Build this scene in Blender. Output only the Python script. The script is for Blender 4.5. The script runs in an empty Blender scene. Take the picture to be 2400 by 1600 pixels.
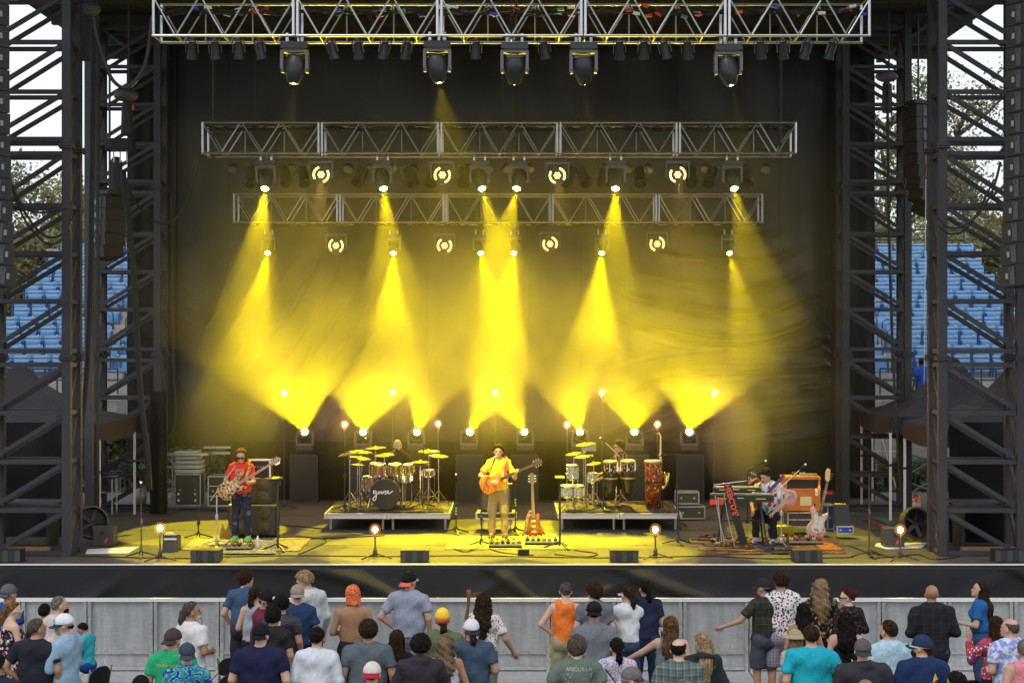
import bpy, math, random, zlib
import numpy as np
from mathutils import Vector, Matrix, Euler
from mathutils.bvhtree import BVHTree
random.seed(7); np.random.seed(7)
R = math.radians
S = bpy.context.scene
COL = S.collection
EYE = 5.08          # camera height
F = 3740.0          # focal length in photo pixels
ZS = 1.36           # stage deck height

# ---------------------------------------------------------------- camera
cam = bpy.data.cameras.new('camera'); cam.sensor_width = 36; cam.lens = 56.1
cam.clip_start = 0.5; cam.clip_end = 600
co = bpy.data.objects.new('camera', cam); COL.objects.link(co); S.camera = co
co.location = (0, 0, EYE); co.rotation_euler = (R(90), 0, 0)
# ---------------------------------------------------------------- sky: bright overcast
W = bpy.data.worlds.new("World"); S.world = W; W.use_nodes = True
nt = W.node_tree; bg = nt.nodes['Background']
sky = nt.nodes.new('ShaderNodeTexSky'); sky.sky_type = 'NISHITA'; sky.sun_disc = False
sky.sun_elevation = R(42); sky.sun_rotation = R(215); sky.dust_density = 2.5; sky.air_density = 1.0
tc = nt.nodes.new('ShaderNodeTexCoord'); nz = nt.nodes.new('ShaderNodeTexNoise')
nz.inputs['Scale'].default_value = 3.0; nz.inputs['Detail'].default_value = 5
cl = nt.nodes.new('ShaderNodeMapRange'); cl.inputs[3].default_value = 7.2; cl.inputs[4].default_value = 9.6
cc = nt.nodes.new('ShaderNodeCombineColor')
mx = nt.nodes.new('ShaderNodeMix'); mx.data_type = 'RGBA'; mx.inputs[0].default_value = 0.92
nt.links.new(tc.outputs['Generated'], nz.inputs['Vector']); nt.links.new(nz.outputs[0], cl.inputs[0])
m2 = nt.nodes.new('ShaderNodeMath'); m2.operation = 'MULTIPLY'; m2.inputs[1].default_value = 0.93
m3 = nt.nodes.new('ShaderNodeMath'); m3.operation = 'MULTIPLY'; m3.inputs[1].default_value = 0.97
nt.links.new(cl.outputs[0], m2.inputs[0]); nt.links.new(cl.outputs[0], m3.inputs[0])
nt.links.new(m2.outputs[0], cc.inputs[0]); nt.links.new(m3.outputs[0], cc.inputs[1]); nt.links.new(cl.outputs[0], cc.inputs[2])
nt.links.new(sky.outputs[0], mx.inputs[6]); nt.links.new(cc.outputs[0], mx.inputs[7])
nt.links.new(mx.outputs[2], bg.inputs[0]); bg.inputs[1].default_value = 0.132
sl = bpy.data.lights.new('sun', 'SUN'); sl.energy = 0.8; sl.angle = R(25); sl.color = (1, .96, .9)
so = bpy.data.objects.new('sun', sl); COL.objects.link(so)
so.rotation_euler = Vector((.35, .8, -.95)).to_track_quat('-Z', 'Y').to_euler()
vs = S.view_settings; vs.view_transform = 'Standard'; vs.look = 'None'; vs.exposure = 0.0; vs.gamma = 1.0
cy = S.cycles; cy.use_denoising = True; cy.max_bounces = 6; cy.diffuse_bounces = 3; cy.glossy_bounces = 3
cy.transmission_bounces = 4; cy.transparent_max_bounces = 12; cy.volume_bounces = 0
cy.volume_step_rate = 3; cy.volume_max_steps = 96; cy.sample_clamp_indirect = 6

# ---------------------------------------------------------------- helpers
def P(px, py, D):
    s = F / D
    return Vector(((px - 1200) / s, D, EYE + (800 - py) / s))
def X(px, D): return (px - 1200) * D / F
def DF(py, z=ZS): return F * (EYE - z) / (py - 800)     # distance of a floor point seen at py

MATS = {}
def mat(name, col, rough=.6, metal=0., var=0., vscale=8., bump=0., bscale=30., emit=None, estr=0., coat=0., spec=.5, vdet=3, alpha=1., bmap=None):
    if name in MATS: return MATS[name]
    m = bpy.data.materials.new(name); m.use_nodes = True; MATS[name] = m
    n = m.node_tree; b = n.nodes['Principled BSDF']
    b.inputs['Base Color'].default_value = (*col, 1); b.inputs['Roughness'].default_value = rough
    b.inputs['Metallic'].default_value = metal; b.inputs['Specular IOR Level'].default_value = spec
    if coat: b.inputs['Coat Weight'].default_value = coat
    if alpha < 1: b.inputs['Alpha'].default_value = alpha
    if emit:
        b.inputs['Emission Color'].default_value = (*emit, 1); b.inputs['Emission Strength'].default_value = estr
    if var or bump:
        t = n.nodes.new('ShaderNodeTexCoord')
    if var:
        no = n.nodes.new('ShaderNodeTexNoise'); no.inputs['Scale'].default_value = vscale; no.inputs['Detail'].default_value = vdet
        n.links.new(t.outputs['Object'], no.inputs['Vector'])
        mr = n.nodes.new('ShaderNodeMapRange'); mr.inputs[1].default_value = .3; mr.inputs[2].default_value = .7
        mr.inputs[3].default_value = 1 - var; mr.inputs[4].default_value = 1 + var
        n.links.new(no.outputs[0], mr.inputs[0])
        mm = n.nodes.new('ShaderNodeMix'); mm.data_type = 'RGBA'; mm.blend_type = 'MULTIPLY'; mm.inputs[0].default_value = 1
        mm.inputs[6].default_value = (*col, 1); n.links.new(mr.outputs[0], mm.inputs[7]); n.links.new(mm.outputs[2], b.inputs['Base Color'])
    if bump:
        no = n.nodes.new('ShaderNodeTexNoise'); no.inputs['Scale'].default_value = bscale; no.inputs['Detail'].default_value = 4
        if bmap:
            mp = n.nodes.new('ShaderNodeMapping'); mp.inputs['Scale'].default_value = bmap[0]; mp.inputs['Rotation'].default_value = bmap[1]; n.links.new(t.outputs['Object'], mp.inputs[0]); n.links.new(mp.outputs[0], no.inputs['Vector']); no.inputs['Distortion'].default_value = .8
        else: n.links.new(t.outputs['Object'], no.inputs['Vector'])
        bp = n.nodes.new('ShaderNodeBump'); bp.inputs['Strength'].default_value = bump; bp.inputs['Distance'].default_value = .02
        n.links.new(no.outputs[0], bp.inputs['Height']); n.links.new(bp.outputs[0], b.inputs['Normal'])
    return m

def L(r, g, b):   # sRGB 0..255 -> linear
    f = lambda c: (c/255)/12.92 if c/255 <= .04045 else (((c/255)+.055)/1.055)**2.4
    return (f(r), f(g), f(b))

def ramp(n, stops):
    r = n.nodes.new('ShaderNodeValToRGB'); r.color_ramp.interpolation = 'CONSTANT'
    e = r.color_ramp.elements
    while len(e) > 1: e.remove(e[-1])
    e[0].position = stops[0][0]; e[0].color = (*stops[0][1], 1)
    for p, c in stops[1:]:
        k = e.new(p); k.color = (*c, 1)
    return r

def pattern(name, kind, cols, scale=10., rough=.85):
    """printed / woven cloth: speck, plaid, stripe, tiedye, cloud"""
    if name in MATS: return MATS[name]
    m = bpy.data.materials.new(name); m.use_nodes = True; MATS[name] = m
    n = m.node_tree; b = n.nodes['Principled BSDF']; b.inputs['Roughness'].default_value = rough; b.inputs['Specular IOR Level'].default_value = .2
    t = n.nodes.new('ShaderNodeTexCoord'); lk = n.links.new
    if kind == 'speck':
        v = n.nodes.new('ShaderNodeTexVoronoi'); v.inputs['Scale'].default_value = scale; lk(t.outputs['Object'], v.inputs['Vector'])
        no = n.nodes.new('ShaderNodeTexNoise'); no.inputs['Scale'].default_value = scale*1.4; lk(t.outputs['Object'], no.inputs['Vector'])
        sp = n.nodes.new('ShaderNodeSeparateColor'); lk(v.outputs['Color'], sp.inputs[0])
        cs = cols[1:]; st = [(i/len(cs), c) for i, c in enumerate(cs)]
        r = ramp(n, st); lk(sp.outputs[0], r.inputs[0])
        ms = n.nodes.new('ShaderNodeMath'); ms.operation = 'SUBTRACT'; lk(v.outputs['Distance'], ms.inputs[0]); lk(no.outputs[0], ms.inputs[1])
        lt = n.nodes.new('ShaderNodeMath'); lt.operation = 'LESS_THAN'; lk(ms.outputs[0], lt.inputs[0]); lt.inputs[1].default_value = -.06
        mm = n.nodes.new('ShaderNodeMix'); mm.data_type = 'RGBA'; lk(lt.outputs[0], mm.inputs[0]); mm.inputs[6].default_value = (*cols[0], 1); lk(r.outputs[0], mm.inputs[7])
        out = mm.outputs[2]
    elif kind in ('plaid', 'stripe'):
        sx = n.nodes.new('ShaderNodeSeparateXYZ'); lk(t.outputs['Object'], sx.inputs[0])
        def band(sock, f, w):
            a = n.nodes.new('ShaderNodeMath'); a.operation = 'MULTIPLY'; lk(sock, a.inputs[0]); a.inputs[1].default_value = f
            c = n.nodes.new('ShaderNodeMath'); c.operation = 'FRACT'; lk(a.outputs[0], c.inputs[0])
            return c.outputs[0]
        r = ramp(n, [(0, cols[0]), (.4, cols[1]), (.55, cols[0]), (.75, cols[-1]), (.85, cols[0])])
        lk(band(sx.outputs[2], scale, 0), r.inputs[0]); out = r.outputs[0]
        if kind == 'plaid':
            r2 = ramp(n, [(0, cols[0]), (.4, cols[1]), (.55, cols[0]), (.75, cols[-1]), (.85, cols[0])]); lk(band(sx.outputs[0], scale, 0), r2.inputs[0])
            mm = n.nodes.new('ShaderNodeMix'); mm.data_type = 'RGBA'; mm.inputs[0].default_value = .5; lk(out, mm.inputs[6]); lk(r2.outputs[0], mm.inputs[7]); out = mm.outputs[2]
    elif kind == 'tiedye':
        mp = n.nodes.new('ShaderNodeMapping'); lk(t.outputs['Object'], mp.inputs[0]); mp.inputs['Location'].default_value = (-.03, 0, -1.16)
        w = n.nodes.new('ShaderNodeTexWave'); w.wave_type = 'RINGS'; w.rings_direction = 'SPHERICAL'; w.inputs['Scale'].default_value = scale
        w.inputs['Distortion'].default_value = 9; w.inputs['Detail'].default_value = 4; w.inputs['Detail Scale'].default_value = 3.; lk(mp.outputs[0], w.inputs['Vector'])
        r = ramp(n, [(i/len(cols), c) for i, c in enumerate(cols)]); r.color_ramp.interpolation = 'LINEAR'; lk(w.outputs['Fac'], r.inputs[0]); out = r.outputs[0]
    else:
        no = n.nodes.new('ShaderNodeTexNoise'); no.inputs['Scale'].default_value = scale; no.inputs['Detail'].default_value = 2; lk(t.outputs['Object'], no.inputs['Vector'])
        r = ramp(n, [(.3+.4*i/len(cols), c) for i, c in enumerate(cols)]); r.color_ramp.interpolation = 'LINEAR'; lk(no.outputs[0], r.inputs[0]); out = r.outputs[0]
    lk(out, b.inputs['Base Color'])
    mp = n.nodes.new('ShaderNodeMapping'); mp.inputs['Scale'].default_value = (16, 16, 5.5); mp.inputs['Rotation'].default_value = (.5, .35, 0); lk(t.outputs['Object'], mp.inputs[0])
    fb = n.nodes.new('ShaderNodeTexNoise'); fb.inputs['Scale'].default_value = 1; fb.inputs['Detail'].default_value = 4; fb.inputs['Distortion'].default_value = .8; lk(mp.outputs[0], fb.inputs['Vector'])
    bp = n.nodes.new('ShaderNodeBump'); bp.inputs['Distance'].default_value = .02; bp.inputs['Strength'].default_value = .9; lk(fb.outputs[0], bp.inputs['Height']); lk(bp.outputs[0], b.inputs['Normal'])
    return m

class MB:
    def __init__(s): s.v = []; s.f = []; s.m = []
    def add(s, vs, fs, m=0):
        o = len(s.v); s.v.extend([tuple(v) for v in vs]); s.f.extend([tuple(i+o for i in f) for f in fs]); s.m.extend([m]*len(fs)); return s
    def box(s, c, d, rot=None, m=0):
        q = [(x*d[0]/2, y*d[1]/2, z*d[2]/2) for x in (-1, 1) for y in (-1, 1) for z in (-1, 1)]
        if rot is not None: rr = Euler(rot).to_matrix() if not isinstance(rot, Matrix) else rot; q = [rr @ Vector(p) for p in q]
        q = [(p[0]+c[0], p[1]+c[1], p[2]+c[2]) for p in q]
        return s.add(q, [(0, 1, 3, 2), (4, 6, 7, 5), (0, 4, 5, 1), (2, 3, 7, 6), (0, 2, 6, 4), (1, 5, 7, 3)], m)
    def bar(s, p, q, w, h=None, m=0, up=(0, 0, 1)):
        p, q = Vector(p), Vector(q); h = h or w; d = (q-p)
        if d.length < 1e-6: return s
        d.normalize(); u = Vector(up)
        if abs(d.dot(u)) > .95: u = Vector((0, 1, 0))
        a = d.cross(u).normalized(); b = a.cross(d).normalized()
        vs = [e + a*i*w/2 + b*j*h/2 for e in (p, q) for i, j in ((-1, -1), (1, -1), (1, 1), (-1, 1))]
        return s.add(vs, [(0, 1, 2, 3), (7, 6, 5, 4), (0, 4, 5, 1), (1, 5, 6, 2), (2, 6, 7, 3), (3, 7, 4, 0)], m)
    def tube(s, pts, r, n=6, m=0, cap=True):
        pts = [Vector(p) for p in pts]; rs = r if isinstance(r, (list, tuple)) else [r]*len(pts)
        vs = []; a = None
        for i, p in enumerate(pts):
            d = (pts[min(i+1, len(pts)-1)] - pts[max(i-1, 0)])
            d = d.normalized() if d.length > 1e-7 else Vector((0, 0, 1))
            if a is None:
                u = Vector((0, 0, 1)) if abs(d.z) < .9 else Vector((1, 0, 0)); a = d.cross(u).normalized()
            else:
                a = (a - d*a.dot(d)); a = a.normalized() if a.length > 1e-6 else d.orthogonal().normalized()
            b = d.cross(a)
            for k in range(n):
                t = 2*math.pi*k/n; vs.append(p + (a*math.cos(t)+b*math.sin(t))*rs[i])
        fs = [(i*n+k, i*n+(k+1) % n, (i+1)*n+(k+1) % n, (i+1)*n+k) for i in range(len(pts)-1) for k in range(n)]
        if cap: fs += [tuple(range(n-1, -1, -1)), tuple((len(pts)-1)*n+k for k in range(n))]
        return s.add(vs, fs, m)
    def lathe(s, prof, n=16, c=(0, 0, 0), rot=None, m=0, sc=(1, 1)):
        vs = []
        for r_, z in prof:
            for k in range(n):
                t = 2*math.pi*k/n; vs.append(Vector((r_*math.cos(t)*sc[0], r_*math.sin(t)*sc[1], z)))
        if rot is not None: rr = Euler(rot).to_matrix() if not isinstance(rot, Matrix) else rot; vs = [rr @ v for v in vs]
        vs = [v + Vector(c) for v in vs]; np_ = len(prof)
        fs = [(i*n+k, i*n+(k+1) % n, (i+1)*n+(k+1) % n, (i+1)*n+k) for i in range(np_-1) for k in range(n)]
        fs += [tuple(range(n-1, -1, -1)), tuple((np_-1)*n+k for k in range(n))]
        return s.add(vs, fs, m)
    def cyl(s, c, r, h, n=16, rot=None, m=0): return s.lathe([(r, -h/2), (r, h/2)], n, c, rot, m)
    def ell(s, c, r, n=10, rot=None, m=0):
        pr = [(max(math.sin(math.pi*i/n), 1e-3), -math.cos(math.pi*i/n)) for i in range(n+1)]
        o = len(s.v); vs = []
        k2 = max(8, n+2)
        for a, z in pr:
            for k in range(k2):
                t = 2*math.pi*k/k2; vs.append(Vector((a*math.cos(t)*r[0], a*math.sin(t)*r[1], z*r[2])))
        if rot is not None: rr = Euler(rot).to_matrix() if not isinstance(rot, Matrix) else rot; vs = [rr @ v for v in vs]
        vs = [v + Vector(c) for v in vs]
        return s.add(vs, [(i*k2+k, i*k2+(k+1) % k2, (i+1)*k2+(k+1) % k2, (i+1)*k2+k) for i in range(n) for k in range(k2)], m)
    def prism(s, poly, y0, y1, m=0):   # poly in xz, extruded along y
        n = len(poly); vs = [(x, y0, z) for x, z in poly] + [(x, y1, z) for x, z in poly]
        return s.add(vs, [tuple(range(n)), tuple(range(2*n-1, n-1, -1))] + [(i, i+n, (i+1) % n+n, (i+1) % n) for i in range(n)], m)
    def mesh(s, name, mats, smooth=False):
        me = bpy.data.meshes.new(name); me.from_pydata(s.v, [], s.f)
        for q in (mats if isinstance(mats, (list, tuple)) else [mats]): me.materials.append(q)
        if any(s.m): me.polygons.foreach_set('material_index', s.m)
        if smooth: me.polygons.foreach_set('use_smooth', [True]*len(s.f)); 
        if smooth == 'auto' and hasattr(me, 'set_sharp_from_angle'): me.set_sharp_from_angle(angle=R(40))
        me.update(); return me
    def build(s, name, mats, parent=None, loc=(0, 0, 0), rot=(0, 0, 0), smooth=False):
        return link(name, s.mesh(name, mats, smooth), parent, loc, rot)

def link(name, me, parent=None, loc=(0, 0, 0), rot=(0, 0, 0)):
    o = bpy.data.objects.new(name, me); COL.objects.link(o); o.location = loc; o.rotation_euler = rot
    if parent is not None: o.parent = parent
    return o
def tag(o, label, cat, group=None, kind=None):
    if label: o['label'] = label
    if cat: o['category'] = cat
    if group: o['group'] = group
    if kind: o['kind'] = kind
    return o
def thing(name, label, cat, loc=(0, 0, 0), rz=0., group=None):
    o = bpy.data.objects.new(name, None); COL.objects.link(o); o.location = loc; o.rotation_euler = (0, 0, rz); o.empty_display_size = .1
    return tag(o, label, cat, group)
def structure(o): o['kind'] = 'structure'; return o
def kids(o): return KID.get(o.name, [])
def dup(root, loc, rz=None, label=None, group=None, scale=None):
    def cp(o, par):
        c = o.copy(); COL.objects.link(c)
        if par is not None: c.parent = par
        for ch in list(o.children): cp(ch, c)
        return c
    r = cp(root, None); r.location = loc
    if rz is not None: r.rotation_euler = (0, 0, rz)
    if scale: r.scale = (scale,)*3
    if label: r['label'] = label
    if group: r['group'] = group
    return r
ORD = ['leftmost', 'second from left', 'third from left', 'fourth from left', 'fifth from left', 'sixth from left', 'seventh from left', 'eighth from left', 'ninth from left', 'tenth from left', 'eleventh from left', 'twelfth from left', 'thirteenth from left', 'fourteenth from left', 'fifteenth from left', 'sixteenth from left', 'seventeenth from left', 'eighteenth from left', 'nineteenth from left', 'twentieth from left']
def aim(o, d): o.rotation_euler = Vector(d).to_track_quat('-Z', 'Y').to_euler()
def sag(a, b, drop, n=14, wob=0.):
    a, b = Vector(a), Vector(b); out = []
    for i in range(n+1):
        t = i/n; p = a.lerp(b, t); p.z -= drop*4*t*(1-t)
        if wob: p.x += random.uniform(-wob, wob); p.y += random.uniform(-wob, wob)
        out.append(p)
    return out

# common materials
ALU = mat('aluminium', (.62, .62, .64), .34, 1, var=.1, vscale=20)
ALU2 = mat('worn_aluminium', (.5, .5, .5), .5, .7, var=.18, vscale=25, bump=.05)
BLK = mat('black_metal', (.035, .035, .042), .5, .3, var=.15)
TWR = mat('tower_steel', (.036, .035, .044), .55, .2, var=.15, vscale=4)
CLOTH = mat('black_cloth', (.009, .009, .011), .7, spec=.15, var=.12, vscale=3, bump=.15, bscale=40)
PLAS = mat('black_plastic', (.013, .013, .015), .42)
RUB = mat('rubber', (.015, .015, .016), .7)
CHR = mat('chrome', (.8, .8, .8), .15, 1)
WHT = mat('white_paint', (.75, .75, .75), .5)
WOODM = mat('plywood', (.28, .16, .08), .6, var=.2, vscale=12)
GRILL = mat('speaker_grille', (.03, .03, .032), .55, .3, bump=.3, bscale=300)
YEL = (1.0, .80, .0)
# ---------------------------------------------------------------- ground, deck, roof
g = MB(); g.add([(-300, -20, 0), (300, -20, 0), (300, 400, 0), (-300, 400, 0)], [(0, 1, 2, 3)])
structure(g.build('ground', mat('turf', (.035, .075, .018), .9, var=.35, vscale=2.5, bump=.6, bscale=60)))
d = MB(); d.box((0, (26.7+39.4)/2, ZS-.11), (23.6, 39.4-26.7, .22))
DECK = mat('deck_carpet', (.050, .047, .046), .8, var=.22, vscale=1.2, bump=.3, bscale=120, vdet=6)
structure(d.build('stage_floor', DECK))
d = MB(); d.box((0, 26.68, ZS-.006), (23.6, .035, .022)); structure(d.build('stage_edge_trim', mat('bright_edge', (.85, .85, .85), .4, .2)))
# seams in the deck: thin recessed strips laid as separate boards' joint lines
d = MB()
for i in range(-4, 5):
    d.box((i*2.44, 33, ZS+.002), (.012, 12.4, .003))
for y in (29.1, 31.5, 34, 36.4): d.box((0, y, ZS+.0045), (23.4, .012, .003))
structure(d.build('deck_joint', mat('joint', (.03, .03, .03), .9)))

def sheet(name, mats, x0, x1, z0, z1, D, nx, nz, f, parent=None):
    xs = np.linspace(x0, x1, nx); zs = np.linspace(z0, z1, nz); XX, ZZ = np.meshgrid(xs, zs, indexing='ij')
    YY = D + f(XX, ZZ); v = np.stack([XX, YY, ZZ], -1).reshape(-1, 3)
    i = np.arange(nx-1)[:, None]*nz + np.arange(nz-1)[None, :]
    fc = np.stack([i, i+nz, i+nz+1, i+1], -1).reshape(-1, 4)
    return npmesh(name, v, fc, mats, parent)
def npmesh(name, v, fc, mats, parent=None, smooth=True):
    me = bpy.data.meshes.new(name); k = fc.shape[1]
    me.vertices.add(len(v)); me.vertices.foreach_set('co', v.astype(np.float32).ravel())
    me.loops.add(fc.size); me.loops.foreach_set('vertex_index', fc.astype(np.int32).ravel())
    me.polygons.add(len(fc)); me.polygons.foreach_set('loop_start', np.arange(0, fc.size, k, dtype=np.int32))
    me.polygons.foreach_set('loop_total', np.full(len(fc), k, np.int32))
    if smooth: me.polygons.foreach_set('use_smooth', np.ones(len(fc), bool))
    for q in (mats if isinstance(mats, (list, tuple)) else [mats]): me.materials.append(q)
    me.update(calc_edges=True); me.validate()
    return link(name, me, parent)
def ridge(p, k=3.): return np.exp(-k*(1-np.cos(p)))   # narrow crests
# front skirt: hanging black cloth with diagonal pull folds
def fskirt(x, z):
    h = (ZS-.09-z)
    a = .12*ridge(x*2.1+h*4.6+1.5*np.sin(x*.9), 6)*np.clip(h*1.8, 0, 1)*np.clip(.6+.6*np.sin(x*.7+1), .1, 1) + .11*ridge(x*1.6-h*4.2+1+np.sin(x*.63)*2.4, 7) + .05*ridge(x*4.3+h*6.5+2*np.sin(x*1.3), 4)*np.clip(.5+np.sin(x*1.9), 0, 1)*np.clip(h*1.3, 0, 1)
    b = .012*np.sin(x*7+h*5)*np.clip(h, 0, 1) 
    return -(a+b)
o = sheet('stage_skirt', mat('skirt_cloth', (.030, .030, .035), .85, spec=.12, var=.1, vscale=2, bump=.1, bscale=60), -11.8, 11.8, .02, ZS-.075, 26.66, 420, 46, fskirt)
tag(o, 'black cloth skirt with diagonal folds hanging along the whole stage front', 'curtain')

# rear backdrop: vinyl with sagging swags right of centre and slanting creases left of it
_q = np.random.RandomState(3).uniform(-1, 1, (14, 3))
def wob(x, z):
    s = 0
    for a, b, c in _q: s = s+np.sin(x*a*2.6+z*b*2.6+c*9)
    return s/5.
def fback(x, z):
    px = 1200 + x*F/38.4; py = 800-(z-EYE)*F/38.4
    base = .05*np.sin(x*1.3+.5*np.sin(z*.5)) + .02*np.sin(x*4.1+z*.6)
    m = np.exp(-((px-1700)/190)**2)*np.clip((py-520)/120, 0, 1)*np.clip((1110-py)/80, 0, 1)
    u = py + 6*wob(x*.6, z*.6) + .0011*(px-1690)**2*np.where(py < 820, 1., -.2) - .22*(px-1690)*np.clip((py-780)/200, 0, 1.)*-1
    sw = m*(.26*ridge(u/62*2*np.pi+.6*np.sin(px/60), 2.2) + .05*ridge(u/23*2*np.pi, 2.5)*np.clip((py-700)/150, 0, 1))
    ml = np.exp(-((px-740)/170)**2)*np.clip((py-560)/100, 0, 1)*np.clip((1100-py)/100, 0, 1)
    dl = ml*(.09*ridge((px*.83+py*.55)/30*2*np.pi/1.6+np.sin(py/70.), 2.))
    mc = np.exp(-((px-430)/70)**2)
    dc = mc*.045*np.clip((py-400)/150, 0, 1)*np.clip(wob(x*.8, z*.6)+.1, 0, 1.2)*ridge((py*.9+np.abs(px-450)*.9)/34*2*np.pi+2.6*wob(z, x), 1.5)
    me = np.exp(-((px-1925)/50)**2)*np.clip((py-560)/60, 0, 1)
    de = me*.06*np.clip(wob(x+4, z*.6)+.1, 0, 1.2)*ridge((py*.95-np.abs(px-1900)*.8)/36*2*np.pi+2.6*wob(z, x+2), 1.5)
    seam = -.012*(np.abs((px % 118)-59) < 1.2)
    return -(base*1.3+(sw+dl)*np.clip(.8+.5*wob(x*.7, z*.7), .2, 1.5)+dc+de+seam+.03*wob(x*2.2, z*1.1))
VINYL = mat('backdrop_vinyl', (.010, .010, .0125), .40, var=.15, vscale=1.5, bump=.12, bscale=25)
o = sheet('backdrop_curtain', VINYL, X(376, 38.4), X(1962, 38.4), 2.55, 13.2, 38.4, 560, 330, fback)
tag(o, 'tall black vinyl backdrop with sagging folds hanging behind the band', 'curtain')
# lower black masking behind the floor lamps (a long low wall of draped cases)
o = sheet('masking_curtain', CLOTH, X(528, 37.6), X(1968, 37.6), ZS, 2.72, 37.6, 240, 24, lambda x, z: -.04*np.sin(x*6+np.sin(z*3)) - .02*np.sin(x*15))
tag(o, 'low black cloth masking strung behind the drum risers', 'curtain')
for sx, a, b, w in ((-1, 297, 400, 'left'), (1, 1948, 2051, 'right')):
    o = sheet('leg_curtain', CLOTH, X(a, 37.9), X(b, 37.9), ZS+(.95 if sx < 0 else .0), 12.2, 37.9, 30, 120, lambda x, z: .03*np.sin(x*17)+.04*np.sin(z*2+x*4))
    tag(o, 'tall narrow black side curtain at the %s end of the backdrop' % w, 'curtain')
# roof
rf = MB(); rf.box((0, 32.8, 12.6), (20.9, 13.6, .5)); structure(rf.build('roof', mat('roof_tarp', (.03, .027, .025), .7, var=.2, vscale=1)))
rf = MB()
for y in (28.2, 30.6, 33, 35.4, 37.8):
    rf.bar((-10.2, y, 12.2), (10.2, y, 12.2), .16, .2)
for x in range(-9, 10, 3): rf.bar((x, 26.2, 12.0), (x, 39.2, 12.0), .12, .16)
structure(rf.build('roof_beam', mat('roof_steel', (.05, .045, .04), .6, .3)))
# valance above the rear: closes the top of the wings
rf = MB(); rf.box((0, 39.4, 12.5), (20.6, .1, .9)); structure(rf.build('roof_fascia', mat('fascia', (.03, .032, .038), .7, var=.2)))

# ---------------------------------------------------------------- steel towers
LV = [[0, .79, 1.63, 2.48, 3.31], [3.55, 4.42, 5.25, 6.08, 6.98], [7.23, 8.05, 8.91, 9.74, 10.6]]
TD = .66; TW = 1.36
def post_mesh(): return MB().bar((0, 0, 0), (0, 0, 11.1), .15, .13).mesh('post', TWR)
PM = post_mesh()
RH = {}
def tower(name, label, x, y, flip):
    """x,y: front post nearest the stage centre; lattice spreads outwards"""
    t = thing(name, label, 'tower', (x, y, ZS), 0, 'steel support towers of the stage roof')
    o = -1 if flip < 0 else 1
    for px, py in ((0, 0), (o*TW, 0), (0, TD), (o*TW, TD)): link('post', PM, t, (px, py, 0))
    for si, sec in enumerate(LV):
        for li, z in enumerate(sec):
            for py in (0, TD):
                k = ('r', o, si*5+li == 0)
                if k not in RH: RH[k] = MB().bar((o*.08, 0, 0), (o*(TW-.08), 0, 0), .07, .075).mesh('rail', TWR)
                link('rail', RH[k], t, (0, py, max(z, .05)))
            if 's' not in RH: RH['s'] = MB().bar((0, .07, 0), (0, TD-.07, 0), .06, .075).mesh('side_rail', TWR)
            for px in (0, o*TW): link('side_rail', RH['s'], t, (px, 0, max(z, .05)))
            if li < len(sec)-1:
                h = sec[li+1]-z
                k = ('d', o, round(h, 3))
                if k not in RH: RH[k] = MB().bar((0.09*o, 0, h-.05), (o*(TW-.09), 0, .07), .055, .075).mesh('diagonal', TWR)
                for py in (0, TD): link('diagonal', RH[k], t, (0, py+.01, z))
                k = ('e', round(h, 3))
                if k not in RH: RH[k] = MB().bar((0, .09, .05), (0, TD-.09, h-.06), .05, .06).mesh('side_diagonal', TWR)
                for px in (0, o*TW): link('side_diagonal', RH[k], t, (px, 0, z))
        if si:
            z = (LV[si-1][-1]+sec[0])/2
            if 'f' not in RH:
                q = MB()
                for dz in (-.02, .02): q.box((0, 0, dz), (.24, .22, .025))
                for a in (-.09, .09):
                    for b in (-.08, .08): q.cyl((a, b, 0), .018, .12, 6)
                RH['f'] = q.mesh('flange', TWR)
            for px, py in ((0, 0), (o*TW, 0), (0, TD), (o*TW, TD)): link('flange', RH['f'], t, (px, py, z))
    return t
tower('support_tower', 'front tower of black lattice steel on the left edge of the stage', X(157, 27.7), 27.7, -1)
tower('support_tower', 'front tower of black lattice steel on the right edge of the stage', X(2208, 27.7), 27.7, 1)
tower('support_tower', 'rear tower of black lattice steel beside the left curtain', X(369, 35), 35, -1)
tower('support_tower', 'rear tower of black lattice steel beside the right curtain', X(1982, 35), 35, 1)

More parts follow.
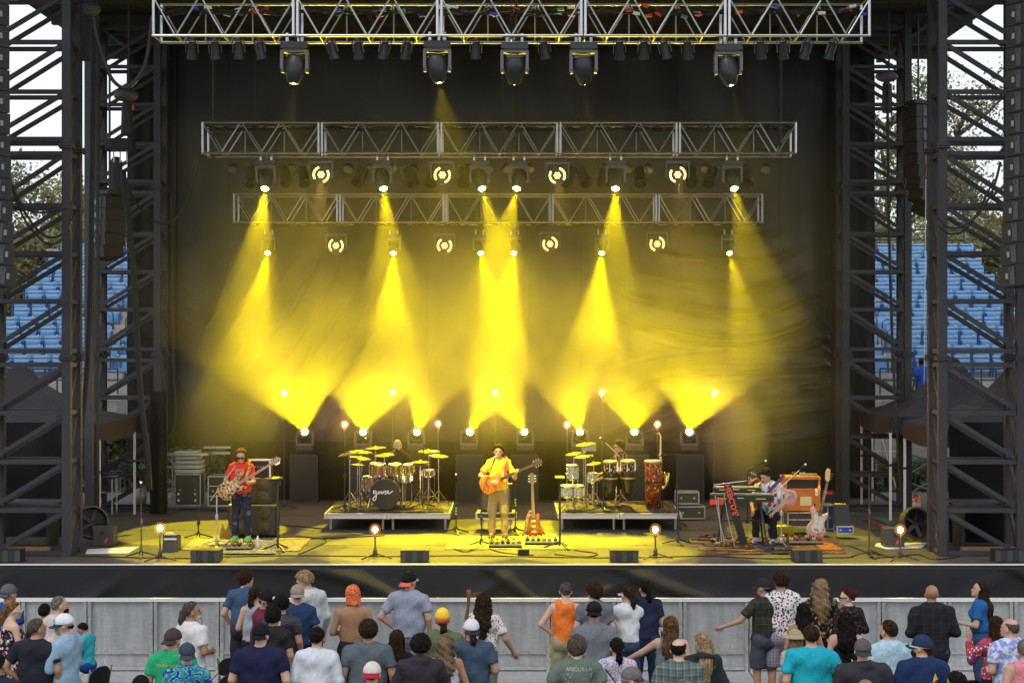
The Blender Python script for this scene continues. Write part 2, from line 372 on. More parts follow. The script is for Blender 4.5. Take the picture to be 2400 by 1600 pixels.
# ---------------------------------------------------------------- lighting trusses
def truss(name, label, xl, xr, nsec, D, z0, z1, depth, mt, col2):
    s = (xr-xl)/nsec; h = z1-z0; r = .025
    t = thing(name, label, 'truss', (xl, D, z0), 0)
    sm = {}
    sm['chord'] = MB().tube([(0.01, 0, 0), (s-.01, 0, 0)], r, 8).mesh('chord', mt, 'auto')
    sm['upright'] = MB().tube([(0, 0, 0), (0, 0, h)], r*1.05, 8).mesh('upright', mt, 'auto')
    sm['ub'] = MB().tube([(0, 0, 0), (0, 0, h)], r*.55, 6).mesh('upright', col2)
    q = s/6.
    sm['b0'] = MB().tube([(.04, 0, h-r), (q-.02, 0, r)], r*.62, 6).mesh('brace', mt)
    sm['b1'] = MB().tube([(.02, 0, r), (q-.02, 0, h-r)], r*.62, 6).mesh('brace', mt)
    sm['x'] = MB().tube([(0, 0, 0), (0, depth, 0)], r*.6, 6).mesh('cross_tube', mt)
    for i in range(nsec):
        e = bpy.data.objects.new('truss_section', None); COL.objects.link(e); e.parent = t; e.location = (i*s, 0, 0); e.empty_display_size = .1
        for y in (0, depth):
            for z in (0, h): link('chord', sm['chord'], e, (0, y, z))
            link('upright', sm['upright'], e, (.035, y, 0)); link('upright', sm['upright'], e, (s-.035, y, 0))
            for k in range(6):
                link('brace', sm['b%d' % (k % 2)], e, (k*q, y, 0))
        for k in (1, 3, 5): link('cross_tube', sm['x'], e, (k*q, 0, 0))
        for k in (2, 4): link('upright', sm['ub'], e, (k*q, depth*.9, 0))
        link('cross_tube', sm['x'], e, (.035, 0, 0)); link('cross_tube', sm['x'], e, (s-.035, 0, h))
    return t
STL = mat('dull_tube', (.35, .35, .35), .5, .6)
D1, D2, D3 = 27.2, 32.7, 36.8
Z1 = EYE+(800-84)*D1/F; Z2 = EYE+(800-359)*D2/F; Z3 = EYE+(800-521)*D3/F
truss('lighting_truss', 'front silver box truss spanning the top of the stage', X(355, D1), X(2042, D1), 5, D1, Z1, Z1+.66, .62, ALU, STL)
truss('lighting_truss', 'middle silver truss carrying warm round lamps above the drums', X(471, D2), X(1869, D2), 5, D2, Z2, Z2+.63, .62, ALU, STL)
truss('lighting_truss', 'rearmost and lowest silver truss behind the upper yellow beams', X(545, D3), X(1790, D3), 5, D3, Z3, Z3+.65, .62, ALU, STL)
# power and data looms lying in the trusses
for (a, b, D, z, nm) in ((372, 2030, D1+.3, Z1+.5, 'front'), (480, 1860, D2+.3, Z2+.57, 'middle'), (555, 1780, D3+.3, Z3+.02, 'rear')):
    q = MB(); rr = random.Random(int(a))
    for j in range(7):
        pts = []; x = X(a, D); n = 60
        for i in range(n+1):
            pts.append((X(a, D)+(X(b, D)-X(a, D))*i/n, D+rr.uniform(-.12, .12), z+rr.uniform(-.05, .05)-.05*abs(math.sin(i*.5+j))))
        q.tube(pts, .012, 5)
    o = q.build('cable_loom', RUB); tag(o, 'bundle of black cables lying along the %s truss' % nm, 'cable')
cols_ = [mat('tape_red', L(200, 40, 40), .5), mat('tape_blue', L(30, 70, 190), .5), mat('tape_white', (.7, .7, .7), .5), mat('tape_orange', L(220, 90, 30), .5), mat('tape_teal', L(60, 130, 130), .5)]
conn = [MB().cyl((0, 0, 0), .03, .12, 8, (0, R(90), 0)).mesh('cable_connector', c) for c in cols_]
rr = random.Random(5)
for i in range(46):
    D = D1+rr.uniform(.1, .5); x = X(rr.uniform(380, 2030), D)
    o = link('cable_connector', rr.choice(conn), None, (x, D, Z1+.45+rr.uniform(-.06, .1)), (0, rr.uniform(-.4, .4), rr.uniform(-.5, .5)))
    ci = [c.name for c in cols_].index(o.data.materials[0].name); tag(o, 'small %s connector on the cables in the %s bay of the front truss' % (('red', 'blue', 'white', 'orange', 'teal')[ci], ('first', 'second', 'third', 'fourth', 'fifth')[min(4, int((x-X(355, D1))/(X(2042, D1)-X(355, D1))*5))]), 'connector', 'coloured cable connectors in the front truss')
# hoist chains and slings
for i, (px, D, z) in enumerate(((694, D1+.3, Z1+.66), (1036, D1+.3, Z1+.66), (1210, D1+.3, Z1+.66), (1366, D1+.3, Z1+.66), (1712, D1+.3, Z1+.66), (500, D2, Z2+.6), (1178, D2, Z2+.63), (1830, D2, Z2+.63), (1210, D3, Z3+.65), (600, D3, Z3+.65), (1740, D3, Z3+.65))):
    o = MB().tube([(X(px, D), D+.02, z-.7), (X(px, D), D+.02, 12.3)], .03 if i > 4 else .02, 6).build('hoist_chain', mat('chain', (.05, .045, .04), .6, .5))
    tag(o, 'hoist chain holding the %s truss, %s' % ('front' if i < 5 else 'middle' if i < 8 else 'rear', (ORD[i] if i < 5 else ('near its left end', 'at its centre', 'near its right end')[(i-5) if i < 8 else (1, 0, 2)[i-8]])), 'chain')
# ---------------------------------------------------------------- luminaires
LENSY = mat('lit_yellow_lens', (1, .9, .3), .3, emit=(1, .85, .25), estr=60)
LENSW = mat('warm_bulb_glass', (1, .8, .5), .3, emit=(1, .66, .30), estr=14)
LED = mat('warm_led', (1, .8, .4), .3, emit=(1, .62, .16), estr=3.2)
LENSOFF = mat('dark_lens', (.02, .02, .03), .08, 0, coat=1)
HEADM = mat('lamp_housing', (.03, .03, .034), .35, .1)
YOKE = mat('lamp_yoke', (.12, .12, .13), .45, .2)
def spot(parent, loc, d, ang, watts, col=YEL, blend=.12, size=.05):
    l = bpy.data.lights.new('beam_lamp', 'SPOT'); l.energy = watts; l.spot_size = R(ang); l.spot_blend = blend
    l.color = col; l.shadow_soft_size = size
    o = bpy.data.objects.new('beam_lamp', l); COL.objects.link(o); o.parent = parent; o.location = loc; aim(o, d); return o
def moving_head(label, loc, d, s=1., hang=True, lit=True, group=None, ang=36, watts=9000, facecam=False, blend=.12, lens=1.):
    """loc is the lens centre in world space; d the pointing direction"""
    d = Vector(d).normalized(); up = 1 if hang else -1
    L_ = .30*s if hang else .12*s
    piv = Vector(loc) - d*L_            # tilt axis
    t = thing('moving_head_light', label, 'stage light', piv, 0, group)
    # base (clamped above or standing below)
    q = MB(); q.box((0, 0, up*.42*s), (.50*s, .30*s, .12*s)); q.box((0, 0, up*.35*s), (.40*s, .26*s, .03*s)); q.build('base', HEADM, t)
    q = MB()
    for sx in (-1, 1):
        q.box((sx*.235*s, 0, up*.15*s), (.055*s, .2*s, .34*s)); q.box((sx*.225*s, 0, -up*.03*s), (.06*s, .14*s, .1*s))
    q.box((0, 0, up*.315*s), (.5*s, .22*s, .05*s)); q.build('yoke', YOKE, t)
    rot = d.to_track_quat('Z', 'X').to_matrix()
    q = MB(); q.lathe([(.03*s, -.24*s), (.15*s, -.22*s), (.185*s, -.12*s), (.19*s, .02*s), (.165*s, .12*s), (.125*s, L_-.06*s), (.095*s, L_-.012)], 20, (0, 0, 0), rot)
    q.build('head', HEADM, t, smooth='auto')
    q = MB(); q.lathe([(.17*s, -.225*s), (.12*s, -.25*s), (.1*s, -.25*s)], 16, (0, 0, 0), rot); q.build('end_cap', YOKE, t, smooth='auto')
    q = MB(); q.lathe([(.095*s*lens, 0), (.07*s*lens, (.025 if lens > .5 else .002)*s), (.01, (.035 if lens > .5 else .004)*s)], 16, d*(L_-.008), rot); q.build('lens', LENSY if lit else LENSOFF, t, smooth=True)
    if hang:
        q = MB()
        q.box((0, 0, .53*s), (.05*s, .06*s, .11*s)); q.cyl((0, 0, .62*s), .05*s, .05*s, 8, (0, R(90), 0)); cm_ = q.mesh('clamp', ALU)
        for sx in (-1, 1): link('clamp', cm_, t, (sx*.14*s, 0, 0))
    if lit: spot(t, tuple(d*(L_+.04)), d, ang, watts, blend=blend)
    return t
def dirv(tilt, fwd, up=-1):
    """tilt: degrees to the right in the picture plane, fwd: lean towards the audience"""
    return Vector((math.tan(R(tilt)), -math.tan(R(fwd)), up))
# five large heads on the front truss
G1 = 'large moving head lights under the front truss'
for i, (px, py, tl, a, w, fw) in enumerate(((688, 198, -4, 20, 3600, 4), (1030, 196, 7.7, 43, 8500, -1.5), (1206, 200, 0, 10, 4000, -14), (1371, 200, 6, 11, 9000, -14), (1714, 202, 11, 18, 3000, 4))):
    moving_head('large moving head light under the front truss, %s of five' % ORD[i], P(px, py, D1+.28), dirv(tl, fw), .92, True, True, G1, a, w, blend=.08, lens=.35)
# six under the middle truss
G2 = 'moving head lights under the middle truss'
for i, (px, tl, a) in enumerate(((621, -2, 27), (899, 8, 28), (1130, 15, 26), (1211, -13, 28), (1442, -4, 27), (1721, 8, 30))):
    moving_head('moving head casting a yellow cone from the middle truss, %s of six' % ORD[i], P(px, 443, D2+.1), dirv(tl, 29), .8, True, True, G2, a, (9200, 6900, 5600, 6100, 6900, 4000)[i])
G3 = 'moving head lights under the rear truss'
for i, (px, tl, a) in enumerate(((627, -4, 24), (922, 2, 25), (1127, 13, 24), (1204, -9, 27), (1410, -7, 26), (1710, 6, 21))):
    moving_head('moving head casting a yellow cone from below the rear truss, %s of six' % ORD[i], P(px, 594, D3-.3), dirv(tl, 41), .62, True, True, G3, a, (9500, 7200, 6600, 6200, 8800, 3400)[i])
G4 = 'moving head lights standing on cases behind the band'
for i, (px, tl, a) in enumerate(((714, 3, 37), (851, 14, 37), (977, 20, 28), (1101, 26, 26), (1229, -26, 26), (1359, -17, 28), (1487, -8, 37), (1616, -3, 36))):
    t = moving_head('upward yellow moving head standing behind the drums, %s of eight' % ORD[i], P(px, 1012, 36.9), Vector((math.tan(R(tl)), -math.tan(R(62)), 1)), .78, False, True, G4, a, (4500, 3500, 2600, 2200, 2800, 3500, 2500, 3000)[i])
    c = thing('road_case', 'black road case under the upward moving head, %s of eight' % ORD[i], 'case', (X(px, 36.95), 37.05, ZS), 0, 'black cases carrying the upward lights')
    hz = P(px, 1012, 36.9).z-ZS-.50
    q = MB(); q.box((0, 0, hz/2), (.62, .5, hz-.02)); q.build('case_body', PLAS, c)
    q = MB()
    for sx in (-1, 1):
        for z in (.02, hz-.03): q.bar((sx*.3, -.255, z), (-sx*.3 if 0 else sx*.3, .255, z), .03)
        q.bar((sx*.31, -.255, .02), (sx*.31, -.255, hz-.02), .025)
    for z in (.02, hz-.03): q.bar((-.31, -.256, z), (.31, -.256, z), .03)
    q.build('edge_trim', mat('dim_trim', (.03, .03, .03), .6), c)
# warm round LED lamps with broken rings
def ring_lamp(label, loc, tilt, s, group, w=0):
    t = thing('ring_lamp', label, 'stage light', loc, 0, group)
    q = MB(); q.lathe([(.02*s, .16*s), (.17*s, .14*s), (.22*s, 0), (.215*s, -.03*s)], 20, (0, 0, 0), (R(-90), 0, 0)); q.build('housing', HEADM, t, smooth='auto')
    q = MB()
    for sx in (-1, 1): q.box((sx*.25*s, 0, .1*s), (.03*s, .08*s, .34*s))
    q.box((0, 0, .28*s), (.53*s, .1*s, .05*s)); q.build('yoke', YOKE, t)
    me = MB().ell((0, 0, 0), (.026*s, .018*s, .026*s), 6).mesh('led', LED, True)
    for k in range(7):
        a = 2*math.pi*k/6; r_ = .055*s if k < 6 else 0
        link('led', me, t, (r_*math.cos(a), -.045*s, r_*math.sin(a)))
    for sx in (0, math.pi):
        for k in range(7):
            a = sx + tilt + (k-3)*.27; link('led', me, t, (.165*s*math.cos(a), -.045*s, .165*s*math.sin(a)))
    if w: spot(t, (0, -.08*s, -.02), (0.05, -.45, -1), 30, w, (1, .62, .2), .5)
    return t
G5 = 'round warm lamps with broken rings of diodes'
for i, (px, py, tl) in enumerate(((753, 410, -.35), (1037, 411, -.3), (1306, 412, .35), (1588, 410, .3))):
    ring_lamp('round warm lamp with broken ring on the middle truss, %s of four' % ORD[i], P(px, py, D2-.1), tl, .92, G5, 900)
for i, (px, py, tl) in enumerate(((788, 576, -.1), (1042, 576, -.15), (1289, 572, .35), (1540, 572, .3))):
    ring_lamp('round warm lamp with broken ring below the rear truss, %s of four' % ORD[i], P(px, py, D3-.1), tl, .92, G5, 0)
# par cans
def par_can():
    t = thing('par_can', '', 'stage light')
    q = MB(); q.lathe([(.04, .30), (.085, .27), (.09, .05), (.11, -.02), (.112, -.06), (.106, -.06), (.085, .06), (.08, .17)], 14); q.build('can', mat('par_housing', (.022, .022, .025), .5), t, smooth='auto')
    q = MB(); q.cyl((0, 0, .10), .08, .01, 14); q.build('lens', mat('par_lens', (.012, .012, .014), .45), t)
    q = MB(); 
    for sx in (-1, 1): q.box((sx*.13, 0, .2), (.012, .035, .26))
    q.box((0, 0, .335), (.27, .035, .012)); q.box((0, 0, .37), (.05, .05, .07)); q.build('yoke', YOKE, t)
    q = MB(); q.tube(sag((-.06, .03, .3), (.09, .03, .36), .12, 8), .008, 5); q.build('cord', RUB, t)
    q = MB(); q.box((.05, .02, .31), (.03, .03, .04)); q.build('connector', cols_[0], t)
    q = MB(); q.box((-.07, .02, .33), (.025, .03, .06)); q.build('connector', cols_[1], t)
    return t
pc = par_can(); first = True
xs1 = (450, 506, 561, 614, 784, 842, 898, 950, 1115, 1279, 1452, 1509, 1562, 1613, 1784, 1836, 1885, 1943)
for i, px in enumerate(xs1):
    D = D1+.5; p = P(px, 132, D)
    lb = 'small black par can hanging under the front truss, %s' % ORD[i]
    if first: pc.location = p; pc['label'] = lb; pc['group'] = 'par cans under the front truss'; pc.rotation_euler = (R(22), R(4), 0); pc.scale = (.82,)*3; o = pc; first = False
    else: o = dup(pc, p, 0, lb, 'par cans under the front truss', .82); o.rotation_euler = (R(22+random.uniform(-8, 8)), R(random.uniform(-9, 9)), R(random.uniform(-40, 40)))
for i, px in enumerate((588, 671, 715, 840, 967, 1010, 1085, 1330, 1373, 1414, 1501, 1621, 1662, 1751)):
    p = P(px, 425, D2+.35); o = dup(pc, p, 0, 'black par can hanging below the middle truss, %s' % ORD[i], 'par cans under the middle truss', 1.25)
    o.rotation_euler = (R(-35), R(random.choice((-14, -8, 8, 14))), R(random.uniform(-20, 20)))
# flat round led pars above them, unlit
lp = thing('flat_par_light', '', 'stage light')
q = MB(); q.lathe([(.10, .05), (.115, 0), (.115, -.03)], 16, rot=(R(-90), 0, 0)); q.build('housing', HEADM, lp, smooth='auto')
q = MB(); q.cyl((0, -.045, 0), .1, .006, 16, (R(90), 0, 0)); q.build('lens_plate', mat('led_plate', (.13, .13, .12), .35, .2, var=.5, vscale=90), lp)
for i, px in enumerate((545, 636, 684, 817, 868, 916, 967, 1097, 1143, 1190, 1240, 1420, 1470, 1520, 1655, 1705, 1752, 1795)):
    p = P(px, 395, D2+.5); lb = 'flat round unlit lamp in the row under the middle truss, %s' % ORD[i]
    if i == 0: lp.location = p; lp['label'] = lb; lp['group'] = 'flat round lamps under the middle truss'; lp.rotation_euler = (R(55), 0, 0)
    else: o = dup(lp, p, None, lb, 'flat round lamps under the middle truss'); o.rotation_euler = (R(50+random.uniform(-8, 8)), 0, R(random.uniform(-25, 25)))
# warm bulbs on stands
HALO = bpy.data.materials.new('halo_globe'); HALO.use_nodes = True; n_ = HALO.node_tree; n_.nodes.clear(); o_ = n_.nodes.new('ShaderNodeOutputMaterial'); t_ = n_.nodes.new('ShaderNodeBsdfTransparent'); e_ = n_.nodes.new('ShaderNodeEmission'); a_ = n_.nodes.new('ShaderNodeAddShader')
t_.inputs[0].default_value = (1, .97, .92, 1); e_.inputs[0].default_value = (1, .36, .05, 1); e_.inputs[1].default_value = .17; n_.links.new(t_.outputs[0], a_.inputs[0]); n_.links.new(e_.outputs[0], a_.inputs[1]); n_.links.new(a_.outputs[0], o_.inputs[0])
def bulb_stand(label, px, py, D, base_z, group, w=55):
    p = P(px, py, D); h = p.z-base_z
    t = thing('bulb_stand', label, 'lamp', (p.x, D, base_z), 0, group)
    q = MB(); q.ell((0, 0, h), (.05, .05, .055), 12); q.build('bulb', LENSW, t, smooth=True)
    q = MB(); q.ell((0, 0, h), (.10, .10, .105), 14); q.build('halo_globe', HALO, t, smooth=True)  # see-through glowing shell added to imitate the halo round the bulb
    q = MB(); q.cyl((0, 0, h-.095), .028, .07, 10); q.build('socket', BLK, t)
    q = MB(); q.tube([(0, 0, .05), (0, 0, h-.12)], .014, 8); q.lathe([(.04, .0), (.035, .1), (.02, .14)], 10, (0, 0, .04)); q.build('pole', BLK, t)
    for k in range(3):
        a = R(90+120*k+15); MB().bar((0, 0, .09), (.30*math.cos(a), .30*math.sin(a), .012), .02).build('leg', BLK, t)
    l = bpy.data.lights.new('bulb_glow', 'POINT'); l.energy = w; l.color = (1, .55, .2); l.shadow_soft_size = .08
    o = bpy.data.objects.new('bulb_glow', l); COL.objects.link(o); o.parent = t; o.location = (0, -.1, h+.02)
    return t
G6 = 'bare warm bulbs on thin stands'
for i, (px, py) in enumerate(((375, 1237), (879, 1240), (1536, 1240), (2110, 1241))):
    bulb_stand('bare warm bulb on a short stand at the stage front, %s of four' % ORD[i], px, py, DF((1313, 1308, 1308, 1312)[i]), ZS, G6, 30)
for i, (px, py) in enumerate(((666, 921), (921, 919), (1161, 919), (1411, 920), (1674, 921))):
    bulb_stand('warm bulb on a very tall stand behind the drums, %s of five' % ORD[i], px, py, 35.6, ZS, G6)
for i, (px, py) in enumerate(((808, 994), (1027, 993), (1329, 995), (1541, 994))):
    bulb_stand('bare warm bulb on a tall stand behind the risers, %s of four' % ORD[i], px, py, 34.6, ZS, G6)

# ---------------------------------------------------------------- stage smoke that carries the beams
def smoke(name, x0, x1, y0, y1, z0, z1, build):
    q = MB(); q.box(((x0+x1)/2, (y0+y1)/2, (z0+z1)/2), (x1-x0, y1-y0, z1-z0))
    m = bpy.data.materials.new(name); m.use_nodes = True; n = m.node_tree; n.nodes.clear()
    out = n.nodes.new('ShaderNodeOutputMaterial'); pv = n.nodes.new('ShaderNodeVolumePrincipled'); n.links.new(pv.outputs[0], out.inputs['Volume'])
    build(n, pv)
    o = q.build(name, m); o['kind'] = 'stuff'; return o
def mth(n, op, a, b=None, c=None):
    m = n.nodes.new('ShaderNodeMath'); m.operation = op
    for i, v in enumerate((a, b, c)):
        if v is None: continue
        if isinstance(v, (int, float)): m.inputs[i].default_value = v
        else: n.links.new(v, m.inputs[i])
    return m.outputs[0]
def mrange(n, v, a, b, c, d, smooth=True):
    m = n.nodes.new('ShaderNodeMapRange'); m.interpolation_type = 'SMOOTHSTEP' if smooth else 'LINEAR'
    n.links.new(v, m.inputs[0])
    for i, q in zip((1, 2, 3, 4), (a, b, c, d)): m.inputs[i].default_value = q
    return m.outputs[0]
def stage_smoke(n, pv):
    pv.inputs['Color'].default_value = (.95, .88, .58, 1); pv.inputs['Anisotropy'].default_value = .5  # yellow tint stands in for lamp light scattered repeatedly through the smoke
    t = n.nodes.new('ShaderNodeTexCoord'); s = n.nodes.new('ShaderNodeSeparateXYZ'); n.links.new(t.outputs['Object'], s.inputs[0])
    x, y, z = s.outputs
    no = n.nodes.new('ShaderNodeTexNoise'); no.inputs['Scale'].default_value = .55; no.inputs['Detail'].default_value = 5; no.inputs['Roughness'].default_value = .55
    n.links.new(t.outputs['Object'], no.inputs['Vector'])
    cloud = mrange(n, no.outputs[0], .38, .64, .35, 1.75)
    floor = mrange(n, z, 2.2, 4.2, .05, 1.)
    top = mth(n, 'MULTIPLY', mrange(n, z, 8.4, 9.8, 1., .06), mrange(n, z, 5.2, 8.0, 1., .62))
    frontf = mrange(n, y, 28.0, 32.8, .02, 1.)
    ax = mth(n, 'ABSOLUTE', mth(n, 'SUBTRACT', x, -.2))
    side = mrange(n, ax, 4.6, 7.6, 1., .06)
    d = mth(n, 'MULTIPLY', cloud, floor); d = mth(n, 'MULTIPLY', d, top); d = mth(n, 'MULTIPLY', d, side); d = mth(n, 'MULTIPLY', d, frontf)
    d = mth(n, 'MULTIPLY', d, .036); w2 = mth(n, 'ADD', mth(n, 'POWER', mth(n, 'MULTIPLY', mth(n, 'SUBTRACT', x, 4.75), 1.25), 2.), mth(n, 'ADD', mth(n, 'POWER', mth(n, 'MULTIPLY', mth(n, 'SUBTRACT', y, 33.8), 1.3), 2.), mth(n, 'POWER', mth(n, 'MULTIPLY', mth(n, 'SUBTRACT', z, 2.95), .75), 2.)))
    wi = mth(n, 'MULTIPLY', mrange(n, w2, 0., 1., .9, 0.), mrange(n, no.outputs[0], .38, .62, 0., 1.))
    d = mth(n, 'ADD', mth(n, 'ADD', d, wi), .0006)
    n.links.new(d, pv.inputs['Density'])
smoke('stage_smoke', -9.5, 9.4, 26.9, 38.1, ZS+.5, 11.8, stage_smoke)
# ---------------------------------------------------------------- grandstand behind the stage
SEATB = mat('seat_blue', (.18, .38, .68), .42, var=.08, vscale=6); SEATD = mat('seat_blue_dark', (.11, .28, .56), .5)
CONC = mat('concrete', (.38, .37, .36), .85, var=.15, vscale=3, bump=.2)
RAILM = mat('rail_dark', (.05, .055, .08), .5, .3)
RD = .62; RZ = .285; Y0 = 46.0; ZB = 4.02; NR = 14
def rowy(k): return Y0+k*RD
def rowz(k): return ZB+k*RZ
for sx, xa, xb, nm in ((-1, X(-60, 46), X(300, 46), 'left'), (1, X(2040, 46), X(2470, 46), 'right')):
    st = thing('grandstand', 'concrete grandstand with rows of blue seats seen at the %s of the stage' % nm, 'grandstand', ((xa+xb)/2, Y0, 0))
    w = xb-xa
    for k in range(NR):
        MB().box((0, rowy(k)-Y0+.1, rowz(k)/2), (w, RD, rowz(k))).build('concrete_step', CONC, st)
    MB().box((0, NR*RD+.35, rowz(NR)/2+.12), (w+1, .5, rowz(NR)+.25)).build('rear_wall', mat('stand_wall', (.42, .36, .33), .8, var=.1), st)
    MB().box((0, -.75, ZB/2-.15), (w, 1.1, ZB-.9)).build('front_wall', mat('front_wall', (.30, .28, .27), .8, var=.1), st)
    MB().box((0, -1.31, 3.55), (w, .06, .22)).build('wall_ledge', mat('ledge', (.45, .42, .42), .7), st)
    q = MB(); z = rowz(NR)+.3
    for dz in (.28, .62): q.tube([(-w/2, NR*RD+.45, z+dz), (w/2, NR*RD+.45, z+dz)], .035, 6)
    for i in range(9): q.tube([(-w/2+i*w/8, NR*RD+.45, z), (-w/2+i*w/8, NR*RD+.45, z+.64)], .03, 6)
    q.build('top_railing', RAILM, st)
    q = MB()
    for dz in (.3, .62): q.tube([(-w/2, -1.2, 3.7+dz), (w/2, -1.2, 3.7+dz)], .03, 6)
    for i in range(14): q.tube([(-w/2+i*w/13, -1.2, 3.6), (-w/2+i*w/13, -1.2, 4.32)], .025, 6)
    q.build('front_railing', RAILM, st)
    # row rails
    for k in range(NR):
        xA = (-w/2+.1) if sx < 0 else (X(2112, 46)-(xa+xb)/2); xB = (X(205, 46)-(xa+xb)/2) if sx < 0 else w/2-.1
        q = MB(); y = rowy(k)-Y0-.16; z = rowz(k)+.58
        q.tube([(xA, y, z), (xB-.1, y, z), (xB, y, z-.08), (xB+.02, y, rowz(k))] if sx < 0 else [(xA-.02, y, rowz(k)), (xA, y, z-.08), (xA+.1, y, z), (xB, y, z)], .02, 6)
        q.build('row_rail', RAILM, st)
    # stair aisle and its handrails
    ax = (X(250, 46) if sx < 0 else X(2082, 46))-(xa+xb)/2
    for k in range(NR*2):
        MB().box((ax, (k*.5)*RD-.1, rowz(0)+k*RZ/2+.07), (1.0, RD*.5, .16)).build('stair', CONC, st)
    for k in range(0, NR, 3):
        q = MB(); a, b = k, k+2; q.tube([(ax+.1, rowy(a)-Y0, rowz(a)), (ax+.1, rowy(a)-Y0, rowz(a)+.85), (ax+.1, rowy(b)-Y0, rowz(b)+.85), (ax+.1, rowy(b)-Y0, rowz(b))], .022, 6); q.build('stair_handrail', RAILM, st)
# seats
def seat():
    t = thing('stadium_seat', '', 'seat')
    q = MB(); q.box((0, .03, .50), (.46, .035, .34), (R(-9), 0, 0)); q.box((0, .01, .53), (.34, .02, .16), (R(-9), 0, 0)); q.build('seat_back', SEATB, t)
    q = MB(); q.box((0, -.045, .33), (.42, .05, .30), (R(-4), 0, 0)); q.box((0, -.09, .24), (.30, .05, .1)); q.build('seat_pan', SEATD, t)
    q = MB()
    for x in (-.25, .25): q.box((x, .0, .28), (.035, .22, .46))
    q.build('support', mat('seat_support', L(30, 84, 150), .5), t)
    q = MB(); q.box((.15, .005, .665), (.06, .02, .035), (R(-9), 0, 0)); q.build('number_plate', mat('number_plate', (.6, .6, .35), .5), t)
    return t
sm = seat(); first = True; CNT = {}
for k in range(NR):
    for sx in (-1, 1):
        pitch = .558; off = (k % 2)*.2+random.uniform(-.05, .05)
        xs = np.arange(X(-45, 46), X(200 if not 3 <= k <= 11 else 200, 46), pitch) if sx < 0 else np.arange(X(2118, 46), X(2440, 46), pitch)
        extra = []
        if sx < 0 and k < 3: extra = [X(262, 46), X(285, 46)]
        if sx > 0 and k < 4: extra = [X(2062, 46)]
        if sx < 0 and k > 10: extra = [X(232, 46), X(262, 46)]
        for x in list(xs+off)+extra:
            g = 'blue stadium seats on the %s behind the stage' % ('left' if sx < 0 else 'right')
            cnt = CNT.get((k, sx), 0); CNT[(k, sx)] = cnt+1
            lb = 'folded blue stadium seat %s of the stage, %s row up, %s in it' % ('left' if sx < 0 else 'right', ('first', 'second', 'third', 'fourth', 'fifth', 'sixth', 'seventh', 'eighth', 'ninth', 'tenth', 'eleventh', 'twelfth', 'thirteenth', 'fourteenth')[k], ORD[cnt])
            if first: sm.location = (x, rowy(k)+.1, rowz(k)); sm['label'] = lb; sm['group'] = g; first = False
            else: dup(sm, (x, rowy(k)+.1, rowz(k)), 0, lb, g)

# ---------------------------------------------------------------- trees beyond the stand
BARK = mat('bark', (.09, .075, .06), .9, var=.3, vscale=20)
LG = [mat('leaf_green', (.17, .21, .12), .7, var=.4, vscale=2), mat('leaf_dark', (.13, .165, .10), .75, var=.3, vscale=2), mat('leaf_gold', (.42, .35, .14), .7, var=.3, vscale=2), mat('leaf_ochre', (.30, .22, .10), .7, var=.3, vscale=2)]  # leaf colours paled to stand in for distance haze
def tree(label, x, y, h, rad, nl, mix, seed, lsz=.2, z0=0., grp='trees growing beyond the grandstand'):
    rr = random.Random(seed); t = thing('tree', label, 'tree', (x, y, z0), 0, grp)
    tr = MB(); tips = []
    top = h*.72; tr.tube([(0, 0, 0), (rr.uniform(-.2, .2), 0, h*.3), (rr.uniform(-.5, .5), 0, top)], [h*.022, h*.016, h*.004], 7)
    for i in range(16):
        z = h*rr.uniform(.22, .86); a = rr.uniform(0, 6.28); l = rad*rr.uniform(.5, 1.05)*(1.15-z/h*.5)
        p0 = Vector((0, 0, z)); p1 = p0+Vector((math.cos(a)*l*.5, math.sin(a)*l*.5, l*.35)); p2 = p0+Vector((math.cos(a)*l, math.sin(a)*l, l*rr.uniform(.4, .9)))
        tr.tube([p0, p1, p2], [h*.007, h*.004, h*.0015], 5)
        for j in range(6):
            b = p1.lerp(p2, rr.random()); e = b+Vector((rr.uniform(-1, 1), rr.uniform(-1, 1), rr.uniform(-.3, 1)))*l*.35
            tr.tube([b, e], [h*.002, h*.0008], 4); tips += [e, b.lerp(e, .6)]
        tips.append(p2)
    tr.build('trunk', BARK, t)
    rs = np.random.RandomState(seed); T = np.array([tuple(p) for p in tips])
    c = T[rs.randint(0, len(T), nl)] + rs.normal(0, rad*.13, (nl, 3))
    a = rs.normal(0, 1, (nl, 3)); a /= np.linalg.norm(a, axis=1)[:, None]; b = np.cross(a, rs.normal(0, 1, (nl, 3))); b /= np.linalg.norm(b, axis=1)[:, None]
    s = (lsz*(.5+rs.rand(nl)))[:, None]; a *= s; b *= s*.6
    v = np.stack([c-a, c+b, c+a, c-b], 1).reshape(-1, 3); f = np.arange(nl*4).reshape(-1, 4)
    o = npmesh('crown', v, f, [LG[m] for m in mix], t, False)
    o.data.polygons.foreach_set('material_index', rs.randint(0, len(mix), nl).astype(np.int32)); return t
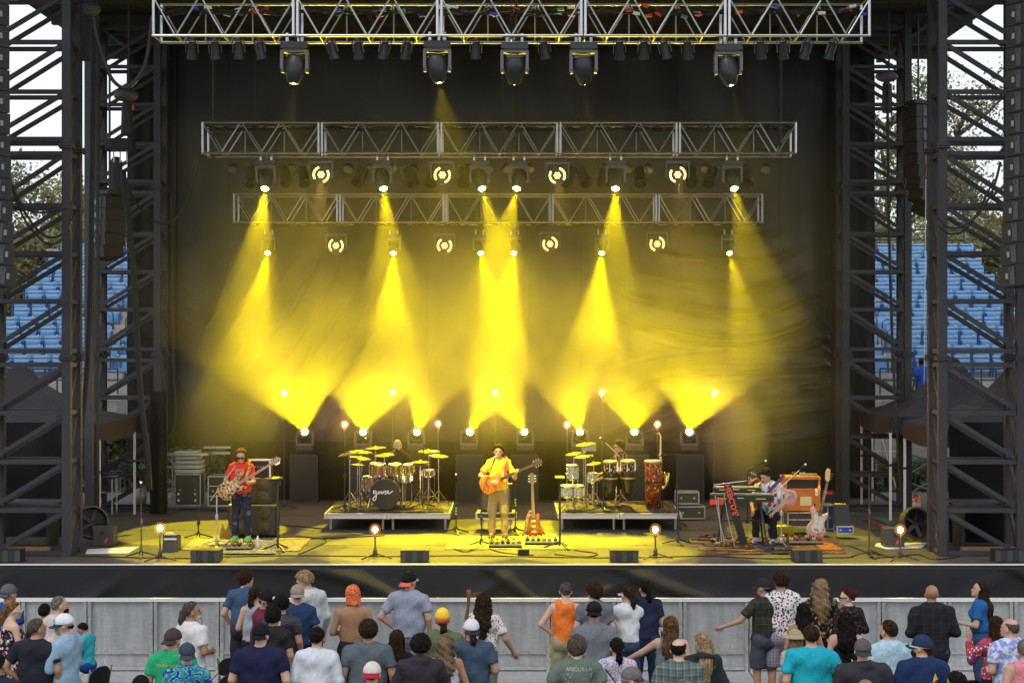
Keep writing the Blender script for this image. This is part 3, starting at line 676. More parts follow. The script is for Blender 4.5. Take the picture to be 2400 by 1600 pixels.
for i, (px, D, ytop, rad, nl, mix, nm) in enumerate((
        (10, 70, 320, 4.2, 4200, (0, 1, 1), 'bushy green tree at the far left beyond the stand'),
        (85, 74, 355, 3.6, 3600, (0, 1, 2), 'mixed green and gold tree behind the left seats'),
        (165, 72, 415, 3.2, 3200, (0, 2, 3), 'gold tinged tree behind the left front tower'),
        (255, 70, 470, 3.0, 3600, (0, 2, 2), 'low golden tree left of the small hanging speakers'),
        (2075, 68, 130, 3.4, 2300, (0, 0, 2), 'tall thin leaved tree showing in the right wing opening'),
        (2165, 72, 260, 3.6, 2600, (0, 1, 2), 'green tree behind the curved hanging speakers'),
        (2240, 66, 150, 4.0, 1500, (0, 0, 3), 'bare branched tall tree right of the right tower'),
        (2320, 70, 330, 4.2, 3000, (1, 0, 2), 'dark green tree behind the right seats'),
        (2400, 68, 400, 3.6, 3400, (2, 0, 2), 'yellow tree at the far right edge'))):
    z = EYE+(800-ytop)*D/F
    tree(nm, X(px, D), D, z/1.02, rad, int(nl*(4.5 if nl < 3000 else 5.5)), mix, 30+i, .075 if nl < 3000 else .085)
# low belts of foliage right behind the stands, tree by tree
for i, px in enumerate((-10, 60, 120, 215, 290, 2055, 2120, 2195, 2270, 2345, 2410)):
    D = 60+i % 3; z = EYE+(800-random.uniform(455, 520))*D/F
    tree('low bushy autumn tree just above the rear wall, %s' % ORD[i], X(px, D), D, z/1.05, 2.3, 12000, (0, 2, 2, 1) if i % 2 else (0, 1, 2, 3), 80+i, .08)
# green bank and shrubs below the stands
def hedge(label, x0, x1, y, z0, z1, n, mix, seed):
    rs = np.random.RandomState(seed); c = np.stack([rs.uniform(x0, x1, n), y+rs.normal(0, .25, n), z0+(z1-z0)*rs.rand(n)**.8], 1)
    a = rs.normal(0, 1, (n, 3)); a /= np.linalg.norm(a, axis=1)[:, None]; b = np.cross(a, rs.normal(0, 1, (n, 3))); b /= np.linalg.norm(b, axis=1)[:, None]
    s = (.09*(.5+rs.rand(n)))[:, None]; a *= s; b *= s*.7
    o = npmesh('hedge', np.stack([c-a, c+b, c+a, c-b], 1).reshape(-1, 3), np.arange(n*4).reshape(-1, 4), [LG[m] for m in mix], None, False)
    o.data.polygons.foreach_set('material_index', rs.randint(0, len(mix), n).astype(np.int32)); tag(o, label, 'hedge')
LG.append(mat('leaf_fresh', (.13, .20, .05), .7, var=.3, vscale=2))
for m_ in LG:
    n_ = m_.node_tree; b_ = n_.nodes['Principled BSDF']; tr_ = n_.nodes.new('ShaderNodeBsdfTranslucent'); ad_ = n_.nodes.new('ShaderNodeMixShader'); ad_.inputs[0].default_value = .5
    src = b_.inputs['Base Color'].links[0].from_socket; n_.links.new(src, tr_.inputs[0]); n_.links.new(b_.outputs[0], ad_.inputs[1]); n_.links.new(tr_.outputs[0], ad_.inputs[2]); n_.links.new(ad_.outputs[0], n_.nodes['Material Output'].inputs[0])
hedge('green hedge under the left grandstand wall behind the rear tower', X(170, 43), X(540, 43), 43, .6, 3.1, 9000, (0, 4, 1), 5)
hedge('green hedge under the right grandstand wall behind the rear tower', X(2030, 43), X(2230, 43), 43, .6, 1.9, 4500, (0, 4, 1), 6)
def pfence(label, x0, x1, y, z0, z1):
    t = thing('picket_fence', label, 'fence', ((x0+x1)/2, y, 0)); w = x1-x0; n = int(w/.14)
    q = MB()
    for z in (z0+.1, z1-.1): q.bar((-w/2, 0, z), (w/2, 0, z), .04)
    q.build('rail', BLK, t)
    me = MB().bar((0, 0, z0), (0, 0, z1), .022).mesh('picket', BLK)
    for i in range(n): link('picket', me, t, (-w/2+i*.14, 0, 0))
pfence('black picket fence in front of the left hedge', X(180, 42), X(530, 42), 42, 1.0, 2.05)
pfence('black picket fence at the back of the right wing', X(2045, 42), X(2200, 42), 42, .4, 2.0)

# ---------------------------------------------------------------- pop-up tents in the wings
TENT = mat('tent_cloth', (.034, .030, .040), .7, spec=.2, var=.1, vscale=2, bump=.1, bscale=20)
POLE = mat('tent_pole', (.72, .70, .62), .45)
def tent(label, cx, cy, hx, hy, ze, zp):
    t = thing('canopy_tent', label, 'tent', (cx, cy, ZS)); 
    n = 12; v = []; f = []
    # roof with a tensioned (concave) slope
    prof = [(1, 0), (.72, .13), (.45, .34), (.2, .66), (.06, .95), (0.001, 1)]
    for r_, hh in prof:
        for (a, b) in ((-1, -1), (0, -1.0), (1, -1), (1, 0), (1, 1), (0, 1), (-1, 1), (-1, 0)): v.append((a*hx*r_, b*hy*r_, ze+(zp-ze)*hh - (.12*r_ if 0 in (a, b) else 0)*0))
    for i in range(len(prof)-1):
        for k in range(8): f.append((i*8+k, i*8+(k+1) % 8, (i+1)*8+(k+1) % 8, (i+1)*8+k))
    MB().add(v, f).build('canopy', TENT, t)
    for (ax, ay, bx, by) in ((-1, -1, 1, -1), (1, -1, 1, 1), (1, 1, -1, 1), (-1, 1, -1, -1)):
        q = MB(); m = 12; vs = []
        for i in range(m+1):
            s = i/m; x = (ax+(bx-ax)*s)*hx; y = (ay+(by-ay)*s)*hy; w = .03*math.sin(i*1.9)
            vs += [(x+w*(ay == by == 0), y+w, ze), (x, y+w*1.5, ze-.32-.22*math.sin(math.pi*s)*(1 if ax != bx else .4))]
        q.add(vs, [(2*i, 2*i+2, 2*i+3, 2*i+1) for i in range(m)]); q.build('valance', TENT, t, smooth=True)
    pm = MB().bar((0, 0, 0), (0, 0, ze-.25), .045).mesh('pole', POLE); lm = MB().box((0, 0, 1.15), (.06, .06, .05)).mesh('pole_lock', BLK)
    for a in (-1, 1):
        for b in (-1, 1): link('pole', pm, t, (a*(hx-.03), b*(hy-.03), 0)); link('pole_lock', lm, t, (a*(hx-.03), b*(hy-.03), 0))
tent('black pop-up tent in the left wing behind the front tower', -10.15, 32.9, 2.05, 1.5, 2.1, 3.25)
tent('rear black pop-up tent of the pair in the right wing', 9.55, 34.6, 1.7, 1.4, 2.15, 3.4)
tent('front black pop-up tent of the pair in the right wing', 9.7, 31.0, 1.75, 1.45, 2.1, 3.2)
def wing(label, x0, x1, z0, z1, D, seed):
    rs = random.Random(seed); a = rs.uniform(0, 6)
    o = sheet('wing_curtain', CLOTH, x0, x1, z0, z1, D, 60, 50, lambda x, z: -.08*ridge(x*2.1+z*2.2+a, 1.4)-.07*ridge(x*1.2-z*3.1+a, 1.6)-.02*np.sin(9*x+a)); tag(o, label, 'curtain')
wing('black cloth wall with loose folds closing the left wing under the tent', X(-60, 30.2), X(150, 30.2), ZS+.03, 3.55, 30.2, 1)
wing('black cloth wall with loose folds closing the right wing under the tents', X(2222, 29.4), X(2460, 29.4), ZS+.03, 3.6, 29.4, 2)
for sx, xx, nm in ((-1, X(60, 28.9), 'left'), (1, X(2310, 28.9), 'right')):
    t = thing('low_table', 'low dark plywood shelf inside the %s front tower' % nm, 'shelf', (xx, 28.85, ZS)); MB().box((0, 0, .82), (1.25, .8, .04)).build('top', mat('grey_ply', (.07, .07, .065), .7, var=.2), t)
    for a in (-.5, .5): MB().box((a, 0, .4), (.06, .6, .8)).build('leg', BLK, t)
    o = MB().box((0, 0, 0), (1.3, .1, .09)).build('timber_plank', WOODM, None, (xx, 28.2, ZS+.05)); tag(o, 'bare timber plank lying at the foot of the %s front tower' % nm, 'plank')

# ---------------------------------------------------------------- hung loudspeakers
def array(name, label, x, y, ztop, n, w, h, d, yaw, curve, group=None, face=1):
    t = thing(name, label, 'loudspeaker', (x, y, ztop), yaw, group)
    me = MB().box((0, 0, 0), (w, d, h*.96)).mesh('cabinet', mat('array_cabinet', (.018, .018, .021), .5, var=.1))
    gm = MB().box((0, 0, 0), (w*.92, .02, h*.84)).mesh('grille', GRILL)
    bm = MB(); 
    for sx in (-1, 1): bm.box((sx*(w/2+.008), 0, 0), (.016, .10, h*.8)); bm.box((sx*(w/2+.02), .03, h*.3), (.02, .04, .05), m=0)
    bmm = bm.mesh('side_plate', mat('side_plate', (.10, .10, .11), .4, .6))
    hm = MB().box((0, 0, 0), (.012, .05, .09)).mesh('handle', mat('handle_grey', (.25, .27, .3), .5))
    a = 0; p = Vector((0, 0, -.1))
    for i in range(n):
        a += R(curve*(i/n)**1.3*1.6)
        rot = (-a, 0, 0); c = p+Vector((0, -math.sin(a)*h/2*-1, -math.cos(a)*h/2))
        o = link('cabinet', me, t, c, rot); link('grille', gm, o, (0, -d/2*face-.005, 0)); link('side_plate', bmm, o)
        link('handle', hm, o, (-w/2-.02, .1, 0)); link('handle', hm, o, (w/2+.02, .1, 0))
        p = p+Vector((0, math.sin(a)*h, -math.cos(a)*h))
    MB().box((0, 0, -.03), (w*.8, d, .08)).bar((0, 0, 0), (0, 0, 2.5), .03).build('frame', BLK, t)
    return t
array('line_array', 'large black hanging speaker column at the left edge of the picture', X(-50, 26.2), 26.2, 11.4, 15, .9, .355, .55, R(-38), .5)
array('line_array', 'large black hanging speaker column at the right edge of the picture', X(2432, 26.2), 26.2, 11.4, 15, .9, .355, .55, R(32), .5)
array('side_fill_speaker', 'small stack of hanging black speakers in the left wing', X(257, 32), 32, EYE+(800-455)*32/F+.05, 5, .52, .25, .38, R(55), 4)
array('side_fill_speaker', 'curved grey-backed hanging speaker column in the right wing', X(2152, 33.5), 33.5, EYE+(800-238)*33.5/F, 9, .50, .255, .42, R(-70), 3.4, face=1)
# rain-covered hoist motors and a hoist on the left
HM = mat('motor_cover', (.075, .08, .095), .6, var=.1)
def motor(label, px, py, D, s=1.):
    t = thing('chain_hoist', label, 'hoist', P(px, py, D))
    MB().ell((0, 0, 0), (.30*s, .2*s, .15*s), 10).build('cover', HM, t, smooth=True)
    MB().lathe([(.10*s, -.95*s), (.13*s, -.9*s), (.11*s, -.2*s), (.04, -.1*s)], 12).build('chain_bag', mat('chain_bag', (.04, .042, .05), .8, bump=.3), t, smooth=True)
    MB().tube([(0.05, 0, .1), (0.05, 0, 3.0)], .02, 6).tube([(.12*s, 0, -.15), (.14*s, 0, -1.3*s)], .015, 5).build('chain', mat('chain', (.05, .045, .04), .6, .5), t)
    MB().box((.17*s, -.05, -.3*s), (.04, .04, .1)).build('orange_tag', cols_[3], t)
motor('rain covered hoist motor at the top left beside the front tower', 200, 22, 29.5, 1.0)
motor('rain covered hoist motor hanging left of the rear tower', 296, 224, 32, .85)
motor('rain covered hoist motor in the right wing opening', 2078, 180, 33.5, .8)
t = thing('hoist_control_box', 'black hoist body with straps above the small left speakers', 'hoist', P(282, 340, 32)); MB().box((0, 0, 0), (.55, .3, .24)).build('body', PLAS, t)
q = MB(); q.cyl((-.2, -.16, 0), .09, .03, 12, (R(90), 0, 0)); q.cyl((.12, -.16, 0), .09, .03, 12, (R(90), 0, 0)); q.build('gear_cover', BLK, t)
q = MB()
for a in (-.13, 0, .13): q.tube([(a, 0, -.1), (a, 0, -.35)], .015, 5)
q.build('strap', WHT, t)
o = MB().lathe([(.13, -1.3), (.14, -1.25), (.13, -.1), (.06, 0)], 12).build('chain_bag', mat('chain_bag', (.04, .042, .05), .8, bump=.3), None, P(272, 368, 32.2), smooth=True); tag(o, 'long black chain bag hanging below the left hoist body', 'bag')
# upright box column left of the rear tower and cable drops
t = thing('mast', 'thick dark mast rising beside the left rear tower', 'mast', (X(209, 31), 31, ZS)); MB().bar((0, 0, 0), (0, 0, 12), .15, .15).build('column', mat('mast_steel', (.07, .08, .095), .5, .3, var=.15), t)
MB().bar((.17, 0, 0), (.17, 0, 12), .05, .05).build('guide_rail', TWR, t)
def cable(label, pts, r=.02, m=RUB, n=6):
    o = MB().tube(pts, r, n).build('cable', m, smooth=True); tag(o, label, 'cable'); return o
def pp(l, D): return [P(a, b, D) for a, b in l]
def smoothp(pts, k=5):
    out = []
    for i in range(len(pts)-1):
        p0 = pts[max(i-1, 0)]; p1 = pts[i]; p2 = pts[i+1]; p3 = pts[min(i+2, len(pts)-1)]
        for j in range(k):
            t = j/k; out.append(.5*((2*p1)+(p2-p0)*t+(2*p0-5*p1+4*p2-p3)*t*t+(-p0+3*p1-3*p2+p3)*t**3))
    return out+[pts[-1]]
cable('thick black cable looping from the left tower up to the front truss', smoothp(pp([(220, 40), (228, 90), (244, 140), (262, 185), (290, 206), (318, 190), (340, 150), (350, 100), (356, 40)], 27.4)), .035)
cable('black cable looping below the middle truss at the upper left', smoothp(pp([(290, 400), (305, 450), (330, 490), (362, 518), (395, 522), (430, 490), (455, 420), (470, 362)], 32)), .025)
cable('bundle of cables hanging down the left wing beside the small speakers', smoothp(pp([(288, 400), (302, 520), (314, 640), (322, 800), (332, 950), (345, 1060), (350, 1150)], 31.5)), .06)
cable('cable bundle running down the left mast', smoothp(pp([(219, 40), (217, 300), (213, 600), (205, 850), (190, 1010), (178, 1090)], 28.9)), .05)
cable('outer cable looping off the left speaker column', smoothp(pp([(8, 380), (30, 440), (60, 500), (95, 545), (130, 556), (160, 530), (168, 470)], 27.2)), .022)
cable('second cable looping off the left speaker column', smoothp(pp([(14, 400), (50, 500), (85, 550), (115, 572), (145, 560), (172, 510)], 27.3)), .018)
cable('straight cable slung from left speaker column to tower', smoothp(pp([(20, 480), (60, 492), (100, 498), (160, 488)], 27.3)), .018)
cable('outer cable looping off the right speaker column', smoothp(pp([(2345, 380), (2325, 450), (2290, 505), (2255, 530), (2222, 533), (2195, 505)], 27.2)), .022)
cable('second cable looping off the right speaker column', smoothp(pp([(2330, 420), (2290, 500), (2260, 540), (2225, 548), (2200, 530)], 27.3)), .018)
cable('pair of thin cables hanging down the right wing opening', smoothp(pp([(2080, 200), (2083, 500), (2090, 760), (2100, 980), (2108, 1100), (2110, 1190)], 33)), .03)
cable('thin pale rope hanging in the right wing opening', pp([(2170, 420), (2166, 900)], 32), .008, WHT)
cable('thick cable curving down the left curtain edge', smoothp(pp([(404, 455), (404, 640), (407, 860), (412, 980), (396, 1025), (356, 1040)], 36.6)), .03)
# black cloth wrapped round the foot of the left rear tower
o = sheet('cable_drape', CLOTH, X(352, 34.4), X(390, 34.4), ZS, 4.0, 34.4, 12, 40, lambda x, z: .05*np.sin(x*30)+.04*np.sin(z*5)); tag(o, 'black cloth wrapped around the foot of the left rear tower', 'curtain')

# ---------------------------------------------------------------- crowd barrier
BZ = 1.135; BD = 24.5
bx0, bx1 = X(-105, BD), X(2500, BD); pitch = 155*BD/F
PERF = mat('perforated_sheet', (.44, .45, .47), .48, .35, var=.06, vscale=6, bump=.2, bscale=90)
_n = PERF.node_tree; _b = _n.nodes['Principled BSDF']; _t = _n.nodes.new('ShaderNodeTexCoord')
def _lay(scale, lo, hi, amt, prev):
    mp = _n.nodes.new('ShaderNodeMapping'); mp.inputs['Scale'].default_value = scale; _n.links.new(_t.outputs['Object'], mp.inputs[0]); w = _n.nodes.new('ShaderNodeTexNoise'); w.inputs['Scale'].default_value = 1; w.inputs['Detail'].default_value = 4; _n.links.new(mp.outputs[0], w.inputs['Vector'])
    r = _n.nodes.new('ShaderNodeMapRange'); r.inputs[1].default_value = lo; r.inputs[2].default_value = hi; r.inputs[3].default_value = amt[0]; r.inputs[4].default_value = amt[1]; _n.links.new(w.outputs[0], r.inputs[0])
    mm = _n.nodes.new('ShaderNodeMix'); mm.data_type = 'RGBA'; mm.blend_type = 'MULTIPLY'; mm.inputs[0].default_value = 1; _n.links.new(prev, mm.inputs[6]); _n.links.new(r.outputs[0], mm.inputs[7]); return mm.outputs[2]
_s = _lay((11, 3, .8), .38, .64, (.86, 1.07), _b.inputs['Base Color'].links[0].from_socket); _s = _lay((3, 3, 60), .35, .65, (.92, 1.06), _s); _s = _lay((22, 3, 9), .63, .70, (1., 1.3), _s); _n.links.new(_s, _b.inputs['Base Color'])
def barrier():
    t = thing('crowd_barrier', '', 'barrier'); w = pitch
    q = MB(); n = 24
    MB().box((0, .03, BZ/2+.02), (w-.03, .012, BZ-.14)).build('perforated_panel', PERF, t)
    MB().box((0, -.005, BZ-.015), (w-.004, .075, .05)).build('top_rail', mat('bright_edge', (.85, .85, .85), .4, .2), t)
    for sx in (-1, 1): MB().box((sx*(w/2-.035), 0, (BZ-.04)/2), (.05, .05, BZ-.05)).build('upright', ALU2, t)
    for sx in (-.34, -.12, .10, .31): MB().box((sx*w, .06, (BZ-.04)/2), (.045, .04, BZ-.1)).build('rear_upright', ALU2, t)
    MB().box((0, .0, .32), (w-.13, .03, .06)).build('lower_rail', ALU2, t)
    MB().box((0, 0, .07), (w-.13, .03, .05)).build('bottom_rail', ALU2, t)
    MB().box((0, -.42, .016), (w-.02, .82, .02)).build('foot_plate', mat('checker_plate', (.62, .62, .65), .45, .7, var=.08, bump=.5, bscale=60), t)
    for sx in (-1, 1): MB().bar((sx*(w/2-.035), .07, BZ-.12), (sx*(w/2-.035), .95, .05), .04).build('stay', ALU2, t)
    MB().box((0, .5, .03), (w-.02, .95, .03)).build('rear_base', ALU2, t)
    return t
b0 = barrier(); nb = int((bx1-bx0)/pitch)+1
for i in range(nb):
    p = (bx0+pitch*(i+.5), BD, 0); lb = 'aluminium crowd barrier panel below the stage, %s' % (ORD[i] if i < len(ORD) else 'last on the right')
    if i == 0: b0.location = p; b0['label'] = lb; b0['group'] = 'barrier panels between crowd and stage'
    else: dup(b0, p, 0, lb, 'barrier panels between crowd and stage')
# ---------------------------------------------------------------- people from smooth distance fields
class Sdf:
    def __init__(s, X_, Y_, Z_): s.g = (X_, Y_, Z_); s.S = np.full((len(X_), len(Y_), len(Z_)), .3, np.float32)
    def sub(s, lo, hi):
        sl = []
        for g, a, b in zip(s.g, lo, hi):
            i = max(int(np.searchsorted(g, a))-1, 0); j = min(int(np.searchsorted(g, b))+1, len(g)); sl.append(slice(i, max(j, i)))
        return tuple(sl)
    def pts(s, sl): return s.g[0][sl[0]][:, None, None], s.g[1][sl[1]][None, :, None], s.g[2][sl[2]][None, None, :]
    def put(s, sl, d, k, op):
        a = s.S[sl]
        if op == 'u':
            if k: h = np.clip(.5+.5*(a-d)/k, 0, 1); s.S[sl] = a*(1-h)+d*h-k*h*(1-h)
            else: s.S[sl] = np.minimum(a, d)
        elif op == 'c': s.S[sl] = np.maximum(a, -d)
    def cone(s, a, b, ra, rb, flat=(1, 1, 1), k=.03, op='u', cut=None):
        a = np.array(a, float); b = np.array(b, float); m = k+.05; r = max(ra, rb)
        sl = s.sub(np.minimum(a, b)-r*np.array(flat)-m, np.maximum(a, b)+r*np.array(flat)+m); x, y, z = s.pts(sl)
        f = np.array(flat, float); ba = (b-a)/f; px, py, pz = (x-a[0])/f[0], (y-a[1])/f[1], (z-a[2])/f[2]
        h = np.clip((px*ba[0]+py*ba[1]+pz*ba[2])/max(ba@ba, 1e-9), 0, 1)
        d = (np.sqrt((px-h*ba[0])**2+(py-h*ba[1])**2+(pz-h*ba[2])**2)-(ra+(rb-ra)*h))*min(flat)
        if cut is not None:
            n = (b-a)/np.linalg.norm(b-a); d = np.maximum(d, (x-b[0])*n[0]+(y-b[1])*n[1]+(z-b[2])*n[2]-cut)
        s.put(sl, d, k, op)
    def ell(s, c, r, k=.02, op='u', rot=None, clip=None):
        c = np.array(c, float); m = k+.03; R_ = max(r); sl = s.sub(c-R_-m, c+R_+m); x, y, z = s.pts(sl)
        x, y, z = x-c[0], y-c[1], z-c[2]
        if rot is not None: M_ = np.array(rot).T; x, y, z = [M_[i][0]*x+M_[i][1]*y+M_[i][2]*z for i in range(3)]
        k0 = np.sqrt((x/r[0])**2+(y/r[1])**2+(z/r[2])**2); k1 = np.sqrt((x/r[0]**2)**2+(y/r[1]**2)**2+(z/r[2]**2)**2)+1e-6
        d = k0*(k0-1)/k1
        if clip is not None: d = clip(d, x, y, z)
        s.put(sl, d, k, op)
    def mesh(s):
        X_, Y_, Z_ = s.g; A = s.S; ins = A < 0; nx, ny, nz = A.shape
        ps = np.zeros((nx-1, ny-1, nz-1, 3), np.float32); cn = np.zeros((nx-1, ny-1, nz-1), np.float32); G = s.g; quads = []
        cr = []
        for ax in range(3):
            lo = [slice(None)]*3; hi = [slice(None)]*3; lo[ax] = slice(0, -1); hi[ax] = slice(1, None)
            a, b = A[tuple(lo)], A[tuple(hi)]; e = ins[tuple(lo)] != ins[tuple(hi)]; I = np.nonzero(e); av, bv = a[I], b[I]; t = av/(av-bv)
            p = np.stack([G[q][I[q]] for q in range(3)], 1); p[:, ax] += t*(G[ax][I[ax]+1]-G[ax][I[ax]]); o1, o2 = [q for q in range(3) if q != ax]
            for d1 in (0, -1):
                for d2 in (0, -1):
                    J = [I[0].copy(), I[1].copy(), I[2].copy()]; J[o1] = J[o1]+d1; J[o2] = J[o2]+d2
                    ok = (J[o1] >= 0) & (J[o2] >= 0) & (J[o1] < cn.shape[o1]) & (J[o2] < cn.shape[o2]); J = tuple(j[ok] for j in J)
                    np.add.at(ps, J, p[ok]); np.add.at(cn, J, 1)
            cr.append((ax, o1, o2, I, av < 0))
        cells = np.nonzero(cn); idx = np.full(cn.shape, -1, np.int32); idx[cells] = np.arange(len(cells[0])); V = ps[cells]/cn[cells][:, None]
        for ax, o1, o2, I, neg in cr:
            ok = (I[o1] > 0) & (I[o2] > 0) & (I[o1] < cn.shape[o1]) & (I[o2] < cn.shape[o2]); I = [i[ok] for i in I]; ng = neg[ok]; q = []
            for d1, d2 in ((0, 0), (-1, 0), (-1, -1), (0, -1)):
                J = [i.copy() for i in I]; J[o1] += d1; J[o2] += d2; q.append(idx[tuple(J)])
            q = np.stack(q, 1); fl = ng if ax != 1 else ~ng; q[fl] = q[fl][:, ::-1]; quads.append(q)
        Q = np.concatenate(quads); Q = Q[:, ::-1]
        return V, Q

def lines(a, b, h, fine=None, hf=None):
    out = [a]
    while out[-1] < b:
        out.append(out[-1]+(hf if fine and fine[0] <= out[-1] <= fine[1] else h))
    return np.array(out, np.float32)

SKINS = dict(l=(.56, .33, .24), m=(.46, .25, .17), t=(.36, .19, .115), d=(.10, .055, .04), p=(.62, .40, .31))
HAIRC = dict(brown=(.034, .019, .011), dark=(.014, .011, .010), grey=(.16, .145, .135), blond=(.30, .20, .11), ginger=(.19, .08, .03), red=(.06, .014, .012), lbrown=(.11, .06, .03), white=(.5, .48, .44), greybr=(.085, .07, .06))
def hmat(c):
    m = mat('hair_'+c, HAIRC[c], .55, var=.6, vscale=30, bump=1., bscale=90, spec=.05); return m
ARM = dict(   # elbow, wrist for the right arm (x positive = right), metres on a 1.75 m figure
    down=((.245, -.03, 1.14), (.262, .06, .90)), front=((.255, -.05, 1.13), (.12, .22, 1.08)), cross=((.26, .0, 1.12), (-.06, .17, 1.16)),
    pocket=((.285, -.07, 1.13), (.20, .06, .93)), phone=((.27, .08, 1.13), (.09, .27, 1.36)), hip=((.34, -.06, 1.15), (.19, .02, 1.0)),
    out=((.36, .04, 1.17), (.56, .14, 1.08)), reach=((.40, .06, 1.24), (.63, .16, 1.10)), raise_=((.32, .07, 1.17), (.30, .16, 1.42)), cup=((.25, .03, 1.13), (.22, .30, 1.16)), lap=((.25, .02, 1.12), (.13, .24, .96)),
    held=((.24, .0, 1.13), (.13, .18, .97)))
def frame(yaw, pitch, roll=0):
    return np.array(Euler((R(pitch), R(roll), R(yaw)), 'XYZ').to_matrix())
def person(label, x, y, z, h, yaw=0, skin='m', hair=('short', 'brown'), top=None, bottom=None, arms=('down', 'down'), hy=0, hp=0, w=1., female=False, sit=False, lean=0, group='people in the crowd watching the stage',
           cap=None, shoes=(.05, .05, .05), legs=None, res=1., extras=(), cat='person', beard=None, glasses=None, hem=None, sleeve=None, neck=True):
    k = h/1.75; t = thing('person', label, cat, (x, y, z), R(yaw), group)
    rs = np.random.RandomState(zlib.crc32(label.encode()) & 0xffff)
    hip = np.array((0, 0, .92)); cl, sn = math.cos(R(lean)), math.sin(R(lean)); drop = -.40 if sit else 0
    def T(p):  # torso lean about the hips, then seat drop
        p = np.array(p, float); q = p-hip; return np.array((q[0], q[1]*cl+q[2]*sn, -q[1]*sn+q[2]*cl))+hip+np.array((0, 0, drop))
    sw = .178*w*(.9 if female else 1.)
    sh = {1: T((sw, 0, 1.392)), -1: T((-sw, 0, 1.392))}
    el, wr = {}, {}
    for s_, a in ((1, arms[0]), (-1, arms[1])):
        e, v = ARM[a] if isinstance(a, str) else a
        e = np.array(e, float)*(s_, 1, 1) if isinstance(a, str) else np.array(e, float); v = np.array(v, float)*(s_, 1, 1) if isinstance(a, str) else np.array(v, float)
        if isinstance(a, str): e[0] += s_*(w-1)*.17; v[0] += s_*(w-1)*.12; e[0] *= (.94 if female else 1)
        el[s_], wr[s_] = T(e), T(v)
    hcn = T((0, .015, 1.500)); hf = frame(hy, hp); hc = hcn+hf@np.array((0, .018, .115))
    hipj = {s_: np.array((s_*.088*w**.5, 0, .89+drop)) for s_ in (1, -1)}
    if legs: kn = {1: np.array(legs[0][0]), -1: np.array(legs[1][0])}; an = {1: np.array(legs[0][1]), -1: np.array(legs[1][1])}
    elif sit: kn = {s_: np.array((s_*.14, .43, .50)) for s_ in (1, -1)}; an = {s_: np.array((s_*.14, .42, .09)) for s_ in (1, -1)}
    else: kn = {s_: np.array((s_*.11, .015, .49)) for s_ in (1, -1)}; an = {s_: np.array((s_*.125, -.03, .085)) for s_ in (1, -1)}
    pts = np.array([*sh.values(), *el.values(), *wr.values(), *kn.values(), *an.values(), hc, hcn]); lo = pts.min(0)-.2; hi = pts.max(0)+.2
    lo[2] = 0.0; hi[2] = hc[2]+.17; hi[1] = max(hi[1], .3); lo[1] = min(lo[1], -.24)
    f_ = res
    Xg = lines(lo[0], hi[0], .021*f_, (hc[0]-.12, hc[0]+.12), .012*f_); Yg = lines(lo[1], hi[1], .019*f_, (hc[1]-.12, hc[1]+.15), .013*f_); Zg = lines(lo[2], hi[2], .024*f_, (hc[2]-.18, 9), .011*f_)
    def torso(B, o=0., belly=0., z0=None):
        fl = (1, .70, 1)
        wa = (.125 if female else .14)*w**.8; hp_ = (.158 if female else .148)*w**.8; chst = (.142 if female else .158)*w
        B.cone(T((0, -.005, .93)), T((0, .0, 1.10)), hp_+o, wa+o+belly, fl, .04); B.cone(T((0, 0, 1.10)), T((0, -.005, 1.30)), wa+o+belly, chst+o, fl, .05)
        [B.cone(T((0, -.01, 1.39)), T((s_*sw*.86, -.005, 1.372)), .078+o, .058+o, (1, 1.0, 1), .06) for s_ in (1, -1)]
        for s_ in (1, -1): B.cone(T((0, -.015, 1.46)), T((s_*sw*.8, -.01, 1.395)), .050+o*.8, .044+o*.8, k=.04)
        if w > 1.05: B.ell(T((0, .05, 1.08)), (.16*w+o, .13*w+o, .17), .06)
        if female:
            for s_ in (1, -1): B.ell(T((s_*.075, .085, 1.27)), (.065+o, .06+o, .065+o), .04)
    def leg(B, o=0., to=1., flare=0., cutk=None):
        for s_ in (1, -1):
            B.ell(hipj[s_]+(s_*-.01, -.035, .0), (.10*w**.7+o, .105*w**.5+o, .11+o), .05)
            B.cone(hipj[s_], kn[s_], .088*w**.7+o, .060+o+flare, k=.03, cut=cutk)
            if cutk is None: B.cone(kn[s_], kn[s_]+(an[s_]-kn[s_])*to, .058+o, (.043 if to > .9 else .052)+o+flare, k=.02, cut=0 if o else None)
    # ---- body
    B = Sdf(Xg, Yg, Zg); torso(B); leg(B)
    for s_ in (1, -1):
        B.cone(sh[s_], el[s_], .052*w**.5, .041*w**.5, k=.035); B.cone(el[s_], wr[s_], .041*w**.5, .027, k=.015)
        hd = (wr[s_]-el[s_]); hd /= np.linalg.norm(hd); B.cone(wr[s_], wr[s_]+hd*.075, .026, .034, (1, 1, 1), k=.015)
        B.cone(an[s_], an[s_]+(0, .16, -.045), .042, .034, k=.02); B.cone(an[s_], an[s_]+(0, -.04, -.035), .04, .034, k=.02)
    B.cone(T((0, -.01, 1.42)), hcn+hf@np.array((0, .0, .05)), .058 if not female else .05, .05 if not female else .044, k=.035)
    H = lambda a: hc+hf@np.array(a)
    hw = 1. if not female else .95
    B.ell(hc+hf@np.array((0, -.008, .025)), (.078*hw, .098, .092), .02, rot=hf); B.ell(H((0, .028, -.045)), (.058*hw, .066, .072), .04, rot=hf)
    B.ell(H((0, .098, -.028)), (.014, .022, .022), .012, rot=hf); B.ell(H((0, .078, -.095)), (.026, .024, .020), .02, rot=hf); B.ell(H((0, .088, .018)), (.05, .012, .008), .015, rot=hf)
    for s_ in (1, -1):
        B.ell(H((s_*.083*hw, -.004, -.018)), (.012, .022, .032), .006, rot=hf); B.ell(H((s_*.033, .09, .0)), (.015, .012, .010), .01, 'c', rot=hf)
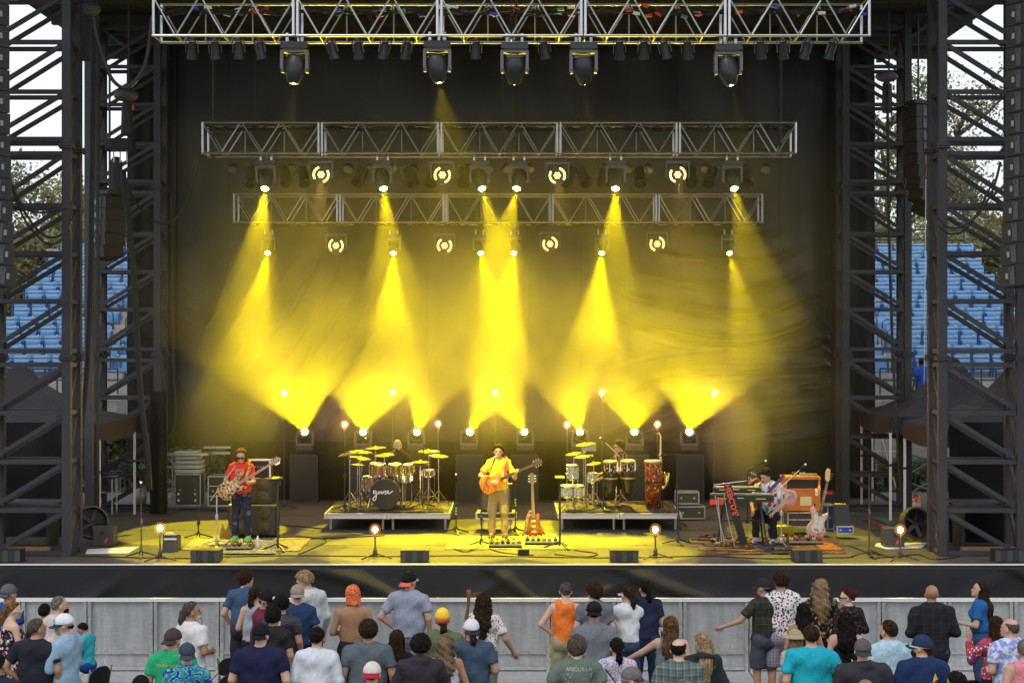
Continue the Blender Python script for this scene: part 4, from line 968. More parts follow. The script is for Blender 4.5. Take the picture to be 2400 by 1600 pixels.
    B.ell(H((0, .100, -.066)), (.024, .012, .008), .008, rot=hf)
    V, Q = B.mesh()
    # fingers: five tapered tubes rooted in each palm
    FB = MB()
    for s_ in (1, -1):
        hd = (wr[s_]-el[s_]); hd /= np.linalg.norm(hd); hd = Vector(hd); sd = hd.cross(Vector((0, 1, 0)) if abs(hd.y) < .8 else Vector((1, 0, 0))).normalized(); up = sd.cross(hd).normalized()
        base = Vector(wr[s_])+hd*.055; cur = -up if up.z > 0 else up
        for j, (off, ln) in enumerate(((-.026, .062), (-.009, .074), (.009, .070), (.025, .055))):
            a = base+sd*off; b = a+hd*(.035+ln*.35); c = b+(hd*.7+cur*.7)*ln*.4; e = c+(hd*.1+cur)*ln*.3
            FB.tube([a, b, c, e], [.0105, .0095, .0085, .001], 5)
        a = base-hd*.025-sd*s_*.024; FB.tube([a, a-sd*s_*.022+hd*.025+cur*.01, a-sd*s_*.024+hd*.055+cur*.02], [.012, .0105, .001], 5)
    fv = np.array([tuple(v) for v in FB.v], np.float32); fq = [f for f in FB.f if len(f) == 4]
    V = np.concatenate([V, fv]); Q = np.concatenate([Q, np.array(fq, np.int32)+len(V)-len(fv)])
    body = npmesh('body', V*k, Q, mat('skin_'+skin, SKINS[skin], .55, var=.08, vscale=14, spec=.3), t)
    def fin(B, name, m, amp=0., fr=9.):
        if amp:
            x_, y_, z_ = B.g[0][:, None, None], B.g[1][None, :, None], B.g[2][None, None, :]; ph = rs.uniform(0, 6, 4)
            B.S += (amp*(np.sin(z_*fr*2.3+x_*fr*1.2+ph[0]+2*np.sin(x_*5+ph[1]))*.6+np.sin(x_*fr*2.1-z_*fr*1.3+y_*fr+ph[2])*.4+.5*np.sin(z_*fr*4.1-x_*fr*3+ph[3])*.5)).astype(np.float32)
        V, Q = B.mesh()
        if len(Q) == 0: return None
        return npmesh(name, V*k, Q, m, t)
    def clipz(B, lo=None, hi=None):
        zz = B.g[2][None, None, :]
        if lo is not None: B.S = np.maximum(B.S, lo-zz+0*B.S)
        if hi is not None: B.S = np.maximum(B.S, zz-hi+0*B.S)
    c_ = 1.0; Xc, Yc = lines(lo[0], hi[0], .019*f_), lines(lo[1], hi[1], .019*f_)
    if bottom:
        kind, bm = bottom; B = Sdf(Xc, Yc, lines(0, 1.05+max(drop, -.9)*0, .022*f_))
        if kind == 'dress':
            B.cone((0, 0, 1.0+drop), (0, 0, .48), .16*w, .24*w, (1, .75, 1), .03, cut=0)
        else:
            B.cone((0, -.005, .95+drop), (0, -.005, .90+drop), .150*w**.8+.016, .155*w**.8+.016, (1, .72, 1), .04)
            if kind == 'shorts': leg(B, .020, cutk=0.0, flare=.03)
            else: leg(B, .011, .93, .008 if kind == 'jeans' else .016)
        clipz(B, hi=1.0+drop+(.02 if lean else 0)); fin(B, 'skirt' if kind == 'dress' else 'shorts' if kind == 'shorts' else 'trousers', bm, .007)
    if top:
        kind, tm = top; B = Sdf(Xc, Yc, lines(.60 if (hem or .9) < .8 else .72+drop, 1.58+drop*.5+.1, .019*f_)); hm = (hem if hem is not None else (.90 if not female else .94))+drop
        if kind == 'halter': torso(B, .016)
        else: torso(B, .025)
        if kind not in ('tank', 'halter') or True: B.cone(T((0, 0, 1.12)), T((0, -.01, .84)), .150*w**.8+.014, .176*w**.8+.016, (1, .82, 1), .05)
        if kind in ('tee', 'shirt', 'polo'):
            for s_ in (1, -1): m_ = sh[s_]+(el[s_]-sh[s_])*(sleeve or .68); B.cone(sh[s_], m_, .066*w**.5, .066*w**.5, k=.03, cut=0)
        elif kind in ('long', 'hoodie', 'jacket'):
            o = .018 if kind == 'long' else .026
            for s_ in (1, -1): B.cone(sh[s_], el[s_], .056*w**.5+o, .044*w**.5+o, k=.03); B.cone(el[s_], wr[s_], .044*w**.5+o, .030+o*.8, k=.02, cut=-.01)
            if kind != 'long': B.ell(T((0, -.075, 1.47)), (.12, .07, .055), .03)
        if kind in ('shirt', 'polo', 'jacket'): B.cone(T((0, -.01, 1.45)), T((0, -.005, 1.50)), .078, .070, k=.015, cut=0)
        clipz(B, lo=hm)
        if kind in ('tank', 'halter'):
            for s_ in (1, -1): B.ell(T((s_*(sw+.035), 0, 1.40)), (.085, .16, .13), .01, 'c')
            B.ell(T((0, .03 if kind == 'tank' else -.10, 1.50)), (.10, .15, .12 if kind == 'tank' else .24), .01, 'c')
        elif kind == 'off': clipz(B, hi=1.36+drop)
        else: B.ell(T((0, .0, 1.545)), (.082, .085, .065), .01, 'c')
        shirt = fin(B, 'shirt', tm, .011)
    else: shirt = None
    # ---- shoes
    for s_ in (1, -1):
        MB().ell((np.array(an[s_])*k+np.array((0, .065, -.045))*k), (.060*k, .165*k, .058*k), 8).build('shoe', mat('shoe_%d' % int(sum(shoes)*1000), shoes, .6), t, smooth=True)
    # ---- hair
    ht, hcol = hair; Hx, Hy_, Hz = (lines(hc[0]-.26, hc[0]+.26, .011*f_), lines(hc[1]-.30, hc[1]+.2, .011*f_), lines(hc[2]-(.62 if ht in ('long', 'wavy', 'pony', 'tail') else .20), hc[2]+.20, .012*f_))
    if ht != 'bald':
        B = Sdf(Hx, Hy_, Hz)
        thick = dict(short=.016, crop=.008, fringe=.010, curly=.036, afro=.045, messy=.028, long=.022, wavy=.03, pony=.016, bun=.016, mop=.034, tail=.018).get(ht, .016)
        def face(d, X_, Y_, Z_):
            low = -.075 if ht not in ('long', 'wavy', 'mop') else -.13
            yo, zo = (.058, .010) if ht in ('mop', 'messy') else (.038, .036); n = np.maximum(d, .70*(Y_-yo)-.72*(Z_-zo-thick*.3)); n = np.maximum(n, low-Z_-.35*np.minimum(Y_, 0)*0)
            if ht == 'fringe': n = np.maximum(n, Z_-.045+np.abs(Y_)*0)
            return n
        B.ell(hc+hf@np.array((0, -.010, .022)), (.080*hw+thick, .100+thick, .095+thick), 0, rot=hf, clip=face)
        if ht in ('long', 'wavy'):
            s2 = 1.25 if ht == 'wavy' else 1.
            B.cone(H((0, -.055, .02)), H((0, -.075, -.10)), .085*s2, .085*s2, (1.05, .75, 1), .03)
            B.cone(H((0, -.075, -.10)), T((0, -.135, 1.34)), .085*s2, .080*s2, (1.15, .55, 1), .04); B.cone(T((0, -.135, 1.34)), T((0.01, -.150, 1.17)), .080*s2, .045, (1.15, .5, 1), .03)
            for s_ in (1, -1): B.cone(H((s_*.075, -.01, -.02)), H((s_*.085, -.02, -.17)), .028*s2, .026*s2, k=.02)
        if ht in ('pony', 'tail'):
            B.ell(H((0, -.115, .02 if ht == 'pony' else -.04)), (.035, .04, .035), .01, rot=hf); B.cone(H((0, -.13, .01)), H((0, -.15, -.10)), .035, .042, k=.02); B.cone(H((0, -.15, -.10)), H((0, -.125, -.25)), .042, .018, k=.02)
        if ht == 'bun': B.ell(H((0, -.115, .045)), (.045, .045, .045), .01, rot=hf)
        x_, y_, z_ = B.g[0][:, None, None]-hc[0], B.g[1][None, :, None]-hc[1], B.g[2][None, None, :]-hc[2]
        if ht in ('curly', 'afro', 'mop', 'messy'):
            q_ = 150 if ht in ('curly', 'afro') else 95
            B.S += ((.011 if ht in ('curly', 'afro') else .013)*np.sin(x_*q_+2*np.sin(z_*60))*np.sin(y_*q_*.9+1.5*np.sin(x_*55))*np.sin(z_*q_*1.1+1)).astype(np.float32)
        elif ht in ('long', 'wavy', 'pony', 'tail'):
            B.S += (.006*np.sin(x_*170+(3.5*np.sin(z_*42) if ht == 'wavy' else .8*np.sin(z_*14)))+.003*np.sin(x_*420+z_*30)+(.004*np.sin(z_*70+x_*50) if ht == 'wavy' else 0)*1.).astype(np.float32)
        else: B.S += (.006*np.sin(x_*150+z_*60+2*np.sin(z_*70))*np.sin(y_*130+z_*90)).astype(np.float32)
        if cap: B.S = np.maximum(B.S, (z_-(-.03 if cap[0] == 'beanie' else .0 if cap[0] != 'bandana' else -.06)+0*B.S)).astype(np.float32)
        hm_ = hcol if not isinstance(hcol, str) else hmat(hcol); fin(B, 'hair', hm_)
    if beard:
        B = Sdf(Hx, Hy_, lines(hc[2]-.2, hc[2]+.05, .012*f_)); B.ell(H((0, .040, -.075)), (.060, .070, .065), 0, rot=hf, clip=lambda d, a, b, c: np.maximum(np.maximum(d, (c-.03)), -(b+.01)))
        if beard[0] == 'long': B.cone(H((0, .07, -.10)), H((0, .08, -.17)), .04, .02, k=.02)
        B.ell(H((0, .110, -.045)), (.03, .03, .02), .0, 'c', rot=hf); fin(B, 'beard', hmat(beard[1]) if isinstance(beard[1], str) else beard[1])
    if cap:
        ck, cm = cap[0], cap[1]; cr = cap[2] if len(cap) > 2 else cm
        B = Sdf(Hx, Hy_, lines(hc[2]-.22, hc[2]+.22, .011*f_))
        if ck in ('cap', 'back'):
            sg = 1 if ck == 'cap' else -1
            B.ell(hc+hf@np.array((0, -.008, .030)), (.098, .116, .112), 0, rot=hf, clip=lambda d, a, b, c: np.maximum(d, -(c+.012)))
            fin(B, 'cap', cm); q = MB(); m_ = 9; vs = []
            for i in range(m_):
                a = -1.0+2.0*i/(m_-1)
                for r_, dz in ((.095, .0), (.185-.03*abs(a), -.03-.015*abs(a))):
                    for e in (0, -.008): vs.append(H((math.sin(a)*r_*(.98 if r_ < .1 else .72), sg*(math.cos(a)*r_*1.02)-.008, .022+dz+e)))
            fs = []
            for i in range(m_-1):
                o = i*4; fs += [(o, o+4, o+6, o+2), (o+1, o+3, o+7, o+5), (o+2, o+6, o+7, o+3), (o, o+1, o+5, o+4)]
            q.add([v*k for v in vs], fs).build('brim', cr, t)
            MB().ell(np.array(H((0, -.008, .142)))*k, (.01, .01, .006), 6).build('button', cr, t)
            if len(cap) > 3:   # coloured patch on the side turned to us
                q = MB(); pt = cap[3]; q.ell(np.array(H((.02*pt[1], sg*-.108 if not pt[2] else sg*.108, .055)))*k, (.035, .012, .026), 8, Matrix(hf.tolist())); q.build('badge', pt[0], t)
        elif ck == 'beanie': B.ell(hc+hf@np.array((0, -.012, .04)), (.098, .118, .125), 0, rot=hf, clip=lambda d, a, b, c: np.maximum(d, -(c+.055))); fin(B, 'beanie', cm)
        elif ck == 'bandana':
            B.ell(hc+hf@np.array((0, -.010, .025)), (.102, .124, .120), 0, rot=hf, clip=lambda d, a, b, c: np.maximum(d, .7*(b-.05)-.7*(c-.04))); B.cone(H((0, -.05, 0)), H((0, -.06, -.13)), .085, .10, (1.05, .8, 1), .03, cut=0); fin(B, 'bandana', cm, .004, 20)
        elif ck == 'hat':
            B.ell(hc+hf@np.array((0, -.008, .045)), (.10, .118, .10), 0, rot=hf, clip=lambda d, a, b, c: np.maximum(d, -(c+.0))); fin(B, 'hat_crown', cm)
            q = MB(); n = 20; rt = Matrix(hf.tolist()); q.lathe([(.09, .03), (.175, .0), (.178, -.01), (.09, .018)], n, np.array(H((0, -.008, .03)))*k, rt, sc=(1, 1.15)); q.build('hat_brim', cr, t, smooth=True)
    if glasses:
        q = MB(); rt = Matrix(hf.tolist())
        for s_ in (1, -1):
            q.box(np.array(H((s_*.036, .112, .002)))*k, (.05, .010, .034), rt); q.box(np.array(H((s_*.082, .05, .006)))*k, (.006, .11, .012), rt)
        q.box(np.array(H((0, .115, .008)))*k, (.03, .008, .008), rt); q.build('sunglasses', glasses, t)
    elif res < 1.01 and abs((yaw+hy)) > 45:
        q = MB()
        for s_ in (1, -1): q.ell(np.array(H((s_*.033, .088, .001)))*k, (.010, .006, .006), 6)
        q.build('eye', mat('eye_dark', (.03, .02, .015), .2), t, smooth=True)
        q = MB(); rt = Matrix(hf.tolist())
        for s_ in (1, -1): q.box(np.array(H((s_*.034, .097, .022)))*k, (.032, .008, .007), rt)
        q.build('eyebrow', hmat(hcol) if isinstance(hcol, str) and ht != 'bald' else hmat('brown'), t)
        MB().box(np.array(H((0, .108, -.067)))*k, (.036, .008, .007), rt).build('lips', mat('lips', (.30, .10, .08), .5), t)
    t['_'] = 0; del t['_']
    PJ[t.name] = dict(H=H, T=T, wr=wr, k=k, shirt=shirt, hf=hf, el=el, sh=sh)
    return t
PJ = {}
def print_on(t, name, m, text=None, size=.06, xz=(0, 1.3), back=True, shapes=None):
    """flat print draped on the back (or chest) of a shirt"""
    sh = PJ[t.name]['shirt']; k = PJ[t.name]['k']
    bv = BVHTree.FromPolygons([v.co[:] for v in sh.data.vertices], [p.vertices[:] for p in sh.data.polygons])
    vs, fs = [], []
    if text:
        for i, line in enumerate(text):
            c = bpy.data.curves.new('print', 'FONT'); c.body = line[0]; c.size = line[1]; c.align_x = 'CENTER'; c.resolution_u = 2
            o = bpy.data.objects.new('print', c); COL.objects.link(o); dg = bpy.context.evaluated_depsgraph_get(); me = bpy.data.meshes.new_from_object(o.evaluated_get(dg))
            ov = len(vs); vs += [((1 if back else -1)*v.co.x+xz[0]+(line[3] if len(line) > 3 else 0), v.co.y+xz[1]+line[2]) for v in me.vertices]; fs += [tuple(q+ov for q in p.vertices) for p in me.polygons]
            bpy.data.objects.remove(o); bpy.data.curves.remove(c)
    for pl in shapes or ():
        ov = len(vs); vs += [(a+xz[0], b+xz[1]) for a, b in pl]; fs.append(tuple(range(ov, ov+len(pl))))
    out = []
    for a, b in vs:
        r = bv.ray_cast(Vector((a*k, (-1 if back else 1)*1.0, b*k)), Vector((0, 1 if back else -1, 0)), 2)
        p = r[0] if r[0] is not None else Vector((a*k, (-.14 if back else .14), b*k)); out.append((p.x, p.y+(-.006 if back else .006), p.z))
    return MB().add(out, fs).build(name, m, t)
CT = {}
def cloth(r, g, b, rough=.85):
    y_ = .3*r+.59*g+.11*b; r, g, b = [int(c*.88+y_*.12) for c in (r, g, b)]
    n = 'cloth_%d_%d_%d' % (r, g, b); return mat(n, L(r, g, b), rough, var=.10, vscale=30, spec=.15, bump=1., bscale=1., bmap=((16, 16, 5.5), (.5, .35, 0)))
# ---------------------------------------------------------------- musicians and backline
ZR = ZS+.345      # riser deck
DG = DF(1262)     # singer's distance
def riser(label, xa, xb, D, depth=2.44):
    w = xb-xa; t = thing('drum_riser', label, 'riser', ((xa+xb)/2, D, ZS))
    MB().box((0, depth/2, .325), (w-.05, depth-.05, .03)).build('deck', mat('riser_deck', (.03, .03, .03), .8), t)
    q = MB(); h = .1; z = .29
    for s_ in (-1, 1):
        cx = s_*w/4
        q.box((cx, 0, z+.045), (w/2-.01, .05, .012)); q.box((cx, .01, z), (w/2-.01, .02, .09)); q.box((cx, 0, z-.045), (w/2-.01, .05, .012))
    q.build('front_beam', mat('riser_alu', (.55, .55, .56), .4, .35), t)
    q = MB()
    for x in (-w/2+.02, -.03, .03, w/2-.02): q.box((x, -.012, z), (.045, .05, .11))
    q.build('corner_block', ALU, t)
    for s_ in (-1, 1): MB().box((s_*(w/2-.01), depth/2, z), (.03, depth-.05, .1)).build('side_beam', ALU, t)
    MB().box((0, depth-.01, z), (w, .03, .1)).build('rear_beam', ALU, t)
    me = MB().tube([(0, 0, 0), (0, 0, .25)], .025, 8).mesh('leg', ALU2)
    for x in (-w/2+.1, -.1, .1, w/2-.1):
        for y in (.25, depth-.15): link('leg', me, t, (x, y, 0))
    return t
DR = DF(1212-0, ZR-.0)   # front edge distance
DR = 31.4
riser('low riser with aluminium edge under the wooden drum kit', X(760, DR), X(1054, DR), DR)
riser('low riser with aluminium edge under the hand drums', X(1307, DR), X(1598, DR), DR)
RUGP = pattern('riser_rug_pattern', 'speck', [L(60, 50, 45), L(110, 95, 70), L(40, 30, 40)], 14)
def rug(label, pts, z, m):
    o = MB().add([(a, b, z+.012) for a, b in pts]+[(a, b, z) for a, b in pts], [tuple(range(len(pts)))]+[(i, (i+1) % len(pts), (i+1) % len(pts)+len(pts), i+len(pts)) for i in range(len(pts))]).build('rug', m); tag(o, label, 'rug'); return o
rug('dark patterned rug on the left riser under the drum kit', [(X(775, DR+.1), DR+.1), (X(1040, DR+.1), DR+.1), (X(1030, DR+2.2), DR+2.2), (X(785, DR+2.2), DR+2.2)], ZR+.001, RUGP)
rug('dark patterned rug on the right riser under the hand drums', [(X(1318, DR+.1), DR+.1), (X(1585, DR+.1), DR+.1), (X(1575, DR+2.2), DR+2.2), (X(1330, DR+2.2), DR+2.2)], ZR+.001, RUGP)
def fp(px, py, z=ZS): D = DF(py, z); return (X(px, D), D)
rug('pale patterned rug on the deck under the bassist', [fp(425, 1290), fp(700, 1292), fp(730, 1262), fp(455, 1262)], ZS+.004, pattern('rug_pale', 'speck', [L(135, 124, 95), L(98, 98, 76), L(155, 144, 116), L(76, 68, 68)], 16))
rug('blue grey rug lying in the middle of the bassist\'s pale rug', [fp(515, 1300), fp(645, 1300), fp(650, 1264), fp(540, 1264)], ZS+.018, pattern('rug_blue', 'speck', [L(90, 90, 115), L(130, 125, 140), L(60, 60, 85)], 12))
rug('green and cream patterned rug under the singer', [fp(1042, 1288), fp(1345, 1288), fp(1330, 1258), fp(1058, 1258)], ZS+.004, pattern('rug_green', 'speck', [L(112, 124, 84), L(80, 104, 76), L(140, 132, 96)], 14))
rug('dark purple red rug under the keyboard player', [fp(1655, 1300), fp(1985, 1298), fp(1960, 1262), fp(1700, 1262)], ZS+.004, pattern('rug_red', 'speck', [L(70, 48, 62), L(110, 60, 60), L(130, 95, 60)], 14))
rug('orange patterned rug corner right of the keyboard player', [fp(1925, 1291), fp(1975, 1291), fp(1938, 1268), fp(1900, 1268)], ZS+.018, pattern('rug_orange', 'speck', [L(150, 90, 50), L(180, 120, 60), L(110, 60, 50)], 16))

# ---- drums
WOODR = mat('drum_walnut', L(150, 88, 60), .28, var=.3, vscale=18, coat=.6)
SPARK = pattern('drum_sparkle', 'speck', [L(200, 205, 210), L(120, 125, 130), L(240, 240, 240), L(70, 70, 75)], 55, .25)
CYM = mat('cymbal_bronze', (.26, .18, .07), .42, .9, var=.1, vscale=40)
HEADW = mat('drum_skin', (.75, .73, .68), .5)
def drum(name, label, loc, r, h, shell, tilt=(0, 0), lying=False, group=None, skin=HEADW, front=None, ztop=0.):
    t = thing(name, label, 'drum', loc, 0, group); rot = Euler((R(90), 0, 0)).to_matrix() if lying else Euler((R(tilt[0]), R(tilt[1]), 0)).to_matrix()
    n = 24; c = Vector((0, 0, 0))
    MB().lathe([(r, -h/2), (r, h/2)], n, c, rot).build('shell', shell, t, smooth='auto')
    for s_, z in (('top', h/2), ('bottom', -h/2)):
        q = MB(); q.lathe([(r+.004, z-.025), (r+.016, z-.02), (r+.016, z+.012), (r-.002, z+.012)], n, c, rot); q.build('hoop', CHR if not lying else BLK, t, smooth='auto')
        hd = (front or skin) if s_ == 'top' else skin
        MB().lathe([(r*.985, z-.004 if z > 0 else z-.016), (r*.985, z+.016 if z > 0 else z+.004)], n, c, rot).build('drum_head', hd, t)
    me = MB().tube([(0, 0, -h/2+.01), (0, 0, h/2-.01)], .006, 5).box((0, 0, h*.22), (.02, .02, .05)).box((0, 0, -h*.22), (.02, .02, .05)).mesh('lug', CHR)
    for k in range(8):
        a = 2*math.pi*k/8+.2; o = link('lug', me, t, rot @ Vector(((r+.016)*math.cos(a), (r+.016)*math.sin(a), 0)), rot.to_euler())
    if ztop:
        q = MB()
        for a in (30, 150, 270): q.tube([((r+.02)*math.cos(R(a)), (r+.02)*math.sin(R(a)), -h*.1), ((r+.03)*math.cos(R(a)), (r+.03)*math.sin(R(a)), -ztop)], .011, 6)
        q.build('leg', CHR, t)
    return t
def stand(t, h, s=.28, m=CHR, boom=None):
    MB().tube([(0, 0, .1), (0, 0, h)], .013, 7).build('pole', m, t)
    for k in range(3):
        a = R(30+k*120); q = MB(); q.bar((0, 0, .38), (s*math.cos(a), s*math.sin(a), .012), .018); q.bar((0, 0, .16), (s*.5*math.cos(a), s*.5*math.sin(a), .20), .012); q.build('leg', m, t)
def cymbal(label, px, py, D, r, tilt=(8, 0), base=ZR, m=CHR, two=False):
    p = P(px, py, D); h = p.z-base; t = thing('cymbal', label, 'cymbal', (p.x, D, base)); stand(t, h-.03, m=m)
    rot = Euler((R(tilt[0]), R(tilt[1]), 0)).to_matrix()
    for j in range(2 if two else 1):
        MB().lathe([(r, 0), (r*.6, .012), (r*.2, .022), (r*.15, .04), (.01, .05), (.01, .04), (r*.15, .03), (r*.6, .006), (r, -.003)], 28, (0, 0, h-j*.05), rot).build('plate', CYM, t, smooth=True)
    return t
DK = DR+.75
def at(px, py, D): return P(px, py, D)
SKB = mat('bass_drum_front', (.015, .015, .015), .25)
bd = drum('bass_drum', 'black fronted bass drum with goose written in white script', P(904, 1155, DR+.55), .285, .44, mat('dark_walnut', L(90, 55, 40), .3, var=.3, vscale=16, coat=.4), lying=True, front=SKB)
# handwriting on the head: strokes as flat ribbons
def script(parent, strokes, s, y, m, w=.012):
    q = MB()
    for st in strokes:
        pts = smoothp([Vector((a*s, y, b*s)) for a, b in st], 6); vs = []
        for i, p in enumerate(pts):
            d = (pts[min(i+1, len(pts)-1)]-pts[max(i-1, 0)]).normalized(); nn = Vector((-d.z, 0, d.x))*w/2; vs += [p+nn, p-nn]
        q.add(vs, [(2*i, 2*i+2, 2*i+3, 2*i+1) for i in range(len(pts)-1)])
        q.add([v+Vector((0, .002, 0)) for v in vs], [(2*i+1, 2*i+3, 2*i+2, 2*i) for i in range(len(pts)-1)])
    return q.build('script_lettering', m, parent)
goose = [[(-1.25, .42), (-1.5, .5), (-1.62, .3), (-1.5, .1), (-1.28, .2), (-1.2, .45), (-1.2, .1), (-1.22, -.5), (-1.4, -.85), (-1.65, -.8), (-1.6, -.5), (-1.2, -.1), (-.85, .15)],
         [(-.75, .42), (-.95, .3), (-.85, .1), (-.65, .2), (-.68, .4), (-.55, .3), (-.35, .42), (-.5, .2), (-.38, .08), (-.2, .22), (-.25, .4), (-.1, .35), (.1, .48), (.2, .2), (.12, .02), (-.05, .08)],
         [(.12, .1), (.4, .25), (.55, .42), (.42, .5), (.38, .25), (.55, .1), (.8, .2), (1.15, .5)]]
script(bd, goose, .14, -.245, mat('white_ink', (.85, .85, .85), .5, emit=None), .017)
for s_ in (-1, 1): MB().tube([(s_*.28, -.12, -.05), (s_*.34, -.22, -.27)], .011, 6).build('spur', CHR, bd)
drum('rack_tom', 'larger walnut rack tom above the bass drum on the left', at(884, 1099, DK), .145, .21, WOODR, (8, 4)); drum('rack_tom', 'middle walnut rack tom above the bass drum', at(926, 1099, DK), .125, .19, WOODR, (8, 0)); drum('rack_tom', 'smallest walnut rack tom at the right of the three', at(958, 1098, DK), .10, .17, WOODR, (8, -6))
drum('floor_tom', 'walnut floor tom beside the bass drum on the left', at(870, 1132, DR+.8), .15, .27, WOODR, ztop=.45); drum('snare_drum', 'chrome snare drum above the right side of the bass drum', at(945, 1120, DR+1.1), .17, .13, CHR, ztop=.5); drum('side_drum', 'small walnut side drum at the right end of the kit', at(1004, 1108, DR+.8), .115, .11, WOODR, ztop=.55)
for i, (px, py, r, tl, dd, nm) in enumerate(((820, 1062, .24, (6, -14), .5, 'leftmost bronze cymbal of the kit, tilted'), (848, 1060, .22, (5, 2), 1.4, 'bronze cymbal second from the left of the kit'), (843, 1074, .23, (5, 8), .6, 'low bronze cymbal above the floor tom'), (901, 1067, .2, (8, -4), 1.0, 'bronze cymbal over the larger rack tom'), (838, 1089, .14, (3, 4), .9, 'small splash cymbal at the left of the toms'), (985, 1083, .18, (3, 0), .9, 'pair of hi-hat cymbals right of the toms'), (1005, 1058, .23, (5, 0), 1.5, 'bronze cymbal behind on the drummer\'s left'), (1028, 1069, .2, (7, 4), .9, 'rightmost bronze cymbal of the kit'), (880, 1050, .22, (4, -4), 1.9, 'highest bronze cymbal left of the drummer'))):
    cymbal(nm, px, py, DR+dd, r, tl, two='pair' in nm)
def micstand(label, px, pyb, h, boom=None, base=ZS, m=BLK, D=None, mic=True, s=.3, tripod=True):
    D = D or DF(pyb, base); x = X(px, D); t = thing('microphone_stand', label, 'microphone stand', (x, D, base))
    MB().tube([(0, 0, .06), (0, 0, h)], .012, 7).build('pole', m, t)
    MB().lathe([(.03, 0), (.03, .06), (.015, .09)], 8, (0, 0, h*.52)).build('clutch', m, t)
    if tripod:
        for k in range(3):
            a = R(-80+k*120); MB().bar((0, 0, .10), (s*math.cos(a), s*math.sin(a), .01), .022).build('leg', m, t)
    MB().lathe([(.035, .0), (.035, .07), (.02, .11)], 8, (0, 0, .04)).build('hub', m, t)
    e = Vector((0, 0, h))
    if boom:
        e = Vector((boom[0], boom[1], h+boom[2])); b = Vector((-boom[0]*.35, -boom[1]*.35, h-boom[2]*.35)); MB().tube([b, e], .009, 6).build('boom', m, t)
    if mic:
        d = (e-Vector((0, 0, h))).normalized() if boom else Vector((0, -.3, 1)).normalized(); rot = d.to_track_quat('Z', 'X').to_matrix(); f = e
        MB().lathe([(.012, 0), (.017, .12), (.02, .13)], 8, f, rot).build('microphone', PLAS, t, smooth=True); MB().ell(f+rot@Vector((0, 0, .155)), (.027, .027, .03), 8).build('microphone_head', CHR, t, smooth=True)
    return t
micstand('overhead microphone stand at the left of the drum kit', 808, 0, 1.25, (.28, 0, .13), ZR, D=DR+.5); micstand('overhead microphone stand at the right of the drum kit', 993, 0, 1.3, (-.1, 0, .2), ZR, D=DR+.9)
DRM = DR+1.55
# drummer
def stool(label, x, y, z, h=.5, m=PLAS):
    t = thing('stool', label, 'stool', (x, y, z)); MB().lathe([(.15, h-.07), (.17, h-.04), (.16, h), (.02, h+.01)], 16).build('seat', m, t, smooth=True); MB().tube([(0, 0, .1), (0, 0, h-.05)], .02, 8).build('pole', CHR, t)
    for k in range(3): a = R(30+120*k); MB().bar((0, 0, .25), (.24*math.cos(a), .24*math.sin(a), .01), .02).build('leg', CHR, t)
stool('round drum stool under the bald drummer', X(931, DRM), DRM+.05, ZR); stool('round stool under the percussionist', X(1455, DRM-.1), DRM-.05, ZR)
BAND = 'musicians on the stage'
dm = person('bald bearded drummer in a black printed t-shirt behind the walnut kit', X(931, DRM), DRM, ZR, 1.78, 180, 'l', ('bald', 'brown'), ('tee', cloth(38, 38, 36)), ('jeans', cloth(120, 96, 74)), (((.26, .10, 1.12), (.20, .36, 1.02)), ((-.29, .08, 1.13), (-.22, .36, 1.05))), hy=22, hp=-8, sit=True, group=BAND, beard=('s', 'brown'), w=1.04)
print_on(dm, 'chest_print', mat('print_grey', (.5, .5, .5), .7), [('LIVE', .055, .05), ('FROM', .05, -.005), ('HERE', .05, -.06)], xz=(0, .80), back=False)
for s_ in (1, -1):
    j = PJ[dm.name]; w_ = Vector(j['wr'][s_])*j['k']
    o = MB().tube([w_+Vector((0, .02, .0)), w_+Vector((-s_*.10, .34, .05))], [.008, .006], 6).build('drumstick', mat('hickory', (.6, .42, .22), .5), None, dm.location, dm.rotation_euler); tag(o, 'drumstick in the drummer\'s %s hand' % ('right' if s_ > 0 else 'left'), 'drumstick')
# percussion rig
cg = pattern('flame_print', 'speck', [L(120, 60, 30), L(228, 120, 45), L(200, 80, 40), L(235, 170, 70), L(60, 35, 25)], 20, .4)
def conga(label, px, pytop, D, r, h, m, group=None, flames=None):
    p = P(px, pytop, D); t = thing('conga_drum', label, 'drum', (p.x, D, p.z-h), 0, group)
    MB().lathe([(r*.72, 0), (r*.80, h*.15), (r*1.12, h*.55), (r*1.08, h*.8), (r*.95, h-.02)], 24).build('shell', m, t, smooth=True)
    MB().lathe([(r+.012, h-.05), (r+.03, h-.02), (r+.02, h+.005), (r-.01, h+.012)], 24).build('rim', mat('brass_rim', (.75, .55, .2), .35, .8), t, smooth='auto')
    MB().cyl((0, 0, h+.008), r-.005, .02, 24).build('drum_head', HEADW, t)
    MB().lathe([(r*1.125, h*.50), (r*1.13, h*.54)], 24).build('band', mat('brass_rim', (.75, .55, .2), .35, .8), t)
    me = MB().bar((0, 0, 0), (0, 0, .17), .018, .008).mesh('lug', CHR)
    for k in range(6): a = R(20+60*k); link('lug', me, t, ((r+.035)*math.cos(a), (r+.035)*math.sin(a), h-.2))
    if flames is not None: MB().lathe([(r*1.11, h*.70), (r*1.09, h*.80), (r*1.0, h*.92)], 24).build('painted_band', flames, t, smooth=True)
    return t
LBLK = mat('drum_black_lacquer', (.02, .018, .016), .2, coat=.8)
fl = pattern('conga_flames', 'speck', [L(40, 30, 25), L(220, 200, 150), L(190, 140, 70)], 22, .3)
conga('black conga with gold rim on the right riser, left of the pair', 1431, 1080, DR+.55, .125, .72, LBLK, 'pair of black congas', fl); conga('black conga with gold rim on the right riser, right of the pair', 1472, 1079, DR+.6, .13, .72, LBLK, 'pair of black congas', fl)
